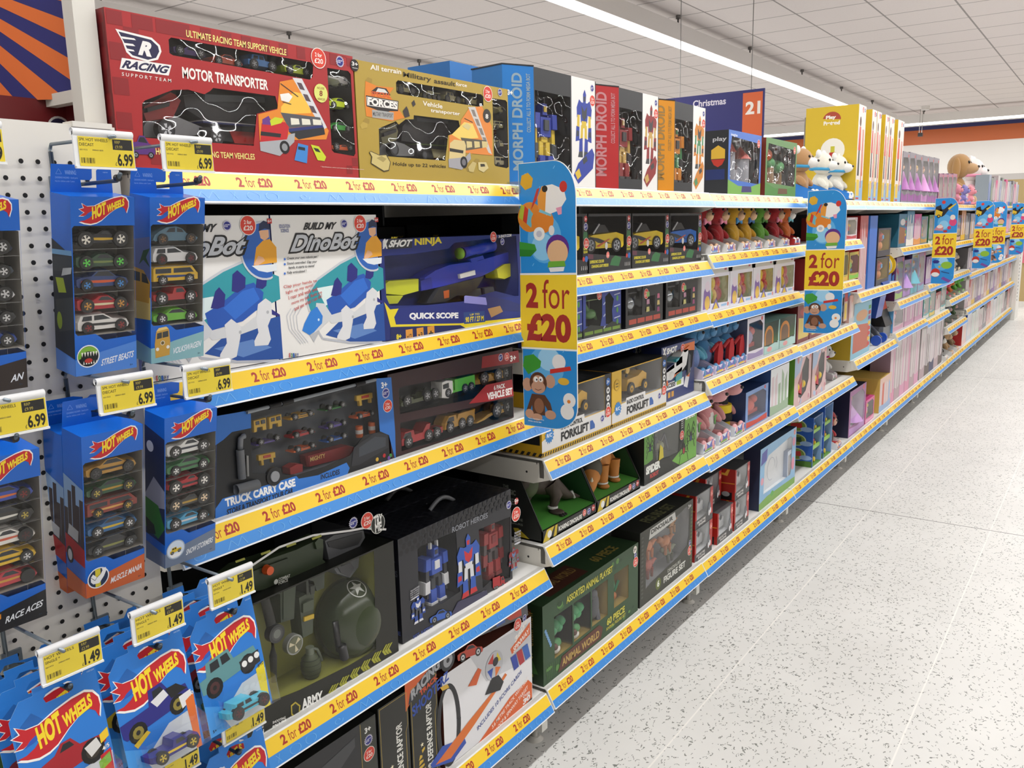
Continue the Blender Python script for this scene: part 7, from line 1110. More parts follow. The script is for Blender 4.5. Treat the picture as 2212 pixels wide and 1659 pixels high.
    o = b.build('board', r); c = MB(); c.cyl('y', (x0-.012, y-.004, z1-.055), .011, .012, film(0, 'e6f0f6', .25), 12); c.box(x0-.03, x0+.006, y-.0015, y+.0035, z1-.065, z1-.04, film(0, 'e6f0f6', .2)); c.build('clear_clip', r)
    r.rotation_euler = (0, lean, sway); return r
paddle(.020, .166, 1.572, .960, 1.546, 'blue and yellow 2 for £20 sign, nearest of the hanging signs, with monkey picture', 0)
paddle(.028, .186, 3.66, .935, 1.525, 'blue and yellow 2 for £20 sign with monkey picture, second along the aisle', 0)
# ================================================================ soft toys
def ellmesh(name, parts, root, m):
    b = MB(); M_ = m if not isinstance(m, str) else M(m, .9, 0, 'fur')
    for p in parts: b.ell(p[0], p[1], M_, 16, 11, p[2] if len(p) > 2 else None)
    return b.build(name, root, True)
def plush(loc, h, label, col, face=None, belly=None, ear='bear', group='soft toys', tray=None, arm=None, extra=None, rz=0, snout=1.0):
    """seated soft toy looking out over the aisle (+X)"""
    r = thing('soft_toy', label, 'soft toy', loc, group); face = face or col; arm = arm or col
    ellmesh('body', [((0, 0, .27*h), (.17*h, .19*h, .27*h)), ((.17*h, .12*h, .07*h), (.17*h, .075*h, .07*h)), ((.17*h, -.12*h, .07*h), (.17*h, .075*h, .07*h))], r, col)
    if belly: ellmesh('belly', [((.045*h, 0, .27*h), (.14*h, .14*h, .2*h))], r, belly)
    for g in (-1, 1): ellmesh('arm', [((.09*h, g*.19*h, .33*h), (.14*h, .06*h, .065*h), Euler((0, .7, g*.3)))], r, arm); ellmesh('foot', [((.3*h, g*.125*h, .085*h), (.05*h, .08*h, .085*h))], r, face)
    hd = ellmesh('head', [((.03*h, 0, .71*h), (.2*h, .235*h, .225*h))], r, col)
    def sub(nm, parts, m): o = ellmesh(nm, parts, None, m); o.parent = hd
    sub('muzzle', [((.2*h, 0, .66*h), (.1*h*snout, .12*h, .1*h))], face); sub('nose', [(((.2+.095*snout)*h, 0, .69*h), (.025*h, .035*h, .025*h))], M('2a2322', .3))
    for g in (-1, 1):
        sub('eye', [((.2*h, g*.09*h, .77*h), (.024*h, .028*h, .03*h))], M('15130f', .15))
        if ear == 'bear': sub('ear', [((.0, g*.18*h, .9*h), (.05*h, .085*h, .085*h))], face if face != col else col)
        elif ear == 'flop': sub('ear', [((.02*h, g*.24*h, .66*h), (.07*h, .05*h, .2*h))], col)
        elif ear == 'long': sub('ear', [((-.02*h, g*.12*h, 1.02*h), (.04*h, .06*h, .18*h))], col)
    if tray:
        b = MB(); w_ = .2*h; a = M(tray[0], .4); b.box(-.2*h, .34*h, -w_, w_, 0, .002, a); b.box(.33*h, .34*h, -w_, w_, 0, .13*h, a)
        b.prism([(-.2*h, 0), (.34*h, 0), (.34*h, .13*h), (-.2*h, .36*h)], 'y', -w_-.002, -w_, a); b.prism([(-.2*h, 0), (.34*h, 0), (.34*h, .13*h), (-.2*h, .36*h)], 'y', w_, w_+.002, a)
        F = Face(b, 'x', .34*h); F.pu(tray[1], [(-w_, .07*h), (-.5*w_, .13*h), (0, .08*h), (.5*w_, .15*h), (w_, .1*h), (w_, .05*h), (-w_, .04*h)]).pu(tray[2], [(-.8*w_, .02*h), (.4*w_, .02*h), (.4*w_, .05*h), (-.8*w_, .05*h)]); sticker(F, .7*w_, .04*h, .035*h) if len(tray) > 3 else None
        b.build('display_tray', r, True)
    if extra: extra(r, h)
    r.rotation_euler.z = rz
    return r
def scarf(m, m2=None):
    def f(r, h): b = MB(); b.tube([(.2*h*math.cos(t), .23*h*math.sin(t), .6*h-.01*h*math.cos(t)) for t in [i*.52 for i in range(13)]], .028*h, M(m, .8)); b.build('collar', r, True)
    return f
def blanket(r, h): b = MB(); b.prism([(.02*h, .46*h), (.13*h, .48*h), (.2*h, .3*h), (.17*h, .12*h), (.06*h, .08*h), (-.05*h, .13*h), (-.03*h, .3*h)], 'x', .24*h, .3*h, M('b8242a', .8)); b.tube([(.26*h, -.2*h, .36*h), (.27*h, 0, .45*h)], .03*h, M('b8242a', .8)); b.build('red_blanket', r, True)
def bowtie(m): 
    def f(r, h): b = MB(); b.prism([(-.14*h, .5*h), (0, .55*h), (.14*h, .5*h), (.14*h, .62*h), (0, .57*h), (-.14*h, .62*h)], 'x', .16*h, .19*h, M(m, .7)); b.build('bow', r, True)
    return f
def bee(r, h):
    b = MB()
    for i, z in enumerate((.12, .24, .36, .48)): q = math.sqrt(max(.05, 1-((z-.27)/.28)**2)); b.cyl('z', (0, 0, (z-.06)*h), .19*h*q+.004, .115*h, M(('e3cb2c', '1a1a1a')[i % 2], .8), 24)
    b.build('striped_top', r, True)
def leafprint(r, h): b = MB(); F = Face(b, 'x', .19*h); F.pu('4f9a3a', F.ring(0, .3*h, .03*h, .06*h)); F.pu('4f9a3a', F.ring(.02*h, .36*h, .05*h, .02*h)); b.build('green_print', r, True)
Yp = lambda px, py, x=-.02: onX(px, py, x).y
Zp = lambda px, py, x=-.02: onX(px, py, x).z
# ================================================================ generic packets
def fbox(px0, px1, pyt, z0, label, col, side=None, style='win', c2='c9c9c9', c3='e9e4da', d=.15, xf=-.018, group='toy packets', py=None, top=None, text=None, h=None):
    """packet whose front runs between two photo columns; pyt = row of its top front-left corner"""
    pm = py or pyt+10; y0, y1 = Yp(px0, pm, xf), Yp(px1, pm, xf)-.003; z1 = Zp(px0, pyt, xf) if h is None else z0+h
    return gbox(y0, y1, z0, z1, label, col, side, style, c2, c3, d, xf, group, top, text)
def gbox(y0, y1, z0, z1, label, col, side=None, style='win', c2='c9c9c9', c3='e9e4da', d=.15, xf=-.018, group='toy packets', top=None, text=None, name='toy_box'):
    w_, h = y1-y0, z1-z0; R = random.Random(int(y0*9973)+int(z0*31)); Y = lambda u: y0+u*w_; Z = lambda v: z0+v*h
    wn = [[(Y(.1), Z(.22)), (Y(.9), Z(.22)), (Y(.9), Z(.8)), (Y(.75), Z(.9)), (Y(.1), Z(.88))]] if style in ('win', 'doll') else ()
    C = Carton(name, label, 'toy box', y0, y1, z0, z1, d, M(col, .38), side and M(side, .4), top and M(top, .4), xf=xf, wins=wn, tray=c3, td=.6, base=.06, group=group); F = C.F
    if style in ('win', 'doll'):
        F.pu(c2, [(Y(.04), Z(.03)), (Y(.96), Z(.03)), (Y(.96), Z(.18)), (Y(.5), Z(.14)), (Y(.04), Z(.19))]).tu('f2f0ec', text or 'TOY', (Y(.15), Z(.06)), (w_*.6, 0), (0, h*.07), .02) if text else F.pu(c2, [(Y(.04), Z(.03)), (Y(.96), Z(.03)), (Y(.96), Z(.18)), (Y(.5), Z(.14)), (Y(.04), Z(.19))]); F.c_('d8402f', Y(.84), Z(.93), min(w_, h)*.05)
        b = MB(); X = xf-d*.25; m = Y(.5)
        if style == 'doll': b.tube([(X, m, Z(.25)), (X, m, Z(.5)), (X, m, Z(.62))], [w_*.3, w_*.16, w_*.1], M(c2, .6), 10); b.ell((X, m, Z(.7)), (w_*.12, w_*.13, h*.075), M('dcae8c', .6), 12, 8); b.ell((X-.006, m, Z(.73)), (w_*.14, w_*.17, h*.08), M(R.choice(('c9a24a', '5a3a2a', '8a4a2a')), .7), 12, 8)
        else: b.ell((X, Y(.42), Z(.5)), (d*.18, w_*.24, h*.2), M(c2, .4), 12, 8); b.box(X-.02, X+.012, Y(.2), Y(.8), Z(.26), Z(.36), R.choice(('c23a34', '3a6ab0', 'e0b43c', c2))); b.ell((X, Y(.66), Z(.62)), (d*.14, w_*.13, h*.12), M(R.choice(('e0b43c', 'c23a34', '4f9a4a')), .4), 12, 8)
        b.build('toy_inside', C.root)
    elif style == 'game':
        F.pu(c2, [(Y(.1), Z(.1)), (Y(.9), Z(.1)), (Y(.9), Z(.55)), (Y(.1), Z(.62))]).pu(c3, F.ring(Y(.5), Z(.75), w_*.3, h*.1)); [F.pu(R.choice(('c23a34', 'e0b43c', '4f9a4a', '7a4aa0')), [(Y(.84), Z(.12+.1*i)), (Y(.97), Z(.12+.1*i)), (Y(.97), Z(.19+.1*i)), (Y(.84), Z(.19+.1*i))]) for i in range(8)]
    elif style == 'strips':
        for i in range(5): F.pu(R.choice((c2, c3, 'd9c8cc')), [(Y(.06+i*.18), Z(.08)), (Y(.06+i*.18+.12), Z(.08)), (Y(.06+i*.18+.12), Z(R.uniform(.6, .95))), (Y(.06+i*.18), Z(R.uniform(.6, .95)))])
        F.pu(c2, [(Y(0), Z(0)), (Y(1), Z(0)), (Y(1), Z(.22)), (Y(.5), Z(.16)), (Y(0), Z(.2))])
    if text and style in ('game', 'plain'): F.tu('f4f2ee', text, (Y(.1), Z(.8)), (w_*.8, 0), (0, h*.1), .04)
    C.done(); return C
# ================================================================ bay three
b3 = J(2)
y0 = Yp(1573, 300); y1 = Yp(1645, 300)-.004
for i, (a, e, lab, fr, sd, c1, c2) in enumerate(((y0, y1, 'blue framed castle playset box on the top shelf', '3a6fc8', '2a2c30', '9a9ca4', 'b8483a'), (Yp(1654, 310), Yp(1721, 310), 'green framed tree house playset box on the top shelf', '5a8a4a', '7a3226', '8a6a44', 'd8702c'))):
    z0, z1 = 1.501, 1.716; w_ = e-a
    C = Carton('toy_box', lab, 'toy box', a, e, z0, z1, .15, M(fr, .35), sd, fr, xf=-.018, wins=[[(a+.02, z0+.05), (e-.02, z0+.04), (e-.012, z1-.03), (a+.03, z1-.02), (a+.015, z1-.07)]], tray='3a3d42', td=.8, wavy=.02, base=.07, group='playset boxes on the topmost shelf'); F = C.F
    F.pu('79b04a' if i == 0 else '4f8a3c', [(a, z0), (e, z0), (e, z0+.045), (a+w_*.7, z0+.03), (a+w_*.3, z0+.03), (a, z0+.05)]).pu('3a3470' if i == 0 else '6a4a2a', [(a+w_*.4, z0+.008), (a+w_*.72, z0+.01), (a+w_*.7, z0+.03), (a+w_*.42, z0+.03)]); (i == 0) and F.tu('e9eef8', 'imagine', (a+.02, z1-.022), (.06, 0), (0, .012), .02); sticker(F, e-.03, z1-.03, .014)
    b = MB(); X = -.07
    if i == 0:
        for u, hh, r_ in ((.2, .09, .026), (.42, .12, .022), (.75, .1, .034)): b.cyl('z', (X, a+u*w_, z0+.03), r_, hh, c1, 14); b.cyl('z', (X, a+u*w_, z0+.03+hh), r_*1.25, .045, c2, 14, .002)
        b.box(X-.01, X+.01, a+.2*w_, a+.8*w_, z0+.03, z0+.09, c1)
    else:
        for u, r_ in ((.2, .02), (.45, .03), (.8, .018)): b.cyl('z', (X, a+u*w_, z0+.03), r_, .1, c1, 12, r_*.8)
        for u, v_, c in ((.2, .15, 'd8622c'), (.45, .13, '4f9a5a'), (.75, .12, '4f9a5a'), (.35, .16, 'd8622c')): b.ell((X, a+u*w_, z0+v_), (.03, .04, .026), M(c, .5), 12, 8)
    b.build('playset', C.root)
    if i == 0: S = C.S; S.tu('c9c9cc', 'play', (-.075, z1-.04), (.05, 0), (0, .018), .02).pu('e0b43c', [(-.08, z0+.12), (-.03, z0+.12), (-.03, z0+.15), (-.055, z0+.165), (-.08, z0+.15)]).pu('c23a2c', [(-.08, z0+.118), (-.03, z0+.118), (-.04, z0+.1), (-.055, z0+.092), (-.07, z0+.1)]).pu('26346a', [(-.1, z0+.05), (-.03, z0+.05), (-.03, z0+.085), (-.1, z0+.085)])
    C.done()
TB = ('2f7fd0', 'e3ecf4', 'f2f2ee', 1)
for i, (px, col, lab) in enumerate(((1744, 'b58a5c', 'tan soft toy with pale muzzle and blue collar, left of three on the top shelf'), (1788, 'e9e4d4', 'cream soft toy with blue collar, middle of three on the top shelf'), (1821, 'e6e2d6', 'cream soft toy with blue collar beside the yellow boxes'))):
    plush((-.105, Yp(px, 380, -.07), 1.501), .235, lab, col, 'efeee8', None, 'bear', 'soft toys on the topmost shelf', TB, extra=scarf('3f9ac8'), snout=1.5)
C = gbox(Yp(1724, 320, -.3), Yp(1800, 330, -.3), 1.501, 1.70, 'pale yellow printed card standing behind the three soft toys', 'e8dfb4', d=.02, xf=-.3, style='plain', group='card behind the soft toys')
TW = ('eceae8', '7a5fae', '6f9ac8', 1)
for i, (px, col, ear, lab) in enumerate(((1546, 'a8262a', 'none', 'dark red soft toy, first from the left in the row of seven'), (1580, 'b0262c', 'bear', 'red soft toy, second from the left in the row of seven'), (1613, 'd9a92f', 'none', 'yellow soft toy beside the red one, third of seven'), (1639, 'd9a62a', 'none', 'yellow soft toy with blue bow, fourth of seven'), (1667, '6aa83a', 'none', 'lime green soft toy in the row of seven'), (1698, 'b0262c', 'bear', 'red soft toy beside the white and orange dog'), (1722, 'd8702c', 'flop', 'orange and white soft dog with red ears at the row end'))):
    plush((-.085, Yp(px, 545), 1.303), .19, lab, col, 'd9b08a' if i < 6 else 'ece9e4', None, ear, 'row of seven soft toys', TW if i < 6 else ('b02a2c', '2a4a9a', 'c23a34', 1), extra=bowtie(('e58aa4', 'e58aa4', '3a8ac4', '3a6aa4', '3f7a2c', 'e58aa4', '6fb8c4')[i]), snout=.8)
xs = (1514, 1575, 1625, 1670, 1714)
for i in range(4):
    y0, y1 = Yp(xs[i], 640), Yp(xs[i+1], 640)-.004; z0 = 1.109; z1 = z0+.125; w_ = y1-y0
    C = Carton('toy_box', 'white packet of colourful bath toys with a hanging tab, %s of four' % ('first from left', 'second from left', 'third from left', 'rightmost')[i], 'toy box', y0, y1, z0, z1, .08, M('e3e1ea', .4), 'e6e4e0', xf=-.018, wins=[[(y0+.33*w_, z0+.025), (y1-.012, z0+.02), (y1-.012, z1-.012), (y0+.33*w_, z1-.012)]], tray='e0e6b4', td=.8, base=.09, wavy=.01, group='packets with hanging tabs'); F = C.F
    F.pu('8a6ab0', [(y0+.05*w_, z0+.01), (y0+.3*w_, z0+.01), (y0+.3*w_, z0+.06), (y0+.2*w_, z0+.1), (y0+.08*w_, z0+.07)]).pu('e6bf5a', F.ring(y0+.2*w_, z0+.03, .022, .024)).pu('e9d9e6', F.ring(y0+.2*w_, z0+.085, .02, .018)).pu('6a5fb0', [(y0+.36*w_, z0+.004), (y0+.5*w_, z0+.04), (y0+.64*w_, z0+.004)]).pu('e3c24a', [(y0+.4*w_, z0+.004), (y0+.5*w_, z0+.028), (y0+.6*w_, z0+.004)]).pu('9ac0e4', [(y0+.7*w_, z0+.008), (y0+.9*w_, z0+.008), (y0+.9*w_, z0+.016), (y0+.7*w_, z0+.016)]); sticker(F, y1-.012, z0+.012, .007)
    b = MB(); b.prism([(y0+.02, z1), (y1-.01, z1), (y1-.016, z1+.034), (y0+.03, z1+.034)], 'x', -.02, -.0185, M('dedcd6', .5)); f = Face(b, 'x', -.0185); f.pu('26262a', [((y0+y1)/2-.012, z1+.016), ((y0+y1)/2+.012, z1+.016), ((y0+y1)/2, z1+.026)]).pu('c25a7a', [(y1-.05, z1+.008), (y1-.03, z1+.008), (y1-.03, z1+.028), (y1-.05, z1+.028)]); b.build('hanging_tab', C.root)
    for u, v_, c in ((.48, .05, '8fb83a'), (.62, .045, 'e0b43c'), (.8, .05, 'b02a3a'), (.56, .09, 'e3c23c'), (.74, .088, 'c23a4a')): b = MB(); b.ell((-.045, y0+u*w_, z0+v_), (.016, w_*.085, .026), M(c, .4), 12, 8); b.build('bath_toy', C.root)
    C.done()
for i, px in enumerate((1529, 1556, 1580, 1602)):
    plush((-.095, Yp(px, 800), .88), .225, 'blue soft toy with red blanket, %s of four in printed trays' % ('nearest', 'second', 'third', 'farthest')[i], '4a86b4', '4a86b4', '7f96cc', 'none', 'blue soft toys', ('d9cfe6', '6a6ab4', 'e9c23c', 1), arm='6ab4cf', extra=blanket if i else None, snout=.5)
C = fbox(1613, 1650, 690, .881, 'pale packet with clear oval window beside the blue soft toys', 'dcd6e0', '5a5f7a', 'win', '9a8ab4', '3a4048', group='packets of the third bay', py=760)
for i, (a, e) in enumerate(((1650, 1682), (1683, 1717))):
    y0, y1 = Yp(a, 740), Yp(e, 740)-.003; z0 = .881
    C = Carton('toy_box', 'dark green packet with orange arch opening, %s one' % ('left', 'right')[i], 'toy box', y0, y1, z0, z0+.125, .12, M('223a28', .45), 'a9cfc8', '9ac4bc', xf=-.018, group='packets with orange arches'); F = C.F; w_ = y1-y0
    F.pu('b4d6d0', [(y0, z0), (y1, z0), (y1, z0+.03), (y0+.7*w_, z0+.036), (y0+.3*w_, z0+.028), (y0, z0+.034)]).pu('d98a2a', [(y0+.02*w_, z0+.036), *[(y0+w_*(.3+.3*math.sin(t)), z0+.07-.042*math.cos(t)*-1) for t in [-1.57+i_*.314 for i_ in range(11)]], (y0+.6*w_, z0+.036)]).pu('7a5a3a', [(y0+.08*w_, z0+.036), *[(y0+w_*(.3+.22*math.sin(t)), z0+.068+.03*math.cos(t)) for t in [-1.57+i_*.314 for i_ in range(11)]], (y0+.52*w_, z0+.036)]).pu('e9a4a4', F.ring(y0+.35*w_, z0+.016, .03, .01)).pu('b4d6d0', [(y1-.02, z0+.03), (y1, z0+.03), (y1, z0+.125), (y1-.008, z0+.125)]); [F.pu('3f6a2c', [(y0+(.62+.08*k)*w_, z0+.04), (y0+(.65+.08*k)*w_, z0+.09+.01*(k % 2)), (y0+(.69+.08*k)*w_, z0+.04)]) for k in range(4)]; C.done()
for i, px in enumerate((1533, 1566, 1598)):
    plush((-.108, Yp(px, 920), .611), .262, 'pink soft toy with %s' % ('white shirt and green print, nearest of three', 'white shirt, middle of the three pink ones', 'black and yellow striped top')[i], 'd99a9c', 'e6a9ac', 'efeeea' if i < 2 else None, 'none', 'pink soft toys', ('dfe3ea', '5a6ab4', '7fa84a', 1), arm='dc9c9c', extra=(leafprint, leafprint, bee)[i], snout=1.6)
C = fbox(1610, 1658, 850, .612, 'blue packet with a red flying toy beside the pink soft toys', '6f93cc', '2a3f6e', 'win', 'cf402c', '3f5a96', group='packets of the third bay', py=905); C = fbox(1663, 1702, 801, .612, 'tall white packet with pale bottles, third bay', 'e3e6e8', '3f5f9a', 'strips', '9fb89a', 'c9d6cc', group='packets of the third bay', py=880)
def engine_box(y0, z0, label):
    y1 = y0+.155; C = Carton('toy_box', label, 'toy box', y0, y1, z0, z0+.122, .15, M('3a3a3c', .4), M('a8261f', .35), M('4a4a4c', .4), xf=-.018, wins=[[(y0+.012, z0+.03), (y0+.1, z0+.034), (y1-.03, z0+.05), (y1-.03, z0+.119), (y0+.012, z0+.119)]], tray='d5d7d9', td=.35, base=.08, wavy=.015, group='red fire engine boxes'); F = C.F
    F.pu('b02a26', [(y1-.025, z0+.02), (y1, z0+.02), (y1, z0+.12), (y1-.025, z0+.12)]).pu('b02a26', [(y0, z0+.03), (y0+.011, z0+.03), (y0+.011, z0+.12), (y0, z0+.12)]).pu('8a8c90', F.ring(y0+.03, z0+.1, .013)).pu('3a3a3c', F.ring(y0+.03, z0+.1, .01)).pu('6a6c72', F.ring(y1-.03, z0+.045, .012, .024)).pu('e6e6e8', F.ring(y1-.033, z0+.028, .006, .011)).pu('e6e6e8', F.ring(y1-.02, z0+.034, .006, .011)).tu('e9e6e2', 'DIECAST FIRE', (y0+.015, z0+.016), (.075, 0), (0, .008), .02).tu('e9e6e2', 'ENGINE', (y0+.03, z0+.005), (.06, 0), (0, .008), .02); sticker(F, y1-.012, z0+.095, .01)
    S = C.S; S.pu('e0a83c', [(-.12, z0+.118), (-.1, z0+.1), (-.05, z0+.094), (-.04, z0+.12), (-.05, z0+.12), (-.06, z0+.104), (-.1, z0+.108)]).pu('d98a2c', [(-.15, z0+.06), (-.02, z0+.064), (-.02, z0+.068), (-.15, z0+.064)]).pu('1c1c1e', [(-.13, z0+.0), (-.03, z0+.0), (-.03, z0+.03), (-.13, z0+.026)]).pu('a9abae', S.ring(-.1, z0+.02, .016, .01)).pu('a9abae', S.ring(-.055, z0+.022, .016, .01))
    b = MB(); b.box(-.066, -.04, y0+.02, y1-.04, z0+.04, z0+.075, 'c4c6c8'); b.box(-.06, -.045, y0+.03, y0+.1, z0+.075, z0+.085, 'c9c9cc'); b.build('toy_fire_engine', C.root)
    C.done(); return C.root
e0 = engine_box(2.664, .231, 'red fire engine box, lower row, left column')
for i, (dx, dz, dd, lab) in enumerate(((0, .1235, 0, 'upper row, left column'), (.205, 0, -.0, 'lower row, middle column'), (.205, .1235, -.05, 'upper row, middle column'), (.375, 0, 0, 'lower row, right column'), (.375, .1235, .0, 'upper row, right column'))): dup(e0, (dd, dx, dz), 'red fire engine box, '+lab)
y0, y1 = Yp(1639, 1040), Yp(1716, 1010)-.004; z0 = .231
C = Carton('toy_box', 'pale blue drawing board box with a big white window, bottom shelf', 'toy box', y0, y1, z0, z0+.262, .07, M('86b4d8', .4), '26304a', '2a3a52', xf=-.016, wins=[[(y0+.05, z0+.06), (y1-.07, z0+.055), (y1-.05, z0+.09), (y1-.06, z0+.14), (y1-.05, z0+.22), (y1-.08, z0+.235), (y0+.1, z0+.215), (y0+.055, z0+.18)]], tray='dfe3e6', td=.3, base=.06, group='packets of the third bay'); F = C.F; F.pu('7aa84a', [(y0, z0), (y1, z0), (y1, z0+.03), (y0+.1, z0+.04), (y0, z0+.03)]).pu('5a5fae', [(y0+.01, z0+.19), (y0+.08, z0+.2), (y0+.085, z0+.25), (y0+.02, z0+.24)]).pu('d98aa0', F.ring(y1-.035, z0+.1, .022, .03)).pu('d98aa0', F.ring(y1-.03, z0+.2, .02, .02)).pu('e0a0b0', F.ring(y0+.03, z0+.12, .018, .016)).pu('5fa84a', F.ring(y0+.16, z0+.035, .02, .012)); sticker(F, y1-.025, z0+.242, .012)
b = MB(); f = Face(b, 'x', -.0365); f.ln('8f9ab4', [(y0+.2+.05*math.cos(t*.5), z0+.13+.05*math.sin(t*.5)) for t in range(11)], .002).ln('8f9ab4', [(y0+.26, z0+.17), (y0+.28, z0+.14), (y0+.26, z0+.12)], .002); b.build('drawing', C.root); C.done()
gbox(3.676, 3.76, .231, .40, 'narrow red and white packet after the drawing board box', 'c9d6e6', '8a9ab4', 'win', 'c23a34', group='packets of the third bay')
# ================================================================ bays four and five
G4 = 'packets of the fourth bay'; G5 = 'packets of the fifth bay'
yb = [(1853.6, 1869.5, 252), (1882.5, 1893, 256), (1893.5, 1903, 258), (1911, 1919.5, 267), (1920, 1931, 270), (1938, 1952, 277)]
for i, (a, e, t) in enumerate(yb):
    y0, y1 = Yp(a, t+30), Yp(e, t+30)-.004
    C = Carton('toy_box', 'tall yellow cleaning set box on the top shelf, %s of six' % ('nearest', 'second', 'third', 'fourth', 'fifth', 'farthest')[i], 'toy box', y0, y1, 1.496, 1.966, .26, M('e6ddd6', .4), M('d9b82f', .4), M('c9a82a', .4), xf=-.02, group='tall yellow boxes'); F = C.F; w_ = y1-y0
    F.pu('8fb4d8', [(y0, 1.496), (y1, 1.496), (y1, 1.6), (y0, 1.585)]).pu('e6c24a', [(y0+.1*w_, 1.52), (y0+.5*w_, 1.52), (y0+.5*w_, 1.6), (y0+.1*w_, 1.6)]).pu('c23a34', [(y0+.1*w_, 1.503), (y0+.5*w_, 1.503), (y0+.5*w_, 1.512), (y0+.1*w_, 1.512)]).pu('2a2626', [(y0+.15*w_, 1.62), (y0+.38*w_, 1.62), (y0+.36*w_, 1.75), (y0+.2*w_, 1.75)]).pu('d0503c', [(y0+.12*w_, 1.745), (y0+.45*w_, 1.745), (y0+.4*w_, 1.86), (y0+.2*w_, 1.86)]).pu('5a3626', F.ring(y0+.3*w_, 1.885, w_*.12, .024)); [F.pu('cf5a34', [(y0+(.62+.12*k)*w_, 1.56+.06*k), (y0+(.72+.12*k)*w_, 1.56+.06*k), (y0+(.7+.12*k)*w_, 1.85), (y0+(.64+.12*k)*w_, 1.85)]) for k in range(2)]; sticker(F, y0+.6*w_, 1.945, .014); pricestar(F, y0+.85*w_, 1.945, .013)
    S = C.S; S.pu('f2eee2', S.ring(-.14, 1.75, .06, .06)).pu('b8322c', [(-.16, 1.70), (-.12, 1.70), (-.125, 1.74), (-.155, 1.74)]).pu('c9c23a', [(-.15, 1.74), (-.13, 1.74), (-.13, 1.77), (-.15, 1.77)]).pu('b04a34', S.ring(-.15, 1.9, .045, .04, 16, 0, 3.14)).tu('f4efe6', 'Play', (-.18, 1.9), (.05, 0), (0, .022), .05).tu('f4efe6', 'Pretend', (-.19, 1.875), (.08, 0), (0, .02), .05).pu('f2eee2', S.ring(-.14, 1.60, .05, .05)).pu('5f86c4', S.ring(-.14, 1.6, .03, .03)); C.done()
fbox(1829, 1852, 470, 1.303, 'white and pink packet beside the second hanging sign', 'dfd0d4', 'b8a0a8', 'win', 'c23a44', group=G4, py=490)
fbox(1800, 1826, 470, 1.303, 'packet hidden behind the second hanging sign', '8a2a2c', style='plain', group=G4, py=490)
for i, (a, e) in enumerate(((1818, 1833), (1834, 1856))): fbox(a, e, 546, 1.097, ('yellow bottle packet beside the second hanging sign', 'yellow packet with a lime green squeeze bottle')[i], 'b9a83a', 'a8262a', 'win', ('e0b43c', '7fc23a')[i], 'b0a038', group=G4, py=580)
fbox(1745, 1800, 560, 1.097, 'red packet behind the second hanging sign', '9a2a2c', style='plain', group=G4, py=600, text='LUNCH')
for i, (a, e) in enumerate(((1722, 1748), (1749, 1790))): fbox(a, e, 655, .871, 'dark red box under the second hanging sign, %s' % ('left', 'right')[i], '7a2224', '6a1c1e', 'game', 'd9c26a', 'a83a34', group=G4, py=710)
r = thing('toy_ride_on', 'blue plastic ride on toy hanging past the second sign', 'toy', (-.05, Yp(1826, 670), .871), G4)
b = MB(); b.tube([(-.1, -.05, .02), (.0, -.05, .06), (.02, -.05, .15), (-.02, -.05, .24)], .018, M('4f9ad8', .35)); b.tube([(-.1, .06, .02), (.0, .06, .06), (.02, .06, .15), (-.02, .06, .24)], .018, M('4f9ad8', .35)); b.build('frame', r, True); b = MB(); b.box(-.1, .02, -.06, .07, .04, .06, M('3f8acc', .35)); b.build('seat', r, True); b = MB(); b.box(.028, .032, -.03, .03, .02, .2, 'c9b0a0'); Face(b, 'x', .032).pu('b02a3a', [(-.03, .12), (.03, .12), (.03, .19), (-.03, .19)]).pu('e3c23c', [(-.02, .03), (.015, .03), (.015, .11), (-.02, .11)]); b.build('label_card', r, True)
fbox(1835, 1846, 640, .871, 'pale printed card box at the end of the blue ride on toy shelf', 'd9a89a', style='strips', group=G4, py=670)
for i, (a, e) in enumerate(((1716, 1752), (1754, 1784))):
    y0, y1 = Yp(a, 800), Yp(e, 790)-.004; z0 = .587; w_ = y1-y0; z1 = z0+.225
    C = Carton('toy_box', 'pink and blue packet with a red dress doll window, %s one' % ('left', 'right')[i], 'toy box', y0, y1, z0, z1, .1, M('d8b4b4', .4), '6fa83a' if i == 0 else 'c9a0a4', xf=-.018, wins=[[(y0+.3*w_, z0+.02), (y0+.7*w_, z0+.05), (y0+.86*w_, z0+.1), (y0+.84*w_, z0+.19), (y0+.66*w_, z0+.21), (y0+.4*w_, z0+.15), (y0+.2*w_, z0+.1)]], tray='241c1a', td=.6, base=.05, group=G4); F = C.F; F.pu('a9bcd8', [(y0, z0+.13), (y0+.3*w_, z0+.15), (y0+.5*w_, z1), (y0, z1)]); [F.pu(random.choice(('e6d0d0', 'c98a94', 'b4c4e0')), F.ring(y0+random.uniform(.05, .95)*w_, z0+random.choice((random.uniform(.005, .03), random.uniform(.2, .218))), .012)) for k in range(12)]; sticker(F, y1-.02, z1-.02, .01)
    b = MB(); X = -.04; b.tube([(X, y0+.35*w_, z0+.05), (X, y0+.5*w_, z0+.13), (X, y0+.56*w_, z0+.17)], [.03, .018, .012], M('a8232a', .5), 12); b.ell((X, y0+.6*w_, z0+.185), (.012, .016, .016), M('d9b4a0', .6), 10, 8); b.ell((X+.012, y0+.28*w_, z0+.08), (.012, .02, .02), M('e3c23c', .4), 10, 8); b.ell((X+.014, y0+.62*w_, z0+.085), (.012, .018, .018), M('e3c23c', .4), 10, 8); b.build('doll', C.root); C.done()
for i, px in enumerate((1795, 1818)): plush((-.12, Yp(px, 800), .587), .2, 'white and magenta soft pony in a tray, %s one' % ('left', 'right')[i], 'dcdad8', 'e6e4e2', 'e6e4e2', 'long', 'soft ponies', ('cfc4c8', 'b08a9a', '7a9a7a', 1), extra=scarf('a8286a'), snout=1.2)
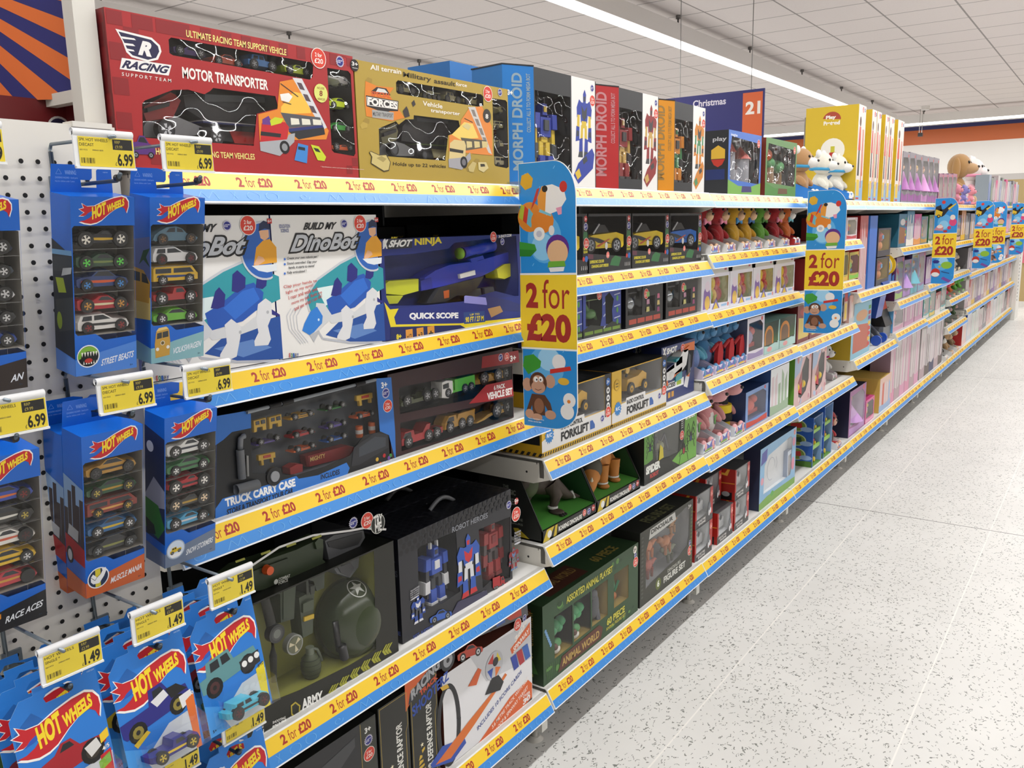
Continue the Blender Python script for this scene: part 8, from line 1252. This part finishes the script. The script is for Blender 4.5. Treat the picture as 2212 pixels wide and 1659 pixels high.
# train boxes: open green fronts, printed blue sides
for i, (a, e) in enumerate(((1755, 1775), (1778, 1796))):
    y0, y1 = Yp(a, 960), Yp(e, 950)-.004; z0 = .231; z1 = z0+.245+.02*i
    r = thing('toy_box', 'blue train box with green tiered front, %s one on the bottom shelf' % ('left', 'right')[i], 'toy box', (-.1, (y0+y1)/2, z0), G4); b = MB(); Gn = M('5f8f3a', .5)
    b.box(-.22, -.018, y0, y0+.006, z0, z1, M('2f5fb4', .4)); b.box(-.22, -.018, y1-.006, y1, z0, z1, M('86a8d8', .4)); b.box(-.22, -.215, y0, y1, z0, z1, Gn); b.box(-.22, -.018, y0+.006, y1-.006, z1-.006, z1, M('3a5a8a', .4)); b.box(-.22, -.019, y0+.006, y1-.006, z0, z0+.004, Gn)
    for k in (1, 2): b.box(-.21, -.03, y0+.006, y1-.006, z0+.08*k, z0+.08*k+.006, M('8fbf5a', .5)); b.box(-.034, -.026, y0+.006, y1-.006, z0+.08*k, z0+.08*k+.016, M('8fbf5a', .5))
    S = Face(b, 'y', y0); [S.pu('c9d8a0', S.ring(-.1, z0+.06+.07*k, .05, .03)).pu('7a8f3a', S.ring(-.1, z0+.06+.07*k, .044, .026)).pu(('c23a34', '2f4a2c', 'b8322c')[k], [(-.13, z0+.05+.07*k), (-.07, z0+.05+.07*k), (-.075, z0+.075+.07*k), (-.125, z0+.07+.07*k)]).pu('9ab8e0', S.ring(-.05, z0+.045+.07*k, .03, .012)) for k in range(3)]; S.pu('4f7a2c', [(-.22, z0), (-.02, z0), (-.02, z0+.03), (-.22, z0+.02)]); b.build('carton', r)
    for k, c in enumerate(('1c1c1e', 'b02a2c', '2f7fd0')):
        q = MB(); m = (y0+y1)/2; zz = z0+.08*k+.006; q.box(-.1, -.04, m-.03, m+.03, zz+.012, zz+.034, M(c, .35)); q.cyl('z', (-.06, m-.015, zz+.034), .01, .022, M(c, .35), 12); q.box(-.1, -.06, m+.002, m+.03, zz+.034, zz+.052, M(c, .35)); [q.cyl('x', (-.04, m+g, zz+.012), .012, .006, 'e0c23c', 14) for g in (-.02, .02)]; q.build('toy_train', r)
plush((-.075, Yp(1808, 930), .231), .21, 'small doll in a white open tray on the bottom shelf beside the navy box', 'a8232a', 'dcae96', '2a2a2e', 'none', 'tray doll', ('e3e4e6', '5a7ac0', 'd9702c'), snout=.5)
fbox(1833, 1867, 850, .231, 'purple doll box with dark navy side on the bottom shelf', '8f4a86', '1c1c3a', 'doll', 'b88ac4', 'c4b4cc', .3, group=G5, py=920, top='24243a'); fbox(1869, 1887, 868, .231, 'hot pink doll box next to the purple one', 'd0568f', 'c23a7a', 'win', 'e9a4c4', '3a2226', group=G5, py=900)
fbox(1899, 1922.5, 822, .231, 'tall pale box with yellow side holding cleaning toys', 'd8b4a4', 'd9b45a', 'strips', '9ab4d8', 'cf5a4a', .3, group=G5, py=870); fbox(1877, 1889, 800, .231, 'brown backed box behind the hot pink doll box', '5a4a4c', style='plain', d=.1, xf=-.2, group=G5, py=830)
C = fbox(1839, 1880, 660, .664, 'blue toy garage box with yellow side, fifth bay', '7fb8d0', 'c9a82a', 'game', 'b8604a', 'd8a47a', .25, group=G5, py=720)
C.S
r = thing('toy_trolley', 'toy shopping trolley with blue basket and blue wheels', 'toy trolley', (-.12, Yp(1892, 720, -.05), .664)); Bl = M('2450b4', .3); Gy = M('9fa2a6', .3, .4)
b = MB(); b.prism([(-.08, .16), (.08, .16), (.1, .29), (-.1, .27)], 'y', -.075, .075, Bl); b.build('basket', r, True); b = MB(); b.tube([(-.1, -.07, .02), (-.09, -.07, .16), (.02, -.07, .33), (.1, -.07, .36)], .009, Gy); b.tube([(-.1, .07, .02), (-.09, .07, .16), (.02, .07, .33), (.1, .07, .36)], .009, Gy); b.tube([(.09, -.07, .03), (.0, -.07, .12), (-.09, -.07, .14)], .009, Gy); b.tube([(.09, .07, .03), (.0, .07, .12), (-.09, .07, .14)], .009, Gy); b.build('frame', r, True); b = MB(); b.tube([(.1, -.085, .36), (.1, .085, .36)], .014, Bl); b.build('handle', r, True)
for x in (-.1, .09):
    for y in (-.075, .075): b = MB(); b.cyl('y', (x, y-.01, .03), .03, .02, Bl, 16); b.build('wheel', r, True)
r = thing('toy_trolley', 'black toy cleaning trolley with red bag beside the shopping trolley', 'toy trolley', (-.1, Yp(1918, 690, -.03), .664)); b = MB(); b.box(-.1, .07, -.11, .1, .02, .09, M('6f7276', .4)); b.build('base', r, True); b = MB(); b.prism([(-.1, .09), (.08, .09), (.04, .2), (-.1, .22)], 'y', -.1, .09, M('1c1c1f', .4)); b.build('bin', r, True); b = MB(); b.prism([(-.06, .2), (.05, .19), (.03, .26), (-.05, .27)], 'y', -.07, .06, M('b03a2c', .5)); b.build('red_bag', r, True)
# tall red and blue packets
fbox(1856, 1873, 466, 1.022, 'tall red packet with a clear front, beside the second sign', 'b04a48', '9a1f22', 'strips', 'c9a4a4', 'd9c4c0', .22, group=G5, py=540, text=None); C = fbox(1877, 1893, 466, 1.022, 'tall blue packet with white lettering, next to the red one', '2f6ac4', '3f7fd8', 'plain', group=G5, py=540); F = C.F
for k, t in enumerate(('ROLL', 'BALL', 'BUMP')): F.pu('e9eef4', [(C.y0+.01, C.z0+.12+.035*k), (C.y1-.01, C.z0+.12+.035*k), (C.y1-.01, C.z0+.145+.035*k), (C.y0+.01, C.z0+.145+.035*k)])
for k in (0, 1):
    y0, y1 = Yp(1894, 560), Yp(1921, 560)-.004; z0 = 1.022+.165*k
    C = Carton('toy_box', 'dark box with gold backing and red toy head, %s of two stacked' % ('lower', 'upper')[k], 'toy box', y0, y1, z0, z0+.16, .16, M('3a3640', .4), '2c2a30', xf=-.018, wins=[[(y0+.01, z0+.035), (y1-.03, z0+.035), (y1-.03, z0+.15), (y0+.01, z0+.15)]], tray='a38a2c', td=.7, base=.06, group=G5); b = MB(); m = (y0+y1)/2-.02; b.ell((-.05, m, z0+.11), (.03, .05, .032), M('a83a22', .35), 14, 10); b.box(-.03, -.02, m-.02, m+.01, z0+.1, z0+.12, '3fa0d8'); b.ell((-.05, m, z0+.06), (.026, .03, .03), M('d98a4a', .5), 12, 8); b.build('toy_figure', C.root); C.done()
for k in range(2):
    r = thing('spinning_toy', 'round yellow and blue toy in a blue tray, %s one' % ('left', 'right')[k], 'toy', (-.07, Yp((1924.5, 1936)[k], 590), 1.022), 'round toys in blue trays'); b = MB(); b.box(-.08, .04, -.055, .055, 0, .004, '2f6ab4'); b.prism([(-.055, 0), (.055, 0), (.055, .05), (-.055, .03)], 'x', .038, .042, M('2f6ab4', .4)); b.build('tray', r, True)
    for j, c in enumerate(('e0b92c', '3f8ac8', 'e0b92c')): b = MB(); b.cyl('y', (-.02, -.036+.024*j, .095), .07, .022, M(c, .3), 24); b.build('ring', r, True)
    b = MB(); b.ell((-.02, 0, .175), (.04, .04, .03), M('c23a34', .35), 14, 8); b.build('red_cap', r, True)
# ================================================================ top shelf further on
GT = 'purple doll boxes on the topmost shelf'; xs = (1947, 1962, 1975.5, 1990, 2004, 2015, 2026)
for i in range(6): fbox(xs[i], xs[i+1], (325, 327, 331, 334, 337, 339)[i], 1.497, 'grey and purple doll box on the top shelf, %s of six' % ('first', 'second', 'third', 'fourth', 'fifth', 'last')[i], '8a848c', '2a2030' if i != 4 else '1f1622', 'doll', 'a05aa0' if i != 3 else 'c98ac0', '8a8890', .12, group=GT, py=400)
xs = (2027, 2037, 2047, 2057, 2066)
for i in range(4): fbox(xs[i], xs[i+1], 374, 1.497, 'small pink and brown packet on the top shelf, %s of four' % ('first', 'second', 'third', 'last')[i], 'a8748a', '5a2a5a', 'win', 'c9a46a', 'd8cdd2', .12, group='small pink packets on the topmost shelf', py=410)
plush((-.2, Yp(2078, 400, -.15), 1.497), .5, 'big tan plush dog with floppy ears on the top shelf', 'a8804e', 'b8946a', None, 'flop', 'big plush animals', snout=1.6); plush((-.2, Yp(2108, 400, -.15), 1.497), .5, 'big white plush pony with pink ears on the top shelf', 'e9dcd8', 'efe4e0', 'e6b4c0', 'bear', 'big plush animals', arm='e6b0bc', extra=scarf('d98aa4'))
for i, (px, py_, c, lab) in enumerate(((2076, 428, 'd98a9c', 'pink'), (2091, 424, '7f76b4', 'lilac'), (2105, 430, 'dc8a96', 'rose pink'))): plush((-.035, Yp(px, py_, 0), 1.497), .17, 'small %s plush animal at the front of the top shelf' % lab, c, c, 'e0c4cc', 'bear', 'small plush animals')
def row(bay0, bay1, z, n, hs, cols, where, style='strips', gname=None, d=.12, y0=None, y1=None, jit=.02):
    a, e = y0 or J(bay0)+.02, y1 or J(bay1)-.02; s_ = (e-a)/n; R = random.Random(int(z*1000)+bay0)
    for i in range(n):
        c = cols[i % len(cols)]; h = hs[i % len(hs)]+R.uniform(-jit, jit)*.5
        ordn = lambda k: {1: '1st', 2: '2nd', 3: '3rd'}.get(k, '%dth' % k)
        gbox(a+i*s_+.004, a+(i+1)*s_-.004, z, z+h, '%s packet, %s from the left %s' % (c[3], ordn(i+1), where), c[0], c[1], c[4] if len(c) > 4 else style, c[2], c[5] if len(c) > 5 else 'd9d2d0', d, -.02, gname or 'packets '+where)
PK = ('c4a0ae', 'a08494', 'd890ac', 'pale pink'); WH = ('c9c4c2', 'a8a3a0', 'b49ca2', 'white'); GY = ('8f898c', '706c6e', '7a6a8a', 'grey'); RD = ('b0282c', '9a2226', 'd9c0b4', 'red'); BLu = ('2f62b8', '3f74cc', 'dfe3ea', 'blue'); GN = ('3a7a4a', '2f6a3c', 'd9e0d4', 'green'); TE = ('4a7a7c', '3a6668', 'c4d4d0', 'teal'); PU = ('7a5a8c', '6a3a6c', 'b49ac8', 'purple'); BK = ('26262a', '1c1c1e', '8a8a8e', 'black'); OR = ('c98a5a', 'a86a3a', 'e0b43c', 'orange'); MG = ('c94a80', 'b03a70', 'e9a4c0', 'magenta')
row(8, 12, 1.5, 16, (.3, .27, .29, .26), (('9aa4b4', '8a949c', '2f62b8', 'clear and blue'), ('8f948c', '6a706a', '4f7a4a', 'clear grey'), GY, MG, WH), 'on the far end of the topmost shelf', y0=9.75)
row(5, 6, 1.225, 4, (.2, .21, .2, .19), (('2f6f8c', '2a667f', '8a5a3a', 'teal game', 'game'), ('4f86a4', '3f6f8c', 'e9e4dc', 'clear fronted blue'), ('cf5a94', 'c2447f', 'e39a5a', 'hot pink'), ('6a8f9a', '4f6f7a', 'c99a4a', 'clear teal', 'win')), 'on the upper shelf of the sixth bay')
row(5, 6, .893, 4, (.27, .25, .28, .27), (('7a5a84', '5a2a58', '9ab86a', 'purple', 'win'), ('8a7a94', '6a4a74', 'b08ac8', 'clear purple', 'doll'), ('86a0a8', '5a4a74', '6ab0c0', 'clear aqua', 'doll'), ('9a7aa4', '7a4a8a', '8ab4c8', 'lilac', 'win')), 'on the dress up shelf of the sixth bay')
gbox(5.70, 6.02, .695, .865, 'rainbow printed box with pale blue side and clear front, left end of its shelf', 'd8bcc8', '5fa0cf', 'win', 'd8a4bc', 'c9c4c8', .22, group='packets of the sixth bay'); gbox(6.04, 6.36, .695, .872, 'clear fronted pink wave packet in the middle of its shelf', 'd6bcc8', 'c4a4b4', 'strips', 'cf9ab8', 'b4aeb2', .2, group='packets of the sixth bay'); gbox(6.38, 6.66, .695, .87, 'clear fronted pink wave packet at the right end of its shelf', 'd0b4c4', 'c4a4b4', 'strips', 'cf9ab8', 'a8a2a6', .2, group='packets of the sixth bay')
row(5, 6, .231, 6, (.42, .43, .4), (PK, WH, ('cdb4bc', 'b8a0a6', 'd99ab8', 'rose')), 'on the bottom shelf of the sixth bay', 'strips'); row(6, 7, .231, 5, (.42, .41), (WH, ('c9c2c6', 'aaa4a8', '5a4a44', 'white and brown'), ('c4bcc4', 'a8a0a8', '2a2f5a', 'white and navy')), 'on the bottom shelf of the seventh bay')
row(6, 7, .667, 4, (.19, .2, .17), (('5fa4a4', '3f8a8c', 'd9d6d0', 'teal glasses', 'win'), ('4f9496', '3a8284', 'e0c25a', 'teal', 'win'), ('9a2a2e', '8a2226', 'e3dcd6', 'red')), 'on the lower shelf of the seventh bay'); row(6, 7, .93, 4, (.2,), (PU, TE, OR, WH), 'on the middle shelf of the seventh bay'); row(6, 7, 1.2, 5, (.22, .2), (GN, OR, TE, MG), 'on the upper shelf of the seventh bay', 'win')
row(7, 8, 1.2, 4, (.24, .22), (BK, ('3a302c', '2a2220', 'c9a4a0', 'dark brown', 'win'), OR), 'on the upper shelf of the eighth bay')
for i, (u, c, e, lab) in enumerate(((.12, '8a6a44', 'none', 'brown plush monkey'), (.32, 'c9b08a', 'bear', 'tan plush bear'), (.52, 'a08a64', 'flop', 'sandy plush dog'), (.75, 'c9c4bc', 'long', 'pale plush rabbit'))): plush((-.1, J(7)+u, .937), .17, lab+' on the middle shelf of the eighth bay', c, 'dcc9a8', None, e, 'plush animals of the eighth bay')
for i, (u, c, e, lab) in enumerate(((.1, 'd9386a', 'bear', 'hot pink plush toy'), (.32, 'd8702c', 'bear', 'orange plush toy'), (.58, '5fa83a', 'none', 'green plush frog'), (.82, '6fb83c', 'none', 'lime plush frog'))): plush((-.06, J(7)+u, .74), .165, lab+' on the shelf beside the third sign', c, c, None, e, 'bright plush toys', ('b4b8a4', '6a8a5a', 'd9d9d0'))
for i, (u, c, lab) in enumerate(((.15, '7a7c80', 'grey plush rabbit'), (.45, '8a8c90', 'light grey plush rabbit'), (.75, '3f5a34', 'dark green plush toy'))): plush((-.08, J(7)+u, .51), .16, lab+' in a tray, lower shelf of the eighth bay', c, 'c9a09c', None, 'long', 'plush rabbits', ('a8aa9c', '4f6a3a', 'd8702c'))
for i, (u, c, lab) in enumerate(((.1, '2a2624', 'black and white plush cow in a white carrier'), (.4, 'b8946a', 'tan plush dog in a carrier'), (.68, '8a6f4f', 'brown plush dog at the end of the bottom shelf'))): plush((-.08, J(7)+u, .231), .24, lab, c, 'e6e2da' if i == 0 else 'c9a884', 'e6e2da' if i == 0 else None, 'flop', 'plush pets on the bottom shelf', ('e0dedc', 'a8323a', 'd9c23c'))
row(8, 12, 1.2, 15, (.23, .2, .22), (('8a92a8', '6a7288', 'c9a46a', 'pale blue'), OR, PK, PU, WH, MG), 'on the far upper shelf')
row(8, 12, .891, 18, (.22, .2, .23, .21), (GY, ('a89aa4', '8a7c88', 'c4b4c0', 'mauve'), WH, BLu, ('b09c9c', '8f7c7c', 'a83a3a', 'rosy grey')), 'on the far middle shelf'); row(8, 12, .57, 18, (.25, .27, .24), (WH, RD, ('a89a98', '8a7c7a', 'd9b43c', 'pale brown'), GY, ('b0a4ac', '948892', '8a6aa0', 'lilac grey')), 'on the far lower shelf')
row(8, 12, .231, 14, (.24, .27, .25, .29), (('dfd6d2', 'c9302f', 'e3c4bc', 'white'), ('d6d8dc', '2a5fb8', 'c9d0da', 'blue sided'), ('d0d8d2', '1f5a52', 'c9d4cc', 'dark green sided'), ('d8dcd6', '4f9a4a', 'ccd4c8', 'green sided'), WH, BK, RD), 'on the far bottom shelf')
# ================================================================ farther hanging signs
for k, label, var in ((6, 'third 2 for £20 sign along the aisle, with yellow digger picture', 1), (8, 'fourth 2 for £20 sign with digger picture, overlapped by plush toys', 1), (9, 'fifth 2 for £20 sign, narrow, right of the fourth', 0), (11, 'last 2 for £20 sign at the right picture edge', 1)): paddle(.022, .17, J(k)-.04, .94, 1.53, label, var)
# ---- aisle sign over the next aisle and its wires
q0 = onY(1468, 212, 6.2); q1 = onY(1652, 190, 6.2); xl, xr = q0.x-.25, q1.x; zt = q1.z; zb = onY(1645, 275, 6.2).z-.1
r = thing('aisle_sign', 'navy and orange hanging aisle sign numbered 21', 'aisle sign', ((xl+xr)/2, 6.2, zb)); b = MB(); b.box(xl, xr, 6.2, 6.212, zb, zt, M('26266e', .5)); F = Face(b, 'y', 6.2); s_ = xr-xl; hx = onY(1650, 200, 6.2).x-onY(1607, 200, 6.2).x
F.pu('d9622c', [(xr-hx-.012, zb+.01), (xr-.012, zb+.01), (xr-.012, zt-.02), (xr-hx-.012, zt-.02)]).tu('f4efe9', '21', (onY(1610, 248, 6.2).x, onY(1610, 248, 6.2).z), (onY(1642, 248, 6.2).x-onY(1610, 248, 6.2).x, 0), (0, onY(1642, 220, 6.2).z-onY(1642, 248, 6.2).z), .035).tu('d9d4e2', 'Christmas', (onY(1497, 226, 6.2).x, onY(1568, 225, 6.2).z), (onY(1568, 220, 6.2).x-onY(1497, 220, 6.2).x, 0), (0, onY(1568, 210, 6.2).z-onY(1568, 225, 6.2).z), .025); b.build('sign_board', r)
for x in (xl+.25, xr-.1): b = MB(); b.tube([(x, 6.206, zt), (x, 6.206, CEIL_Z)], .003, M('8a8886')); b.build('wire', r)
q = onX(1739, 290, -.3); b = MB(); b.cyl('z', (q.x, q.y, 1.5), .006, onX(1739, 254, -.3).z-1.5, M('9a9896', .4), 8); tag(b.build('sign_rod'), 'thin grey rod standing up behind the pale yellow card', 'rod')
# ---- display beyond the end of the run
r = thing('end_display', 'tan and pink display at the far right beyond the shelf run', 'display stand', (-.3, 14.6, FLOOR_Z)); b = MB(); b.box(-.7, .2, 14.6, 15.1, FLOOR_Z+.05, 1.9, M('b09a6a', .6)); b.box(-.72, .22, 14.58, 15.12, FLOOR_Z, FLOOR_Z+.08, M('d9d6d0', .5)); b.build('cabinet', r)
for k in range(3): b = MB(); b.box(-.68+.3*k, -.5+.3*k, 14.56, 14.58, .7, 1.25+.1*k, M(('d98a94', 'c9c4c0', 'd06a7a')[k], .5)); Face(b, 'y', 14.56).pu('3a2a2a', [(-.62+.3*k, .8), (-.57+.3*k, .8), (-.57+.3*k, 1.1), (-.62+.3*k, 1.1)]); b.build('hanging_packet', r)
